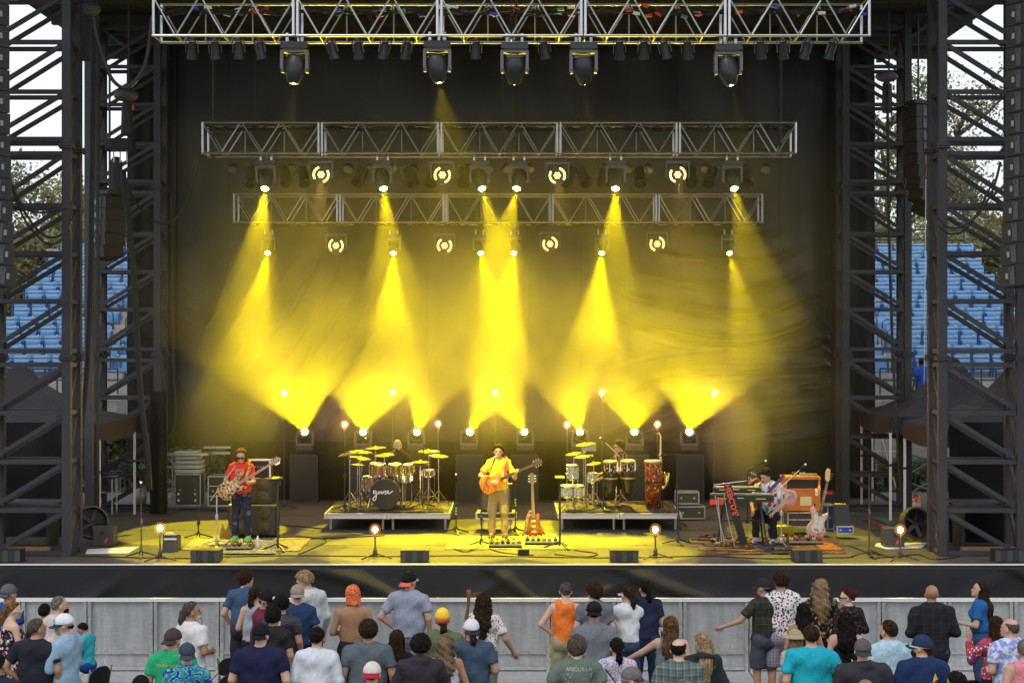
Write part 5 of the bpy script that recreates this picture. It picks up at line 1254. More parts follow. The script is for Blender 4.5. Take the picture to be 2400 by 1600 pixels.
t = thing('tall_drum', 'tall cylindrical drum covered in an orange flame print', 'drum', (X(1531, DR+.7), DR+.7, ZR+.06)); hh = P(0, 1079, DR+.7).z-ZR-.06
MB().lathe([(.155, 0), (.165, hh*.5), (.17, hh-.03)], 24).build('shell', cg, t, smooth=True); MB().lathe([(.178, hh-.05), (.186, hh-.02), (.18, hh), (.16, hh+.005)], 24).build('rim', mat('brass_rim', (.75, .55, .2), .35, .8), t); MB().cyl((0, 0, hh), .165, .02, 24).build('drum_head', HEADW, t); MB().lathe([(.172, hh*.52), (.174, hh*.56)], 24).build('band', BLK, t); MB().cyl((0, 0, -.03), .14, .06, 20).build('foot', BLK, t)
for i, (px, py, r, h, nm) in enumerate(((1342, 1106, .105, .26, 'upper sparkling white drum of the left stack'), (1331, 1150, .14, .2, 'lower left sparkling white drum'), (1356, 1150, .10, .2, 'lower right sparkling white drum'), (1388, 1118, .09, .15, 'small sparkling white drum left of the congas'))):
    drum('sparkle_drum', nm, P(px, py, DR+.5), r, h, SPARK, (6, 0), group='white sparkle percussion drums', ztop=(P(px, py, DR+.5).z-ZR))
for px, py, r, dd, nm in ((1372, 1042, .2, 1.0, 'cymbal above the white sparkle drums'), (1345, 1064, .17, .6, 'cymbal at the left of the percussion rig'), (1392, 1087, .16, .5, 'small cymbal beside the left conga'), (1368, 1070, .2, 1.3, 'wide cymbal in front of the music stand')): cymbal(nm, px, py, DR+dd, r, (7, -8))
micstand('silver microphone pointed at the percussionist on a boom', 1444, 0, 1.1, (-.22, -.1, .22), ZR, D=DR+1.1, m=CHR); micstand('microphone stand between the congas', 1414, 0, .95, (-.25, 0, .15), ZR, D=DR+.3); micstand('thin microphone stand right of the right riser', 1586, 0, 1.45, (-.2, -.05, .0), ZS, D=DR+.6)
t = thing('music_stand', 'grey music stand behind the cymbals of the percussion rig', 'music stand', (X(1380, DR+1.6), DR+1.6, ZR)); MB().tube([(0, 0, 0), (0, 0, 1.1)], .012, 6).build('pole', BLK, t); MB().box((0, -.03, 1.2), (.3, .02, .18), (R(-15), 0, 0)).build('desk', mat('desk_grey', (.3, .3, .28), .6), t)
# standing brass instrument
sax = thing('saxophone', 'brass saxophone standing upright beside the flame drum', 'saxophone', (X(1548, DR+.95), DR+.95, ZR)); BR = mat('brass', (.85, .6, .2), .22, 1)
z0 = P(0, 1078, DR+.95).z-ZR; z1 = P(0, 1015, DR+.95).z-ZR
MB().tube([(0, 0, z0-.5), (.0, 0, z0), (.0, 0, z1-.06), (-.03, 0, z1), (-.10, 0, z1-.02)], [.05, .035, .018, .014, .01], 10).build('body', BR, sax, smooth=True)
MB().tube([(0, 0, z0-.5), (.05, 0, z0-.58), (.11, 0, z0-.5), (.13, 0, z0-.25)], [.05, .05, .045, .065], 12).build('bell', BR, sax, smooth=True)
q = MB()
for i in range(9): q.cyl((.0, -.035, z0-.35+i*.075), .018, .012, 8, (R(90), 0, 0))
q.build('key', BR, sax); MB().tube([(0.04, 0, 0), (.04, 0, z0-.55)], .012, 6).build('stand_pole', BLK, sax)
for k in range(3): MB().bar((.04, 0, .12), (.04+.2*math.cos(R(k*120)), .2*math.sin(R(k*120)), .01), .018).build('stand_leg', BLK, sax)
pc_ = person('dark haired percussionist in a black flowered shirt and glasses turned towards the drums', X(1455, DRM-.1), DRM-.1, ZR, 1.75, 105, 'l', ('messy', 'dark'), ('shirt', pattern('shirt_dark_floral', 'speck', [L(38, 34, 32), L(200, 130, 120), L(120, 130, 80), L(170, 80, 80)], 20)), ('jeans', cloth(30, 30, 34)), (((.24, .12, 1.14), (.16, .38, 1.04)), ((-.24, .14, 1.12), (-.14, .40, 1.00))), hp=-6, sit=True, group=BAND, glasses=PLAS)

# ---- guitars
def guitar(name, label, cat, loc, ang, body_m, neck_m=None, s=1., outline='lp', nl=.62, yaw=0., headm=None, base_c=(0, 0), hs='lp', pg=None, tilt=0):
    """lies in the picture plane: neck along local +x before rotation by ang (degrees from horizontal); face towards -y"""
    t = thing(name, label, cat, loc, yaw); t.rotation_euler = (R(tilt), -R(ang), yaw)
    O = dict(lp=[(-.22, 0), (-.21, .09), (-.14, .155), (-.04, .165), (.04, .12), (.10, .115), (.16, .13), (.205, .10), (.19, .05), (.20, .02), (.17, -.02), (.22, -.09), (.17, -.11), (.10, -.10), (.03, -.115), (-.05, -.155), (-.14, -.150), (-.21, -.09)],
             st=[(-.23, 0), (-.22, .10), (-.14, .155), (-.05, .15), (.03, .11), (.10, .12), (.20, .16), (.28, .13), (.24, .08), (.18, .04), (.17, -.03), (.20, -.09), (.23, -.13), (.17, -.145), (.08, -.115), (.0, -.12), (-.08, -.16), (-.17, -.145), (-.225, -.08)],
             ba=[(-.26, 0), (-.25, .10), (-.16, .16), (-.05, .14), (.05, .10), (.16, .13), (.30, .17), (.36, .13), (.27, .08), (.20, .04), (.18, -.04), (.24, -.10), (.26, -.15), (.16, -.14), (.06, -.11), (-.02, -.12), (-.12, -.17), (-.22, -.13)])[outline]
    pl = smoothp([Vector((a*s, 0, b*s)) for a, b in O]+[Vector((O[0][0]*s, 0, O[0][1]*s))], 3)[:-1]; pl = [(p.x, p.z) for p in pl]
    q = MB(); q.prism(pl, -.022*s, .022*s); inner = [(a*.93, b*.93) for a, b in pl]; n = len(pl)
    q.add([(a, -.022*s, b) for a, b in pl]+[(a, -.034*s, b) for a, b in inner], [(i, (i+1) % n, (i+1) % n+n, i+n) for i in range(n)]+[tuple(range(n, 2*n))]); q.build('body', body_m, t, smooth='auto')
    nm_ = neck_m or mat('maple_neck', (.10, .055, .03), .4)
    e = .16*s+nl*s; MB().add([(.15*s, -.045*s, -.028*s), (.15*s, -.045*s, .028*s), (e, -.04*s, .021*s), (e, -.04*s, -.021*s), (.15*s, -.012, -.022*s), (.15*s, -.012, .022*s), (e, -.02*s, .018*s), (e, -.02*s, -.018*s)], [(0, 1, 2, 3), (7, 6, 5, 4), (0, 3, 7, 4), (1, 5, 6, 2), (0, 4, 5, 1), (3, 2, 6, 7)]).build('neck', nm_, t)
    hp_ = [(e, -.026*s), (e+.03*s, -.045*s), (e+.17*s, -.036*s), (e+.19*s, 0), (e+.17*s, .036*s), (e+.03*s, .045*s), (e, .026*s)] if hs == 'lp' else [(e, -.026*s), (e+.05*s, -.03*s), (e+.2*s, -.005*s), (e+.21*s, .05*s), (e+.14*s, .065*s), (e+.03*s, .045*s), (e, .026*s)]
    MB().prism(hp_, -.038*s, -.022*s).build('headstock', headm or nm_, t)
    me = MB().tube([(0, 0, -.02), (0, 0, .02)], .008*s, 6).mesh('tuning_peg', CHR)
    for i in range(3):
        for s_ in (-1, 1): link('tuning_peg', me, t, (e+.045*s+i*.045*s, -.03*s, s_*.05*s))
    for x in ((.09, .0) if outline == 'lp' else (.12, .05, -.03)): MB().box((x*s, -.040*s, 0), (.035*s, .012, .075*s)).build('pickup', mat('pickup_cream', (.6, .56, .45), .4) if outline == 'lp' else WHT, t)
    MB().box((-.09*s, -.040*s, 0), (.03*s, .016, .08*s)).build('bridge', CHR, t)
    if pg is not None: MB().prism([(a*.62*s+.0, b*.62*s-.01) for a, b in O], -.037*s, -.035*s).build('pickguard', pg, t)
    q = MB()
    for i in range(5): z = (-.016+.008*i)*s; q.box(((e-.09*s)/2, -.049*s, z), (e+.09*s, .0012, .0016))
    q.build('string', CHR, t)
    me = MB().cyl((0, 0, 0), .012*s, .014, 8, (R(90), 0, 0)).mesh('control_knob', BLK)
    for a, b in ((-.12, -.09), (-.06, -.10), (-.15, -.05)): link('control_knob', me, t, (a*s, -.042*s, b*s))
    return t
BUR = mat('orange_burst', L(225, 125, 35), .2, var=.25, vscale=7, coat=.8)
# singer / guitarist
gx = X(1168, DG)
sg_ = person('singer guitarist in a yellow shirt and khaki trousers at the centre microphone', gx, DG, ZS, 1.79, 176, 'l', ('messy', 'brown'), ('polo', cloth(238, 206, 62)), ('pants', cloth(158, 128, 84)), (((.33, .00, 1.165), (.10, .22, 1.08)), ((-.31, .08, 1.13), (-.345, .27, 1.235))), hy=4, hp=0, group=BAND, shoes=(.07, .045, .03), res=.85, w=.93)
gt = guitar('electric_guitar', 'orange hollow body guitar played by the singer', 'guitar', P(1154, 1131, DG-.20), 24, BUR, s=1.08, nl=.60)
MB().ell((-.02, -.034, .10), (.035, .004, .012), 6, (0, .5, 0)).build('sound_hole', PLAS, gt)
def strap(label, m, pts, w=.055):
    q = MB(); pts = smoothp([Vector(p) for p in pts], 4); vs = []
    for i, p in enumerate(pts):
        d = (pts[min(i+1, len(pts)-1)]-pts[max(i-1, 0)]).normalized(); s_ = d.cross(Vector((0, 1, 0))).normalized()*w/2; vs += [p+s_, p-s_, p+s_+Vector((0, .006, 0)), p-s_+Vector((0, .006, 0))]
    n = len(pts); q.add(vs, [(4*i, 4*i+4, 4*i+5, 4*i+1) for i in range(n-1)]+[(4*i+2, 4*i+3, 4*i+7, 4*i+6) for i in range(n-1)]); o = q.build('guitar_strap', m); tag(o, label, 'strap')
strap('pink and red guitar strap over the singer\'s shoulder', mat('strap_pink', L(200, 60, 90), .7), [P(1184, 1118, DG-.24), P(1185, 1100, DG-.21), P(1187, 1085, DG-.17), P(1187, 1075, DG-.10), P(1183, 1071, DG-.0), P(1170, 1085, DG+.14), P(1150, 1120, DG+.16)])
micstand('centre microphone stand with boom in front of the singer', 1128, 1281, .92, (.20, .04, .55), D=DF(1280), s=.26)
# singer's amp and case behind
D_ = DF(1240)
t = thing('flight_case', 'silver edged low flight case carrying the amplifier behind the singer', 'case', (X(1163, D_), D_, ZS)); q = MB(); q.box((0, 0, .30), (.76, .5, .13)); q.build('case_body', mat('case_dark', (.05, .045, .04), .6), t)
q = MB()
for z in (.245, .355): q.bar((-.39, -.255, z), (.39, -.255, z), .03)
for x in (-.385, .385): q.bar((x, -.255, .24), (x, -.255, .36), .04)
q.build('edge_trim', ALU, t)
me = MB().cyl((0, 0, .06), .055, .04, 12, (0, R(90), 0)).box((0, 0, .15), (.08, .08, .06)).mesh('caster', ALU2)
for x in (-.28, .28): link('caster', me, t, (x, -.15, 0)); link('caster', me, t, (x, .15, 0))
t = thing('guitar_amplifier', 'dark combo amplifier standing on the silver case behind the singer', 'amplifier', (X(1163, D_), D_, ZS+.37)); MB().box((0, 0, .27), (.62, .28, .52)).build('cabinet', PLAS, t); MB().box((0, -.145, .24), (.56, .01, .42)).build('grille', mat('amp_grille', (.10, .085, .05), .8, var=.2, vscale=60), t); MB().box((0, -.12, .545), (.64, .08, .02)).build('top_edge', mat('amp_edge', (.5, .42, .1), .5), t)
q = MB()
for i in range(6): q.box((-.22+i*.085, -.15, .24), (.006, .006, .42))
q.build('vertical_trim', mat('amp_trim', (.22, .2, .14), .5), t)
# spare guitar on stand
sp = guitar('electric_guitar', 'amber spare guitar standing on the deck right of the singer', 'guitar', P(1251, 1232, DF(1256)), 92, mat('amber_burst', L(150, 82, 30), .2, var=.3, vscale=6, coat=.8), s=1.12, nl=.56, neck_m=mat('pale_board', L(150, 130, 100), .5))
t = thing('guitar_stand', 'low stand holding the amber spare guitar', 'stand', (X(1251, DF(1256)), DF(1256)+.08, ZS))
for x in (-.22, .22): MB().bar((0, 0, .45), (x, -.1, .01), .02).build('leg', BLK, t)
MB().bar((0, 0, .5), (0, .25, .01), .02).build('rear_leg', BLK, t); MB().box((0, -.12, .06), (.16, .04, .04)).build('red_cradle', cols_[0], t)
strap('patterned guitar strap draped over the spare guitar', pattern('strap_pattern', 'speck', [L(190, 170, 150), L(150, 50, 40), L(90, 80, 80)], 40), [P(1243, 1195, DF(1256)-.08), P(1236, 1215, DF(1256)-.06), P(1232, 1240, DF(1256)-.05), P(1230, 1252, DF(1256)-.05)], .05)
# pedals
PC = [mat('pedal_%d' % i, L(*c), .4) for i, c in enumerate(((140, 140, 140), (120, 45, 45), (35, 45, 85), (140, 90, 55), (50, 90, 70), (25, 25, 28), (50, 110, 145), (140, 128, 70)))]
pm = [MB().box((0, 0, .02), (.062, .10, .035), (R(8), 0, 0)).box((0, -.02, .042), (.03, .03, .008)).mesh('effects_pedal', c) for c in PC]
def board(label, x0, x1, py, nm, n, cols=None, rz=0):
    D = DF(py); xa, xb = X(x0, D), X(x1, D); t = thing('pedalboard', label, 'pedalboard', ((xa+xb)/2, D, ZS+.02)); w = xb-xa
    MB().box((0, 0, .05), (w, .32, .06), (R(6), 0, 0)).build('board', PLAS, t)
    MB().box((0, -.165, .05), (w, .015, .03)).build('board_edge', mat('board_edge', (.3, .3, .3), .4, .6), t)
    for i in range(n):
        for j in (0, 1):
            link('effects_pedal', pm[(i*3+j*5+len(label)) % len(pm)] if not cols else pm[cols[(i+j) % len(cols)]], t, (-w/2+w*(i+.5)/n, -.07+.14*j, .075+.02*j))
    return t
board('pedalboard on the blue rug at the bassist\'s feet', 533, 593, 1289, '', 5, (0, 1, 5)); board('main pedalboard at the singer\'s feet', 1146, 1223, 1283, '', 6); board('second pedalboard with blue pedals right of the singer', 1230, 1308, 1276, '', 6, (5, 6, 2, 7, 0)); board('pedalboard with red and orange pedals at the keyboard player', 1846, 1926, 1276, '', 6, (0, 1, 3, 5))
o = MB().box((0, 0, .05), (.2, .16, .1)).build('direct_box', PLAS, None, (*fp(1227, 1300), ZS+.005)); tag(o, 'small black box with cables in front of the singer', 'box')
# music / tablet stands
def tabstand(label, px, pyb, ptop, D=None):
    D = D or DF(pyb); h = P(px, ptop, D).z-ZS; t = thing('tablet_stand', label, 'stand', (X(px, D), D, ZS)); MB().tube([(0, 0, .05), (0, 0, h)], .02, 8).build('pole', BLK, t)
    for k in range(3): a = R(-60+k*120); MB().bar((0, 0, .13), (.3*math.cos(a), .3*math.sin(a), .012), .026).build('leg', BLK, t)
    MB().box((0, -.02, h+.02), (.17, .14, .025), (R(14), 0, 0)).build('tray', PLAS, t); MB().box((.03, -.02, h-.06), (.05, .05, .1)).build('clamp', BLK, t); return t
tabstand('black stand with a tray right of the bassist', 651, 1290, 1123); tabstand('black stand with a tray right of the spare guitar', 1312, 1285, 1121)
# bassist
DB = DF(1268); bxx = X(566, DB)
bs = person('long haired bassist in sunglasses and a red printed t-shirt with green shoes', bxx, DB, ZS, 1.75, 174, 'l', ('long', 'lbrown'), ('tee', cloth(228, 62, 48)), ('jeans', pattern('jeans_spotted', 'speck', [L(42, 46, 66), L(90, 95, 115), L(45, 48, 66), L(42, 46, 66)], 11)), (((.30, .0, 1.14), (.12, .22, 1.03)), ((-.26, .10, 1.12), (-.25, .30, 1.13))), hy=10, hp=-22, group=BAND, glasses=PLAS, shoes=L(80, 220, 90), res=.85, w=.95)
print_on(bs, 'chest_print', mat('print_pink', (.75, .5, .5), .7), [('BASS', .075, .07), ('PLAY', .08, 0), ('LIVE', .07, -.07)], xz=(0, 1.24), back=False)
guitar('bass_guitar', 'spalted wood bass guitar with a long pale neck', 'bass guitar', P(542, 1143, DB-.22), 31, pattern('spalted_wood', 'speck', [L(190, 160, 110), L(60, 45, 35), L(120, 90, 60)], 18, .25), s=1.0, outline='ba', nl=.72, neck_m=mat('pale_neck', L(180, 140, 130), .5))
strap('leopard patterned strap over the bassist\'s shoulder', pattern('strap_leopard', 'speck', [L(190, 150, 60), L(50, 35, 25), L(230, 200, 120)], 40), [P(573, 1125, DB-.23), P(580, 1110, DB-.20), P(586, 1092, DB-.15), P(584, 1080, DB-.08), P(578, 1076, DB+.04), P(560, 1090, DB+.13), P(545, 1120, DB+.15)])
micstand('microphone stand with long boom left of the bassist', 508, 1278, .93, (-.0, .0, .0), mic=False, m=ALU2)
o = MB().tube([P(493, 1173, DB-.1), P(553, 1090, DB-.25)], .011, 6).build('microphone_boom', ALU2); tag(o, 'long slanting microphone boom in front of the bassist', 'microphone boom')
micstand('low angled stand on the left rug', 465, 1262, .5, (-.1, .1, .62), mic=False)
# bass rig
DA = DF(1258)-.0
def cab(label, px0, px1, z0, z1, D, n):
    xa, xb = X(px0, D), X(px1, D); w = xb-xa; h = z1-z0; t = thing('bass_cabinet', label, 'speaker cabinet', ((xa+xb)/2, D+.2, z0)); MB().box((0, 0, h/2), (w, .42, h-.01)).build('cabinet', PLAS, t); MB().box((0, -.214, h/2), (w-.06, .012, h-.06)).build('grille', mat('cab_grille', (.055, .05, .03), .6, bump=.3, bscale=200), t)
    for i in range(2):
        for j in range(n): MB().lathe([(.13, 0), (.12, .012), (.07, .004), (.04, .02), (.01, .025)], 18, (-w/4+i*w/2, -.222, h*(j+.5)/n), (R(90), 0, 0)).build('speaker_cone', mat('cone_olive', (.07, .06, .02), .5), t, smooth=True)
    MB().box((0, -.2, h-.012), (w, .05, .024)).build('top_edge', mat('amp_edge', (.5, .42, .1), .5), t); return t
cab('lower black bass cabinet behind the bassist', 535, 648, ZS+.02, ZS+.62, DA, 2); cab('upper black bass cabinet stacked behind the bassist', 545, 640, ZS+.63, ZS+1.13, DA, 2)
t = thing('amplifier_rack', 'small silver trimmed amplifier on top of the bass cabinets', 'amplifier', (X(608, DA), DA+.2, ZS+1.135)); MB().box((0, 0, .17), (.40, .38, .32)).build('body', PLAS, t)
q = MB()
for a in (-.2, .2): q.bar((a, -.195, 0), (a, -.195, .33), .03)
q.bar((-.2, -.195, .33), (.2, -.195, .33), .03); q.build('frame', WHT, t)
q = MB(); 
for i in range(6): q.cyl((-.13+.05*i, -.195, .2), .014, .02, 8, (R(90), 0, 0))
q.build('knob', ALU, t)
o = MB().lathe([(.0, 0), (.03, 0), (.03, .16), (.012, .2), (.012, .22)], 10).build('water_bottle', WHT, None, (*fp(604, 1286), ZS+.02)); tag(o, 'white water bottle on the rug right of the bassist\'s feet', 'bottle')
o = MB().add([(-.12, 0, 0), (-.05, 0, .30), (0, 0, .15), (.06, 0, .28), (.13, 0, .05), (.05, .06, .0)], [(0, 1, 2, 5), (2, 3, 4, 5)]).box((0, .05, .08), (.2, .08, .14)).build('crumpled_towel', mat('towel_yellow', L(150, 120, 50), .9), None, (*fp(528, 1262), ZS)); tag(o, 'crumpled yellow towel left of the bass cabinets', 'towel')

# ---- keyboard corner
DKB = DF(1278); 
KB = mat('keyboard_black', (.02, .02, .022), .35); KW = mat('key_white', (.75, .75, .72), .3)
def keyboard(label, pxa, pxb, pyf, D, depth, yaw, h=.10):
    a, b = P(pxa, pyf, D), P(pxb, pyf, D); w = (b-a).length; t = thing('keyboard', label, 'keyboard', ((a+b)/2), yaw); MB().box((0, 0, 0), (w, depth, h)).build('case', KB, t)
    MB().box((0, -depth*.02, h/2+.006), (w*.96, depth*.4, .012)).build('control_panel', mat('panel_grey', (.08, .08, .085), .4), t); n = 36
    me = MB().box((0, 0, 0), (w*.92/n*.9, depth*.36, .018)).mesh('key', KW)
    for i in range(n): link('key', me, t, (-w*.46+w*.92*(i+.5)/n, depth*.27, h/2+.008))
    MB().box((-w/2+.015, 0, 0), (.03, depth, h+.02)).box((w/2-.015, 0, 0), (.03, depth, h+.02)).build('end_cheek', mat('cheek_wood', (.18, .08, .04), .5), t)
    for s_ in (-1, 1): MB().box((s_*w*.3, -depth/2-.003, 0), (w*.16, .006, .015)).build('yellow_strip', mat('tape_yellow', L(210, 180, 30), .5), t)
    MB().box((-.02*w, -depth/2-.003, .01), (.12, .006, .02)).build('silver_badge', mat('badge_grey', (.4, .4, .42), .4), t)
    return t
keyboard('lower black keyboard facing the keyboard player, yellow taped edge', 1664, 1812, 1166, DKB-.15, .32, R(-7), .12); keyboard('upper slimmer keyboard on the second tier', 1672, 1782, 1146, DKB+.05, .26, R(-5), .06)
t = thing('keyboard_stand', 'black splayed stand carrying the two keyboards', 'stand', (X(1740, DKB), DKB, ZS))
for x0, x1 in ((-.33, -.42), (.30, .42)):
    for y in (-.25, .25): MB().bar((x0, y*.4, .80), (x1, y, .01), .035).build('leg', BLK, t)
    MB().bar((x0, -.2, .80), (x0, .3, 1.0), .03).build('arm', BLK, t)
MB().bar((-.38, .1, .45), (.36, .1, .45), .03).build('crossbar', BLK, t)
o = MB().box((0, 0, 0), (.25, .015, .095)).build('red_panel', mat('panel_red', L(210, 70, 40), .5), None, P(1680, 1176, DKB-.36)); tag(o, 'small red orange panel hanging below the left end of the keyboards', 'panel')  # plain flat red panel, carries no sign
# long black banner with red block letters leaning on the stand
a, b = P(1703, 1133, DKB-.42), P(1745, 1277, DKB-.55); dv = (b-a); L_ = dv.length
ban = thing('vertical_banner', 'long black strip with red block letters leaning against the keyboards', 'banner', (a+b)/2); ang = math.atan2(dv.x, -dv.z)
ban.rotation_euler = (0, -ang, 0)
MB().box((0, 0, 0), (.135, .025, L_)).build('strip', mat('banner_black', (.012, .012, .012), .7), ban)
def letters(txt, size, parent, m, loc, rot):
    c = bpy.data.curves.new('lettering', 'FONT'); c.body = txt; c.size = size; c.align_x = 'LEFT'; c.extrude = .002; c.offset = .003; c.space_character = 1.02
    o = bpy.data.objects.new('lettering', c); COL.objects.link(o); dg = bpy.context.evaluated_depsgraph_get(); me = bpy.data.meshes.new_from_object(o.evaluated_get(dg)); bpy.data.objects.remove(o)
    me.materials.clear(); me.materials.append(m); return link('lettering', me, parent, loc, rot)
letters("HEBC'D'E'", .135, ban, mat('letter_red', L(225, 80, 50), .5), (-.048, -.016, L_/2-.01), (R(90), R(90), 0))
kp = person('keyboard player with a moustache in a white patterned shirt seated behind the keyboards', X(1812, DKB), DKB+.42, ZS, 1.84, 158, 'l', ('mop', 'brown'), ('shirt', pattern('shirt_white_patches', 'speck', [L(215, 220, 225), L(110, 170, 150), L(190, 60, 70), L(90, 130, 190)], 11)), ('jeans', cloth(38, 40, 54)), (((.27, .14, 1.14), (.20, .40, 1.06)), ((-.27, .12, 1.12), (-.16, .38, 1.04))), hy=-28, hp=-24, sit=True, lean=10, group=BAND, shoes=(.4, .4, .45), res=.85,
     legs=(((.16, .36, .56), (.17, .30, .09)), ((-.15, .34, .54), (-.12, .24, .09))))
j = PJ[kp.name]; MB().box(np.array(j['H']((0, .110, -.050)))*j['k'], (.045, .012, .013), Matrix(j['hf'].tolist())).build('moustache', hmat('brown'), kp)
kp.location.z -= .0
stool('stool under the keyboard player', X(1812, DKB), DKB+.48, ZS, .50)
strap('purple and blue strap across the keyboard player\'s chest', mat('strap_purple', L(90, 50, 110), .7), [P(1797, 1160, DKB+.10), P(1808, 1145, DKB+.12), P(1822, 1130, DKB+.14), P(1832, 1120, DKB+.2), P(1838, 1112, DKB+.3)], .06)
g2 = guitar('electric_guitar', 'pink guitar slung behind the keyboard player', 'guitar', P(1840, 1160, DKB+.75), 150, mat('pink_paint', L(205, 165, 170), .3, coat=.5), s=.95, outline='st', nl=.5)
micstand('microphone with orange tape aimed at the keyboard player', 1752, 0, .98, (.2, -.0, .12), ZS+.35, D=DKB+.15, tripod=False)
o = MB().tube([P(1755, 1133, DKB+.1), P(1773, 1121, DKB+.1)], .02, 8).build('orange_grip', cols_[3]); tag(o, 'orange taped grip on the keyboard microphone', 'grip')
micstand('tall microphone stand with a blue tipped boom right of the keyboard player', 1831, 1276, 1.07, (.33, .02, .30), m=ALU2, D=DKB-.02)
o = MB().tube([P(1672, 1136, DKB+.3), P(1768, 1124, DKB+.3)], .009, 6).build('microphone_boom', CHR); tag(o, 'long thin boom arm above the keyboards', 'microphone boom')
# wooden speaker cabinet and road cases
DO = DF(1252)
OW = mat('orange_wood', L(196, 112, 44), .4, var=.22, vscale=9, coat=.3)
t = thing('organ_speaker', 'orange wooden organ speaker with a cream label behind the keyboard player', 'speaker cabinet', (X(1880, DO), DO+.2, ZS+.44)); w = .68
MB().box((0, 0, .22), (w, .5, .40)).build('lower_cabinet', OW, t); MB().box((0, .05, .53), (w-.06, .38, .2)).build('louvre_recess', PLAS, t); MB().box((0, 0, .65), (w+.02, .52, .05)).build('top_board', OW, t); MB().box((0, 0, .435), (w+.02, .52, .03)).build('shelf_board', OW, t)
for s_ in (-1, 1): MB().box((s_*(w/2-.02), 0, .54), (.045, .5, .19)).build('corner_post', OW, t)
MB().box((.06, -.255, .21), (.22, .008, .17)).build('cream_label', mat('label_cream', L(225, 205, 150), .7, var=.08, vscale=30), t); MB().cyl((.27, -.26, .34), .03, .02, 10, (R(90), 0, 0)).build('socket', ALU, t)
for x, c, s_ in ((-.12, 4, (.08, .08, .07)), (.04, 0, (.11, .07, .06)), (.2, 7, (.24, .1, .04))):
    o = MB().box((0, 0, s_[2]/2), s_).build('small_effect_box', PC[c], None, (X(1880, DO)+x, DO+.2, ZS+.44+.677)); tag(o, 'small %s box on top of the organ speaker' % {4: 'green', 0: 'pale', 7: 'yellow'}[c], 'box')
def fcase(label, px, D, w, d, z0, z1, m, trim=ALU, n=1, rz=0):
    t = thing('flight_case', label, 'case', (X(px, D), D+d/2, z0), rz); h = z1-z0; MB().box((0, 0, h/2), (w-.02, d-.02, h-.02)).build('case_body', m, t); q = MB()
    for s_ in (-1, 1):
        for u in (-1, 1):
            q.bar((s_*w/2, u*d/2, 0), (s_*w/2, u*d/2, h), .025)
        for z in (.01, h-.01): q.bar((-w/2, s_*d/2, z), (w/2, s_*d/2, z), .025); q.bar((s_*w/2, -d/2, z), (s_*w/2, d/2, z), .025)
    for i in range(1, n): q.bar((-w/2, -d/2, h*i/n), (w/2, -d/2, h*i/n), .02)
    q.build('edge_trim', trim, t)
    me = MB().cyl((0, -d/2-.008, 0), .022, .012, 10, (R(90), 0, 0)).mesh('latch', trim)
    for x in (-w*.3, w*.3): link('latch', me, t, (x, 0, h*.5))
    return t
fcase('black flight case with silver edges under the organ speaker', 1883, DO, .60, .5, ZS+.14, ZS+.43, mat('case_dark', (.05, .045, .04), .6), n=2)
me = MB().cyl((0, 0, .06), .06, .05, 12, (0, R(90), 0)).box((0, 0, .12), (.09, .09, .02)).mesh('caster', BLK)
BLU = mat('case_blue', L(20, 80, 190), .45)
fcase('small blue flight case with silver edges right of the pink guitar', 1981, DF(1262), .30, .3, ZS+.09, ZS+.24, BLU)
t = thing('wedge_speaker', 'black slanted speaker standing on the small blue case', 'loudspeaker', (X(1977, DF(1262)), DF(1262)+.16, ZS+.245)); MB().add([(-.15, -.12, 0), (.15, -.12, 0), (.13, 0, .38), (-.13, 0, .38), (-.15, .14, 0), (.15, .14, 0), (.13, .12, .38), (-.13, .12, .38)], [(0, 1, 2, 3), (5, 4, 7, 6), (0, 3, 7, 4), (1, 5, 6, 2), (3, 2, 6, 7), (0, 4, 5, 1)]).build('cabinet', PLAS, t); MB().box((-.02, .06, .39), (.2, .09, .02)).build('yellow_top', mat('tape_yellow', L(210, 180, 30), .5), t)
fcase('tall blue flight case behind the pink guitar on its stand', 1945, DF(1243), .22, .34, ZS+.02, ZS+.5, mat('case_darkblue', L(30, 50, 110), .5), rz=R(20))
g3 = guitar('electric_guitar', 'pale pink electric guitar leaning on a stand beside the blue cases', 'guitar', P(1915, 1228, DF(1268)), 77, mat('pink_paint', L(205, 165, 170), .3, coat=.5), s=1.12, outline='st', nl=.58, hs='st', headm=mat('maple', L(215, 180, 130), .4), pg=mat('pickguard_mint', L(200, 215, 190), .4))
t = thing('guitar_stand', 'red footed stand holding the pale pink guitar', 'stand', (X(1912, DF(1268)), DF(1268)+.1, ZS)); MB().bar((0, 0, .35), (.06, -.25, .02), .02).build('leg', cols_[0], t); MB().bar((0, 0, .35), (-.18, -.2, .02), .02).build('leg', cols_[0], t); MB().bar((0, 0, .7), (.0, .2, .02), .025).build('pole', BLK, t)
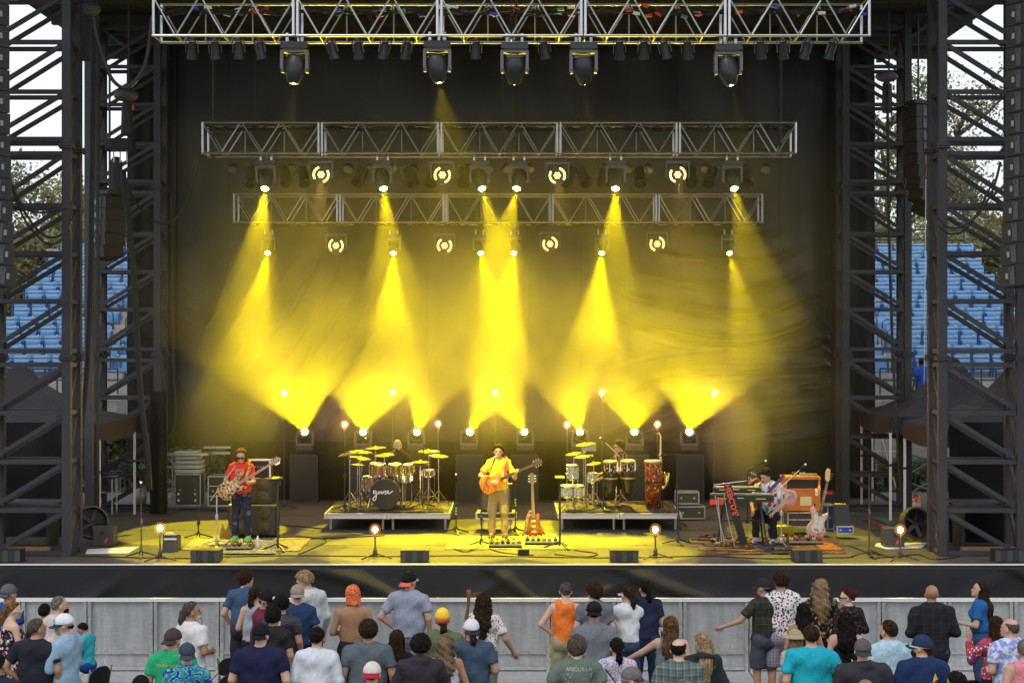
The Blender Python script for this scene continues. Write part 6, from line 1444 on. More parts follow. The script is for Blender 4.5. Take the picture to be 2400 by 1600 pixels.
# heap of cables and little boxes round the keyboard stand
rr = random.Random(11)
for i in range(16):
    px = rr.uniform(1632, 1840); py = rr.uniform(1258, 1296); c = fp(px, py); pts = []
    a0 = rr.uniform(0, 6); r0 = rr.uniform(.12, .3)
    for k in range(22): a = a0+k*.55; r_ = r0*(1+.25*math.sin(k*1.7)); pts.append(Vector((c[0]+r_*1.4*math.cos(a)+k*.008, c[1]+r_*math.sin(a), ZS+.03+.008*(k % 3))))
    q = MB().tube(smoothp(pts, 2), .010, 5).build('coiled_cable', [RUB, RUB, mat('cable_violet', L(80, 60, 100), .6), mat('cable_yellow', L(150, 120, 30), .6)][i % 4]); tag(q, 'loose coil of cable on the deck round the keyboard stand', 'cable', 'coils of cable round the keyboard stand')
for i in range(26):
    px = rr.uniform(1640, 1850); py = rr.uniform(1256, 1296); c = fp(px, py); o = link('effects_pedal', pm[rr.randrange(len(pm))], None, (c[0], c[1], ZS+.045), (0, 0, rr.uniform(-1, 1))); tag(o, 'small %s effects box among the cables under the keyboards' % ('grey red blue orange green black cyan yellow'.split()[[c.name for c in PC].index(o.data.materials[0].name)]), 'effects pedal', 'effects boxes scattered under the keyboards')
for i, (a, b) in enumerate((((1676, 1160), (1700, 1275)), ((1683, 1165), (1692, 1270)), ((1697, 1160), (1722, 1280)))):
    cable('pale cable dangling from the keyboards to the floor, %s' % ORD[i], sag(P(*a, DKB-.4), P(*b, DKB-.5), .06), .008, mat('cable_pale', (.35, .32, .36), .5))
# floor cables
for i, (pts, nm) in enumerate((([(470, 1262), (600, 1268), (760, 1262), (900, 1256)], 'thin cable crossing the deck behind the bassist'), ([(520, 1306), (700, 1303), (900, 1305), (1100, 1303), (1300, 1307)], 'long black cable along the front of the deck, left half'), ([(1300, 1307), (1480, 1308), (1660, 1304), (1800, 1310), (2000, 1307)], 'long black cable along the front of the deck, right half'), ([(1345, 1290), (1400, 1298), (1370, 1306), (1300, 1300)], 'cable curling right of the singer\'s rug'), ([(640, 1262), (700, 1258), (765, 1266), (735, 1285), (700, 1300)], 'cable looping right of the pale rug'), ([(2040, 1290), (2090, 1306), (2150, 1300), (2190, 1312), (2250, 1305)], 'cable snaking at the right front of the deck'), ([(1990, 1280), (2030, 1295), (2050, 1308), (2120, 1302)], 'cable at the foot of the right microphone stand'), ([(30, 1300), (180, 1303), (330, 1308), (470, 1310)], 'cable along the front of the deck at the far left'), ([(1050, 1280), (1090, 1294), (1130, 1284), (1180, 1296), (1250, 1302)], 'tangle of cable at the singer\'s feet'), ([(560, 1235), (640, 1230), (760, 1240)], 'cable on the deck behind the bass rig'))):
    cable(nm, smoothp([Vector((*fp(a, b), ZS+.014)) for a, b in pts], 5), .011)
rug('folded white sheet on the deck at the left beside the fan', [fp(200, 1298), fp(300, 1297), fp(325, 1282), (fp(250, 1286)), fp(205, 1288)], ZS+.004, mat('sheet_white', (.62, .6, .66), .8, bump=.6, bscale=12)); rug('folded white sheet on the deck at the right beside the fan', [fp(2050, 1280), fp(2080, 1288), fp(2160, 1284), fp(2175, 1272), fp(2055, 1274)], ZS+.004, mat('sheet_white', (.62, .6, .66), .8, bump=.6, bscale=12))
# black fill speakers on the lip
def fill(label, px0, px1, i):
    D = 26.95; xa, xb = X(px0, D), X(px1, D); w = xb-xa; t = thing('front_fill_speaker', label, 'loudspeaker', ((xa+xb)/2, D, ZS), 0, 'front fill speakers on the stage edge'); MB().box((0, .08, .105), (w, .28, .20)).build('cabinet', PLAS, t)
    me = MB().box((0, 0, 0), (w/5-.004, .012, .18)).mesh('grille', GRILL)
    for k in range(5): link('grille', MB().box((0, 0, 0), (w/5-.004, .012, .18)).mesh('grille', mat('grille_%d' % (k % 2), ((.05, .05, .055), (.022, .022, .024))[k % 2], .5)), t, (-w/2+w*(k+.5)/5, -.066, .105))
for i, (a, b) in enumerate(((-20, 50), (448, 517), (939, 1005), (1430, 1496), (1858, 1926), (2330, 2398))): fill('low black front fill speaker on the stage lip, %s of six' % ORD[i], a, b, i)
# more stands, left and right
micstand('thin stand at the left of the deck beside the first bulb', 331, 1306, 1.15, None, D=DF(1306)); micstand('tall black stand right of the blue cases', 2037, 1307, 1.45, None, D=DF(1306), mic=False); micstand('tall black stand right of the drum riser', 1069, 1257, 1.0, None, D=DF(1250)); micstand('stand right of the percussion riser', 1590, 1276, .9, None, D=DF(1276), mic=False); micstand('short stand beside the right front tower', 2195, 1306, .62, None, D=DF(1306), mic=False, tripod=False)
def fan(label, px, pyb, px2):
    D = DF(pyb); t = thing('drum_fan', label, 'fan', (X(px, D), D, ZS)); MB().lathe([(.30, -.10), (.32, 0), (.30, .10), (.27, .10), (.28, 0), (.27, -.1)], 24, (0, 0, .38), (R(75), 0, R(20))).build('drum', mat('fan_black', (.03, .03, .03), .4), t, smooth='auto')
    rot = Euler((R(75), 0, R(20))).to_matrix()
    for k in range(5): MB().box((0, 0, 0), (.24, .07, .01), None).build('blade', BLK, t, Vector((0, 0, .38))+rot@Vector((.13*math.cos(k*1.2566), .13*math.sin(k*1.2566), 0)), (rot@Euler((0, 0, k*1.2566)).to_matrix()@Euler((.4, 0, 0)).to_matrix()).to_euler())
    for s_ in (-1, 1): MB().bar((s_*.3, 0, .38), (s_*.33, 0, .02), .03).build('foot', BLK, t)
    D2_ = D-.3; t = thing('fog_machine', label.replace('black drum fan', 'dark fog machine box in front of the fan'), 'fog machine', (X(px2, D2_), D2_, ZS)); MB().box((0, 0, .18), (.36, .3, .34)).build('body', mat('fog_box', (.06, .055, .055), .5), t); MB().lathe([(.02, 0), (.035, .06)], 8, (.0, -.15, .26), (R(90), 0, 0)).build('nozzle', BLK, t); MB().box((.05, -.155, .1), (.03, .01, .09), (0, .5, 0)).build('orange_handle', cols_[3], t)
fan('black drum fan on the deck in the left wing', 215, 1272, 247); fan('black drum fan on the deck in the right wing', 2145, 1276, 2092)
# small wedge stage blinder left of the bassist
t = thing('floor_wedge', 'small black monitor wedge with a yellow top beside the first bulb', 'loudspeaker', (*fp(402, 1290), ZS)); MB().add([(-.14, -.12, 0), (.14, -.12, 0), (.14, -.05, .30), (-.14, -.05, .30), (-.14, .16, 0), (.14, .16, 0), (.14, .14, .26), (-.14, .14, .26)], [(0, 1, 2, 3), (5, 4, 7, 6), (0, 3, 7, 4), (1, 5, 6, 2), (3, 2, 6, 7), (0, 4, 5, 1)]).build('cabinet', PLAS, t); MB().box((-.0, -.10, .22), (.22, .01, .03), (R(-13), 0, 0)).box((0, -.075, .3), (.22, .01, .02), (R(-13), 0, 0)).build('silver_bar', ALU2, t); MB().ell((-.04, .03, .3), (.09, .06, .03), 6).build('yellow_cloth', mat('cloth_yellow', L(200, 180, 30), .8), t)
# backstage left: silver amp stacks and cases
DS = 35.2
fcase('black equipment rack with silver frame at the back left', 440, DS, .56, .5, ZS+.1, ZS+.80, mat('rack_dark', (.03, .03, .028), .6))
for i, (dx, w) in enumerate(((0, .58), (.0, .58), (-.0, .56), (-.03, .54), (-.04, .50))):
    t = thing('silver_case', 'shallow silver case stacked on the back left rack, number %s from the bottom' % ('one two three four five'.split()[i]), 'case', (X(440, DS)+dx, DS+.25, ZS+.81+i*.1), 0, 'silver cases stacked on the rack'); MB().box((0, 0, .045), (w, .48, .075)).build('body', ALU2, t); MB().box((0, -.245, .045), (w-.08, .01, .03)).build('handle_bar', ALU, t)
o = MB().box((0, 0, 0), (.98, .4, .05), (0, R(0), 0)).build('truss_lid', ALU, None, P(440, 1063, DS-.0)); tag(o, 'wide silver truss lid lying on top of the stacked cases', 'tray')  # flat truss lid laid across the case stack
me = MB().cyl((0, -.256, 0), .03, .014, 12, (R(90), 0, 0)).mesh('knob', mat('knob_grey', (.6, .6, .55), .4))
for x in (-.2, .17):
    for z in (.22, .36): o = link('cable_connector', me, None, (X(440, DS)+x, DS+.25, ZS+z)); tag(o, 'round pale socket on the front of the back left rack', 'socket', 'sockets on the back left rack')
fcase('second open equipment rack behind the bassist\'s shoulder', 515, DS-.3, .50, .5, ZS+.12, ZS+.78, mat('rack_dark', (.03, .03, .028), .6), n=3)
q = thing('scaffold_trolley', 'silver tubular trolley standing left of the equipment rack', 'trolley', (X(402, DS), DS+.1, ZS))
for z in (.25, .45, .62, .95, 1.2): MB().bar((-.12, 0, z), (.12, 0, z), .03).build('rung', ALU2, q)
for x in (-.0, .12): MB().bar((x, 0, .05), (x, 0, 1.25), .03).build('upright', ALU2, q)
MB().bar((-.1, 0, .7), (.1, 0, .5), .02).bar((-.1, 0, 1.15), (.1, 0, .95), .02).build('diagonal', ALU2, q)
# rails behind
for px, z, nm in ((495, .95, 'upper'), (495, .82, 'lower')):
    o = MB().bar((X(478, 36.5), 36.5, ZS+z+.35), (X(540, 36.5), 36.5, ZS+z+.35), .05).build('handrail', ALU2); tag(o, '%s silver handrail seen behind the second rack' % nm, 'rail')
# fire extinguishers
def ext(label, px, D, z0, h=.5):
    t = thing('fire_extinguisher', label, 'fire extinguisher', (X(px, D), D, z0)); MB().lathe([(.075, 0), (.085, .02), (.085, h*.78), (.05, h*.88), (.025, h*.92)], 18).build('cylinder', mat('extinguisher_red', L(170, 25, 35), .3, coat=.5), t, smooth='auto'); MB().box((.02, 0, h*.97), (.1, .03, .03)).box((.03, 0, h*1.03), (.1, .02, .015), (0, -.25, 0)).build('valve', CHR, t)
    MB().lathe([(.0865, h*.42), (.0865, h*.60)], 18).build('label_band', mat('label_pale', (.5, .5, .38), .6, var=.4, vscale=60), t); MB().box((.03, -.085, h*.72), (.07, .01, .12)).build('orange_tag', mat('tag_amber', L(225, 160, 40), .6), t); return t
ext('red fire extinguisher with an amber tag in the right wing', 2148, 34.0, ZS); ext('red fire extinguisher beside the table in the left wing', 206, 35.3, ZS, .42)
t = thing('side_table', 'black topped work table in the left wing with monitor gear', 'table', (X(225, 34.6), 34.6, ZS)); MB().box((0, 0, .78), (.9, .5, .04)).build('top', PLAS, t)
for x in (-.4, .4):
    for y in (-.2, .2): MB().bar((x, y, .0), (x, y, .77), .03).build('leg', ALU2, t)
MB().box((-.25, 0, .92), (.22, .04, .24)).build('screen', PLAS, t)
for x, nm in ((190, 'left'), (232, 'right')):
    o = MB().box((0, 0, 0), (.09, .06, .14)).build('orange_bag', mat('bag_orange', L(220, 95, 45), .7), None, P(x, 1172, 34.3)); tag(o, 'small orange pouch hanging at the %s leg of the work table' % nm, 'pouch')
fcase('silver trimmed case behind the left tent pole', 250, 35.6, .4, .4, ZS+.35, ZS+.8, mat('case_grey', (.08, .08, .085), .6)); 
o = MB().lathe([(.03, 0), (.11, .02), (.13, .2), (.10, .42), (.03, .46)], 12).build('standing_lamp_case', ALU2, None, (X(331, 35.4), 35.4, ZS+.1), smooth=True); tag(o, 'rounded silver fixture standing by the foot of the left rear tower', 'fixture')
# right wing scaffold behind
t = thing('scaffold_tower', 'silver scaffold frame standing behind the right wing tent poles', 'scaffold', (X(2085, 37.2), 37.2, ZS))
for x in (-.4, .3): MB().tube([(x, 0, 0), (x, 0, 1.6)], .024, 6).build('upright', ALU2, t)
for z in (.6, 1.15, 1.55): MB().tube([(-.4, 0, z), (.3, 0, z)], .022, 6).build('rung', ALU2, t)
MB().tube([(-.2, 0, 1.5), (.15, 0, .3)], .02, 6).build('diagonal', ALU2, t)
t = thing('scaffold_tower', 'folded silver cross braces behind the red fire extinguisher', 'scaffold', (X(2165, 36), 36, ZS))
for a, b in (((-.4, 1.2), (.3, 1.0)), ((-.3, .3), (.3, .65)), ((-.35, .55), (.3, .3)), ((-.3, .75), (.3, 1.1))): MB().tube([(a[0], 0, a[1]), (b[0], 0, b[1])], .02, 6).build('brace', ALU2, t)
fcase('pair of dim olive cases behind the percussion riser, upper', 1612, 33.6, .46, .4, ZS+.30, ZS+.55, mat('case_olive', (.07, .065, .03), .6)); fcase('dim olive case at floor level right of the percussion riser', 1620, 33.3, .56, .45, ZS+.02, ZS+.28, mat('case_olive', (.07, .065, .03), .6))
fcase('black case with a red lid right of the organ speaker', 1937, DF(1222), .34, .4, ZS+.02, ZS+.62, PLAS, trim=BLK); o = MB().box((0, 0, 0), (.12, .05, .05)).build('red_pouch', cols_[0], None, P(1944, 1155, DF(1222)-.05)); tag(o, 'small red pouch on the black case right of the organ speaker', 'pouch')
o = MB().box((0, 0, 0), (.40, .3, .16)).build('yellow_box', mat('box_yellow', L(150, 140, 25), .6), None, P(1833, 1241, DO-.1)); tag(o, 'dull yellow box under the organ speaker on the left', 'box')
rug('flat green cloth on the deck left of the right bulb', [fp(2045, 1214), fp(2070, 1213), fp(2100, 1228), fp(2085, 1230)], ZS+.004, mat('cloth_green', L(50, 100, 80), .8)); cable('red cable laid across the deck in the right wing', [Vector((*fp(2024, 1219), ZS+.012)), Vector((*fp(2095, 1240), ZS+.012))], .014, cols_[0])
# green-taped stands
for px, py0, D, nm in ((1069, 1190, DF(1250)-.03, 'drum'), (1208, 1170, DF(1250)-.03, 'singer\'s amplifier')):
    for k in range(3): o = MB().cyl((0, 0, 0), .018, .03, 8).build('green_tape_band', mat('tape_green', L(120, 220, 90), .5), None, P(px, py0+k*7, D)); tag(o, 'green tape ring on the stand by the %s' % nm, 'tape', 'green tape rings on stands')
micstand('green taped stand right of the singer\'s amplifier', 1208, 0, .95, None, D=DF(1250), mic=False)
# ---------------------------------------------------------------- the crowd
def cw(px, ytop, h, label, **k):
    eff = h*(1.0 if not k.get('sit') else .765)
    s = (ytop-800)/(EYE-eff); D = F/s; rr = random.Random(int(px*7+ytop))
    k.setdefault('hy', rr.uniform(-14, 14)); k.setdefault('hp', rr.uniform(-4, 7)); k.setdefault('lean', rr.uniform(-3, 3.5)); k['yaw'] = k.get('yaw', 0)+rr.uniform(-5, 5); k.setdefault('arms', rr.choice((('down', 'down'), ('front', 'down'), ('pocket', 'pocket'), ('down', 'front'), ('hip', 'down'), ('front', 'front'))))
    return person(label, X(px, D), D, 0, h, **k)
J = ('jeans', cloth(52, 76, 112)); DK_ = ('jeans', cloth(34, 36, 44)); KH = ('shorts', cloth(168, 156, 124)); DS_ = ('shorts', cloth(48, 50, 62)); BK_ = ('jeans', cloth(26, 26, 30)); GYP = ('jeans', cloth(96, 98, 100))
T_ = lambda r, g, b, k='tee': (k, cloth(r, g, b))
p_skull = mat('badge_white', (.75, .75, .75), .6)
cw(20, 1368, 1.77, 'man in grey trucker cap and blue tee at the far left of the crowd', hair=('short', 'dark'), top=T_(28, 84, 160), bottom=DK_, yaw=-25, hy=-10, arms=('down', 'front'), cap=('back', cloth(92, 92, 102), cloth(80, 80, 90), (mat('badge_orange', L(240, 130, 50), .6), -1, False)))
cw(103, 1413, 1.55, 'dark haired person with a green cap top, half hidden behind the bald bearded man', hair=('short', 'dark'), top=T_(60, 60, 70), bottom=DK_, cap=('hat', cloth(90, 210, 70), cloth(60, 60, 60)) if 0 else None)
cw(133, 1395, 1.76, 'bald bearded man in a pale pinkish grey tee looking right', hair=('crop', 'grey'), skin='l', top=T_(205, 188, 184), bottom=DS_, yaw=-30, hy=-35, beard=('s', 'dark'), arms=('down', 'down'), w=1.05)
cw(25, 1408, 1.62, 'ginger woman with ponytail and glasses in a black floral off-shoulder dress', hair=('pony', 'ginger'), skin='p', female=True, top=('off', pattern('dress_floral', 'speck', [L(30, 26, 30), L(200, 150, 160), L(230, 220, 220), L(110, 70, 90)], 22)), bottom=('dress', pattern('dress_floral', 'speck', [], 22)), yaw=-55, hy=-25, hp=-6, arms=('cup', 'front'), glasses=mat('frame_pale', (.6, .6, .65), .3))
cw(85, 1447, 1.75, 'man with dark greying hair in a black tee seen from behind at the lower left', hair=('short', 'greybr'), top=T_(38, 42, 52), bottom=DK_, yaw=-5, hy=-40, w=1.22, arms=('down', 'hip'))
def band(t, name, m, a, b, w):
    n = 24; dx, dz = b[0]-a[0], b[1]-a[1]; l = math.hypot(dx, dz); nx, nz = -dz/l*w/2, dx/l*w/2; g = lambda i, s: (a[0]+dx*i/n+s*nx, a[1]+dz*i/n+s*nz)
    return print_on(t, name, m, None, xz=(0, 0), shapes=[[g(i, -1), g(i+1, -1), g(i+1, 1), g(i, 1)] for i in range(n)])
cupm = mat('cup_white', (.75, .73, .68), .5)
t = cw(152, 1437, 1.78, 'man in white cap, dark sunglasses and pale blue pullover holding a drink', hair=('short', 'brown'), skin='l', top=('long', cloth(142, 172, 204)), bottom=KH, yaw=70, hy=35, arms=('cup', 'cup'), cap=('cap', cloth(222, 226, 236), cloth(50, 84, 120), (mat('badge_teal', L(60, 160, 170), .6), 0, True)), glasses=PLAS)
def hold(t, side, name, label, cat, build, off=(0, .04, .02)):
    j = PJ[t.name]; w_ = Vector(j['wr'][side])*j['k']; d = Vector(j['wr'][side]-j['el'][side]).normalized(); m = Matrix.Rotation(t.rotation_euler.z, 4, 'Z')
    p = Vector(t.location)+m@(w_+d*.09+Vector(off)); o = build(p, t.rotation_euler.z); tag(o, label, cat); return o
def cup(m, h=.12): return lambda p, rz: MB().lathe([(.032, -h*.4), (.042, h*.6), (.038, h*.6), (.03, -h*.35)], 14).build('cup', m, None, p, smooth='auto')
hold(t, 1, 'cup', 'white drink cup in the hand of the man in the white cap', 'cup', cup(cupm))
t = cw(203, 1457, 1.30, 'young boy in a turquoise tee sitting sideways on a folding chair', hair=('short', 'dark'), skin='m', top=T_(50, 180, 200), bottom=('shorts', cloth(36, 84, 190)), yaw=70, hy=0, hp=-30, sit=True, arms=('lap', 'lap'))
cw(450, 1408, 1.76, 'white bearded man with long grey hair tied back in a white tee', hair=('tail', 'greybr'), skin='t', top=T_(218, 214, 220), bottom=('jeans', cloth(190, 190, 196)), yaw=-28, hy=-50, beard=('long', 'white'), arms=('front', 'front'), cap=None)
t = cw(405, 1472, 1.76, 'man in a brown cap turned backwards and a bright green tee with orange text', hair=('short', 'dark'), skin='l', top=T_(30, 172, 112), bottom=DS_, yaw=-8, hy=-20, w=1.16, arms=('down', 'down'), cap=('back', cloth(74, 58, 60), cloth(70, 55, 57), (p_skull, -1, False)))
print_on(t, 'back_print', mat('print_orange', L(225, 175, 60), .7), [('FUN FOR THE RIDE', .038, 0)], xz=(0, 1.34))
cw(437, 1507, 1.70, 'person in a dark blue cap and blue and green tie-dye tee at the lower left', hair=('short', 'brown'), skin='l', top=('tee', pattern('tiedye_bluegreen', 'tiedye', [L(30, 90, 190), L(60, 170, 70), L(40, 110, 200), L(150, 210, 120), L(20, 60, 150)], 3.2)), bottom=DS_, w=1.08, hp=4, cap=('back', cloth(62, 68, 92)))
cw(330, 1580, 1.70, 'dark haired head just showing at the bottom edge left of the green tee', hair=('short', 'dark'), top=T_(50, 50, 60), bottom=DK_)
cw(573, 1335, 1.78, 'tall man with brown hair and glasses in a steel blue tee by the barrier', hair=('mop', 'brown'), skin='l', top=T_(62, 86, 122), bottom=DS_, hy=-35, yaw=-6, arms=('down', 'pocket'))
cw(598, 1372, 1.66, 'woman with dark braided hair in a light grey tank top', hair=('tail', 'brown'), skin='l', female=True, top=T_(162, 168, 178, 'tank'), bottom=DK_, hy=-20)
cw(612, 1382, 1.76, 'bearded man in a black cap and maroon polo with folded arms', hair=('short', 'dark'), skin='t', top=T_(108, 38, 66, 'polo'), bottom=DK_, yaw=-80, hy=-40, hp=-8, arms=('cross', 'cross'), beard=('s', 'dark'), cap=('cap', cloth(24, 24, 28), cloth(24, 24, 28), (p_skull, 0, True)), w=1.08)
cw(660, 1392, 1.75, 'black haired man in a black quilted vest over a pale blue tee', hair=('messy', 'dark'), skin='m', top=('tee', mat('quilt_black', L(44, 44, 52), .55, bump=.9, bscale=30)), bottom=DK_, yaw=-10, arms=('down', 'down'), w=1.05)
t = cw(638, 1422, 1.73, 'black haired man in a black tee drinking, in front of the quilted vest', hair=('messy', 'dark'), skin='m', top=T_(42, 42, 46), bottom=DK_, yaw=-6, arms=('down', 'phone'), w=1.02)
hold(t, -1, 'cup', 'pale cup raised by the man in the black tee', 'cup', cup(cupm))
cw(610, 1461, 1.80, 'heavy man in a black cap and navy tee at the bottom of the left group', hair=('crop', 'dark'), skin='p', top=T_(36, 38, 74), bottom=DS_, w=1.32, arms=('front', 'front'), cap=('back', cloth(26, 26, 32)))
cw(697, 1370, 1.76, 'man in a tan cap and dark blue tee facing the stage', hair=('crop', 'brown'), skin='l', top=T_(40, 66, 108), bottom=('shorts', cloth(28, 28, 32)), w=1.1, arms=('down', 'down'), cap=('back', cloth(152, 138, 124)), hy=10)
cw(725, 1335, 1.88, 'tall fair haired man in a pale grey sweater looking down to the left', hair=('messy', 'blond'), skin='l', top=('long', cloth(196, 200, 204)), bottom=BK_, yaw=40, hy=50, hp=-18, arms=('down', 'down'), beard=('s', 'lbrown'))
cw(827, 1371, 1.78, 'shirtless man with an orange bandana over his head', hair=('short', 'dark'), skin='t', top=None, bottom=('shorts', cloth(38, 38, 52)), arms=('front', 'front'), cap=('bandana', pattern('bandana_orange', 'speck', [L(224, 120, 74), L(120, 60, 50), L(200, 90, 60)], 45)), w=1.06)
cw(958, 1340, 1.84, 'big man in a black and orange backwards cap and pale grey blue tee', hair=('short', 'dark'), skin='l', top=T_(148, 154, 178), bottom=('shorts', pattern('plaid_grey', 'plaid', [L(130, 130, 150), L(90, 90, 110), L(180, 180, 190)], 12)), yaw=-10, hy=-25, hp=8, w=1.18, arms=('down', 'hip'), cap=('back', cloth(28, 26, 30), cloth(236, 104, 66), (cols_[3], -.6, False)), glasses=mat('frame_pale', (.6, .6, .65), .3))
cw(742, 1468, 1.74, 'dark haired man in a white long sleeved top in the front row of the group', hair=('short', 'dark'), skin='l', top=('long', cloth(208, 212, 226)), bottom=DK_, hy=-8, w=1.06)
cw(863, 1452, 1.80, 'man with curly brown hair in a slate grey tee', hair=('curly', 'brown'), skin='m', top=T_(92, 102, 112), bottom=DK_, w=1.22, arms=('down', 'down'))
cw(872, 1550, 1.72, 'person in a white and red cap at the bottom edge', hair=('short', 'lbrown'), skin='l', top=T_(90, 96, 104), bottom=DK_, cap=('back', cloth(212, 204, 196), cloth(190, 30, 50)))
t = cw(930, 1475, 1.63, 'woman with long straight brown hair and a blue bag strap over a black top', hair=('long', 'brown'), skin='l', female=True, top=T_(34, 32, 36), bottom=J, hy=-6, arms=('front', 'front'))
band(t, 'bag_strap', mat('strap_blue', L(96, 136, 180), .7), (.02, 1.0), (.15, 1.36), .04)
t = cw(986, 1488, 1.72, 'person with black curly hair in a dark purple hoodie taking a photo', hair=('afro', 'dark'), skin='d', top=('hoodie', cloth(58, 50, 60)), bottom=DK_, arms=('phone', 'phone'), w=1.12)
hold(t, 1, 'phone', 'black phone held up by the person in the dark hoodie', 'phone', lambda p, rz: MB().box((0, 0, 0), (.075, .01, .15), (R(-10), 0, 0)).build('phone', PLAS, None, p), (-.05, .03, .03))
t = cw(1037, 1428, 1.72, 'person in a yellow and red knitted beanie and green shirt with a wooden staff', hair=('tail', 'brown'), skin='m', top=T_(94, 112, 76), bottom=DK_, arms=('raise_', 'down'), cap=('beanie', mat('beanie', (1, 1, 1))), w=1.15)
bn = MATS['beanie'].node_tree; b_ = bn.nodes['Principled BSDF']; g_ = bn.nodes.new('ShaderNodeTexCoord'); s_ = bn.nodes.new('ShaderNodeSeparateXYZ'); r_ = ramp(bn, [(0, L(225, 80, 70)), (.5, L(225, 100, 60)), (.62, L(235, 190, 60)), (1, L(240, 205, 50))]); r_.color_ramp.interpolation = 'LINEAR'; mr_ = bn.nodes.new('ShaderNodeMapRange'); mr_.inputs[1].default_value = 1.50; mr_.inputs[2].default_value = 1.73
bn.links.new(g_.outputs['Object'], s_.inputs[0]); bn.links.new(s_.outputs[2], mr_.inputs[0]); bn.links.new(mr_.outputs[0], r_.inputs[0]); bn.links.new(r_.outputs[0], b_.inputs['Base Color']); b_.inputs['Roughness'].default_value = .9
hold(t, 1, 'staff', 'carved wooden staff held up beside the knitted beanie', 'staff', lambda p, rz: MB().tube([p+Vector((-.0, 0, -1.0)), p+Vector((-.01, 0, -.2)), p+Vector((-.02, 0, .08)), p+Vector((.0, 0, .22)), p+Vector((.015, 0, .40)), p+Vector((.01, 0, .46))], [.018, .02, .028, .02, .024, .03], 9).build('wooden_staff', mat('staff_wood', L(120, 70, 45), .5, var=.3, vscale=30), None, smooth=True), (0, 0, 0))
cw(1046, 1485, 1.62, 'woman with long dark to blond hair in a white tank top', hair=('wavy', mat('hair_ombre', (.16, .095, .05), .55, var=.7, vscale=7, bump=.5, bscale=100)), skin='t', female=True, top=T_(215, 212, 220, 'tank'), bottom=J, hy=-10, yaw=-8)
cw(1133, 1390, 1.70, 'woman with very long brown curls in a white speckled blouse and sage trousers', hair=('wavy', 'brown'), skin='m', female=True, top=('tee', pattern('blouse_speckled', 'speck', [L(222, 214, 214), L(90, 50, 60), L(222, 214, 214), L(130, 90, 90)], 42)), bottom=('pants', cloth(122, 134, 114)), w=1.14, yaw=-8, arms=(((.31, -.02, 1.13), (.40, .08, .95)), 'down'), hem=.98)
cw(1105, 1450, 1.74, 'man with a ponytail, white and navy trucker cap and slate blue tee', hair=('pony', 'brown'), skin='m', top=T_(66, 84, 108), bottom=DK_, w=1.2, arms=('front', 'down'), cap=('back', cloth(214, 214, 226), cloth(48, 50, 66), (mat('badge_navy', L(34, 36, 50), .6), 0, False)))
cw(1326, 1362, 1.74, 'bald man in a bright orange tank top and khaki shorts', hair=('crop', 'greybr'), skin='p', top=T_(250, 122, 40, 'tank'), bottom=KH, yaw=-14, arms=('down', 'hip'), hy=10)
cw(1393, 1364, 1.76, 'brown haired man in a grey tee next to the orange tank top', hair=('mop', 'brown'), skin='p', top=T_(106, 110, 118), bottom=DK_, hy=32, hp=6, arms=('down', 'down'))
cw(1472, 1372, 1.67, 'woman with long brown ponytail and white sunglasses in a white tee and jeans', hair=('pony', 'brown'), skin='l', female=True, top=T_(214, 216, 226), bottom=J, yaw=6, hy=30, arms=('down', 'reach'), glasses=mat('frame_white', (.75, .75, .75), .3), sleeve=.4)
cw(1513, 1357, 1.75, 'person with dark curly ponytail in a navy tee', hair=('pony', 'dark'), skin='m', top=T_(36, 44, 72), bottom=('jeans', cloth(34, 46, 78)), hy=20, female=True, arms=('front', 'down'), w=1.05)
cw(1393, 1410, 1.82, 'man in a black backwards cap and heather grey tee at the centre right', hair=('short', 'dark'), skin='m', top=T_(114, 118, 128), bottom=DK_, w=1.14, cap=('back', cloth(26, 26, 32)), arms=('front', 'front'))
t = cw(1352, 1490, 1.74, 'person with grey brown wavy hair in a sage green tee printed ANGUILLA', hair=('mop', 'greybr'), skin='p', top=T_(100, 114, 106), bottom=DK_, w=1.2, yaw=-6)
print_on(t, 'back_print', mat('print_sage', L(176, 186, 176), .8), [('ANGUILLA', .062, .10)]+[('~'.join(['islands', 'harbour', 'seaside', 'barbados'][i:i+1])+' '+['bay', 'cove', 'isle', 'sand'][i], .048, .045-.045*i) for i in range(0)], xz=(.02, 1.28), shapes=[[(-.13+.03*math.sin(i*2.1), .07-i*.028), (.12+.035*math.sin(i*1.3+1), .07-i*.028), (.12+.035*math.sin(i*1.3+1), .053-i*.028), (-.13+.03*math.sin(i*2.1), .053-i*.028)] for i in range(11)])
t = cw(1446, 1492, 1.63, 'woman with a black ponytail in a pastel speckled tee and thin black strap', hair=('pony', 'dark'), skin='l', female=True, top=('tee', pattern('tee_pastel', 'speck', [L(205, 200, 220), L(150, 140, 190), L(190, 150, 170), L(120, 130, 180)], 40)), bottom=DK_, hy=15, w=1.12)
band(t, 'bag_strap', PLAS, (-.14, 1.37), (.16, 1.0), .014)
cw(1572, 1442, 1.67, 'woman with long brown hair in a grey sleeveless top reaching out to the left', hair=('long', 'lbrown'), skin='l', female=True, top=T_(120, 120, 128, 'tank'), bottom=J, yaw=-12, arms=('front', 'reach'), w=1.1)
cw(1590, 1494, 1.76, 'balding man in a green plaid flannel shirt', hair=('fringe', 'dark'), skin='p', top=('shirt', pattern('plaid_green', 'plaid', [L(92, 106, 104), L(48, 62, 66), L(150, 158, 158)], 13)), bottom=DK_, w=1.14)
cw(1648, 1482, 1.66, 'woman with straight ash blond hair in a black jacket', hair=('long', 'blond'), skin='l', female=True, top=('jacket', cloth(44, 48, 58)), bottom=DK_, yaw=4, hy=38)
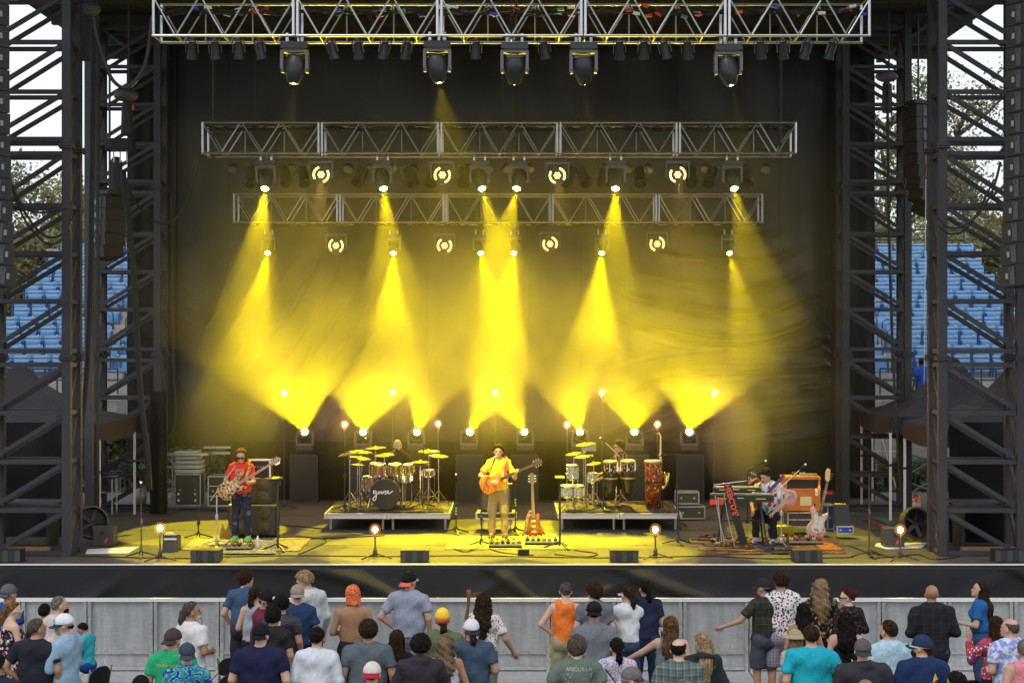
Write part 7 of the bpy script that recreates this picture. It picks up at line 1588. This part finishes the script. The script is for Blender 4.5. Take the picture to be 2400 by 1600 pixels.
cw(1475, 1562, 1.70, 'person in a grey brown cap and glasses looking right at the bottom edge', hair=('short', 'grey'), skin='l', top=T_(90, 84, 96), bottom=DK_, yaw=-60, hy=-25, cap=('cap', cloth(112, 100, 108)), glasses=PLAS)
cw(1603, 1590, 1.68, 'grey haired head just showing under the plaid shirt at the bottom', hair=('short', 'grey'), top=T_(90, 90, 96), bottom=DK_)
cw(1792, 1354, 1.76, 'man in a dark cap and black plaid shirt gesturing with his left hand', hair=('short', 'dark'), skin='m', top=('shirt', pattern('plaid_dark', 'plaid', [L(52, 50, 46), L(34, 34, 36), L(84, 80, 64)], 13)), bottom=('shorts', cloth(72, 76, 92)), yaw=14, hy=30, arms=('down', 'out'), cap=('cap', cloth(44, 42, 46)))
cw(1830, 1337, 1.86, 'tall man in a white shirt with a dark feather print and checked shorts', hair=('messy', 'brown'), skin='m', top=('shirt', pattern('shirt_feather', 'speck', [L(222, 218, 222), L(50, 46, 56), L(60, 50, 60), L(150, 70, 60)], 30)), bottom=('shorts', pattern('plaid_pink', 'plaid', [L(140, 130, 150), L(80, 80, 110), L(200, 180, 180)], 22)), w=1.12, hy=22, arms=('down', 'down'))
cw(1925, 1357, 1.72, 'woman with very long wavy blond hair in a black floral kimono', hair=('wavy', mat('hair_honey', (.20, .12, .055), .5, var=.6, vscale=14, bump=.5, bscale=90)), skin='l', female=True, top=('long', pattern('kimono_floral', 'speck', [L(30, 30, 34), L(150, 140, 80), L(170, 110, 100), L(90, 100, 60)], 17)), bottom=('dress', cloth(30, 30, 34)), yaw=-6, hy=-22, w=1.08)
cw(1990, 1378, 1.66, 'woman with dark red hair and glasses in a black lace top looking left', hair=('bun', 'red'), skin='p', female=True, top=('long', pattern('lace_black', 'speck', [L(28, 26, 30), L(90, 70, 76), L(28, 26, 30)], 40)), bottom=BK_, yaw=20, hy=60, glasses=PLAS, arms=('front', 'front'))
cw(1883, 1412, 1.66, 'woman with long black hair in a multicoloured halter top', hair=('long', 'dark'), skin='t', female=True, top=('halter', pattern('halter_stripes', 'stripe', [L(110, 60, 120), L(60, 140, 160), L(190, 110, 110)], 17)), bottom=('dress', pattern('halter_stripes', 'stripe', [], 17)))
cw(1866, 1475, 1.50, 'small person in a straw hat with long blond hair', hair=('long', 'blond'), skin='l', female=True, top=T_(190, 180, 165), bottom=('pants', cloth(150, 146, 128)), cap=('hat', mat('straw', L(164, 150, 118), .8, var=.1, vscale=60, bump=.5, bscale=120)), yaw=20)
cw(1903, 1463, 1.80, 'broad man in a bright turquoise tee', hair=('short', 'brown'), skin='l', top=T_(22, 170, 196), bottom=DK_, w=1.3, hp=3)
t = cw(1983, 1434, 1.66, 'woman with long dark curly hair in a black strappy top with a chain strap', hair=('wavy', 'dark'), skin='l', female=True, top=T_(28, 27, 31, 'tank'), bottom=BK_, w=1.05)
band(t, 'chain_strap', ALU, (-.12, 1.34), (.15, 1.02), .012)
cw(2022, 1496, 1.75, 'person in a grey cap and black and green jacket at the bottom', hair=('crop', 'brown'), skin='l', top=('jacket', None), bottom=DK_, w=1.28, cap=('back', cloth(92, 86, 90), cloth(60, 60, 66))) if 0 else None
def twotone(name, a, b, z):
    m = bpy.data.materials.new(name); m.use_nodes = True; n = m.node_tree; MATS[name] = m; t = n.nodes.new('ShaderNodeTexCoord'); s = n.nodes.new('ShaderNodeSeparateXYZ'); r = ramp(n, [(0, b), (.5, a)]); mr = n.nodes.new('ShaderNodeMapRange'); mr.inputs[1].default_value = z-.5; mr.inputs[2].default_value = z+.5
    n.links.new(t.outputs['Object'], s.inputs[0]); n.links.new(s.outputs[2], mr.inputs[0]); n.links.new(mr.outputs[0], r.inputs[0]); n.links.new(r.outputs[0], n.nodes['Principled BSDF'].inputs['Base Color']); n.nodes['Principled BSDF'].inputs['Roughness'].default_value = .75; return m
cw(2022, 1496, 1.75, 'person in a grey cap and black and green jacket at the bottom', hair=('crop', 'brown'), skin='l', top=('jacket', twotone('jacket_twotone', L(34, 34, 44), L(40, 66, 60), 1.27)), bottom=DK_, w=1.28, cap=('back', cloth(92, 86, 90), cloth(60, 60, 66)))
cw(2085, 1452, 1.78, 'bearded brown haired man in a pale blue tie-dye tee', hair=('short', 'brown'), skin='l', top=('tee', pattern('tiedye_pale', 'tiedye', [L(188, 198, 222), L(200, 204, 226), L(96, 166, 184), L(190, 198, 222), L(140, 200, 205)], 4.2)), bottom=DK_, hy=35, hp=4, beard=('s', 'brown'), w=1.1)
cw(2185, 1368, 1.82, 'bald man in a black plaid overshirt and jeans at the right', hair=('bald', 'dark'), skin='t', top=('long', pattern('plaid_black', 'plaid', [L(34, 34, 40), L(26, 26, 30), L(52, 52, 62)], 9)), bottom=J, w=1.2, hem=.78, arms=('front', 'front'), hp=6, hy=4)
t = cw(2162, 1488, 1.78, 'bearded man in a navy cap and sunglasses wearing a navy tee with a small print', hair=('crop', 'brown'), skin='l', top=T_(34, 50, 96), bottom=DK_, hy=58, hp=6, w=1.24, beard=('s', 'brown'), cap=('cap', cloth(38, 56, 92)), glasses=mat('frame_white', (.75, .75, .75), .3))
print_on(t, 'back_print', mat('print_yellow', L(230, 185, 60), .7), None, xz=(.10, 1.30), shapes=[[(-.035, -.04), (.035, -.01), (0, .06)], [(-.02, -.04), (.02, -.05), (-.03, -.075)]])
print_on(t, 'back_print_lower', mat('print_pink2', L(215, 60, 120), .7), None, xz=(.10, 1.17), shapes=[[(-.08, -.02), (-.05, .04), (-.03, -.02)], [(-.03, -.02), (0, .03), (.03, -.02)], [(.02, -.02), (.06, .04), (.08, -.02)]])
t = cw(2298, 1360, 1.70, 'woman with long brown hair in a blue tee holding a clear cup, looking left', hair=('long', 'brown'), skin='l', female=True, top=T_(34, 96, 168), bottom=J, yaw=62, hy=15, hp=12, arms=('down', 'cup'), hem=1.0)
hold(t, -1, 'cup', 'clear plastic cup held by the woman in the blue tee', 'cup', cup(mat('clear_cup', (.8, .85, .85), .1, alpha=.5)))
cw(2335, 1443, 1.67, 'woman with long dark hair in a red and blue floral blouse raising a hand', hair=('long', 'brown'), skin='m', female=True, top=('long', pattern('blouse_redblue', 'speck', [L(205, 66, 50), L(60, 84, 170), L(214, 214, 226), L(40, 60, 140)], 30)), bottom=DK_, arms=('down', ((-.30, .10, 1.16), (-.30, .16, 1.42))), yaw=8)
cw(2372, 1447, 1.76, 'balding man in a blue visor and pale blue floral shirt', hair=('fringe', 'greybr'), skin='l', top=('shirt', pattern('shirt_paleblue', 'cloud', [L(150, 165, 215), L(120, 135, 200), L(205, 212, 232)], 14)), bottom=KH, w=1.15, hy=40, yaw=6)
cw(2402, 1497, 1.66, 'grey haired person in a pink tank top at the right edge', hair=('short', 'grey'), skin='l', female=True, top=T_(232, 130, 150, 'tank'), bottom=DK_, w=1.2)
cw(2243, 1573, 1.65, 'dark haired head with sunglasses at the bottom right', hair=('long', 'dark'), skin='l', female=True, top=T_(60, 60, 70), bottom=DK_, hy=30, glasses=PLAS)
cw(2030, 1592, 1.62, 'blond head just showing under the green and black jacket', hair=('short', 'blond'), skin='l', top=T_(90, 90, 96), bottom=DK_)
cw(-8, 1530, 1.72, 'person in a navy tee cut off by the left edge of the picture', hair=('short', 'dark'), skin='m', top=T_(38, 44, 66), bottom=DK_, w=1.1)
# distant worker in blue behind the right tower
wp = P(2163, 868, 44.5)
person('worker in a royal blue tee standing on the stairs behind the right tower', wp.x, 44.6, P(0, 905, 44.6).z-.95, 1.75, 20, 'd', ('short', 'dark'), T_(30, 80, 190), DK_, group='people behind the stage', res=1.4)
# folding chairs
def chair(label, px, D, rz, first=[None]):
    if first[0] is None:
        t = thing('folding_chair', label, 'chair', (X(px, D), D, 0), rz, 'black folding chairs in the crowd'); first[0] = t; M_ = mat('chair_black', (.02, .02, .022), .3)
        q = MB(); n = 8
        for i in range(n):
            x0 = -.21+.42*i/n; x1 = -.21+.42*(i+1)/n; f = lambda x: -.03*(1-(x/.21)**2); h = lambda x: .85-.10*(abs(x)/.21)**3
            q.add([(x0, -.20+f(x0), .60), (x1, -.20+f(x1), .60), (x1, -.22+f(x1), h(x1)), (x0, -.22+f(x0), h(x0)), (x0, -.185+f(x0), .60), (x1, -.185+f(x1), .60), (x1, -.205+f(x1), h(x1)), (x0, -.205+f(x0), h(x0))], [(0, 1, 2, 3), (5, 4, 7, 6), (3, 2, 6, 7), (0, 4, 5, 1)])
        q.build('backrest', M_, t, smooth='auto'); MB().box((0, .0, .45), (.40, .38, .03)).build('seat', M_, t)
        me = MB().tube([(0, -.24, .84), (0, -.18, .6), (0, .22, .0)], .012, 6).mesh('leg', ALU2); m2_ = MB().tube([(0, .17, .45), (0, -.22, .0)], .012, 6).mesh('leg', ALU2)
        for s_ in (-1, 1): link('leg', me, t, (s_*.215, 0, 0)); link('leg', m2_, t, (s_*.20, 0, 0))
        MB().bar((-.21, .1, .18), (.21, .1, .18), .015).build('crossbar', ALU2, t)
        return t
    return dup(first[0], (X(px, D), D, 0), rz, label)
chair('black folding chair under the boy in turquoise', 203, 20.9, R(65)); chair('empty black folding chair left of the heavy man in navy', 545, 20.6, R(20)); chair('empty black folding chair behind the bearded man in maroon', 560, 21.6, R(-10)); chair('black folding chair with a beige shoe near the right edge', 2255, 20.2, R(10)); chair('black folding chair just behind the heavy man in navy', 520, 18.6, R(0)); chair('black folding chair at the foot of the woman reaching left', 1490, 19.9, R(5))
o = MB().ell((0, 0, .52), (.17, .07, .045), 8, (0, 0, .3)).ell((.10, .02, .56), (.07, .05, .06), 8).build('beige_shoe', mat('shoe_beige', L(200, 190, 140), .8), None, (X(2255, 20.2), 20.1, 0), smooth=True); tag(o, 'beige shoe lying on the folding chair near the right edge', 'shoe')
o = MB().box((0, 0, .25), (.36, .3, .5)).build('black_bag', mat('bag_black', (.025, .025, .028), .7, bump=.6, bscale=18), None, (X(2290, 19.6), 19.6, 0)); tag(o, 'black bag on the ground beside the chair with the shoe', 'bag')
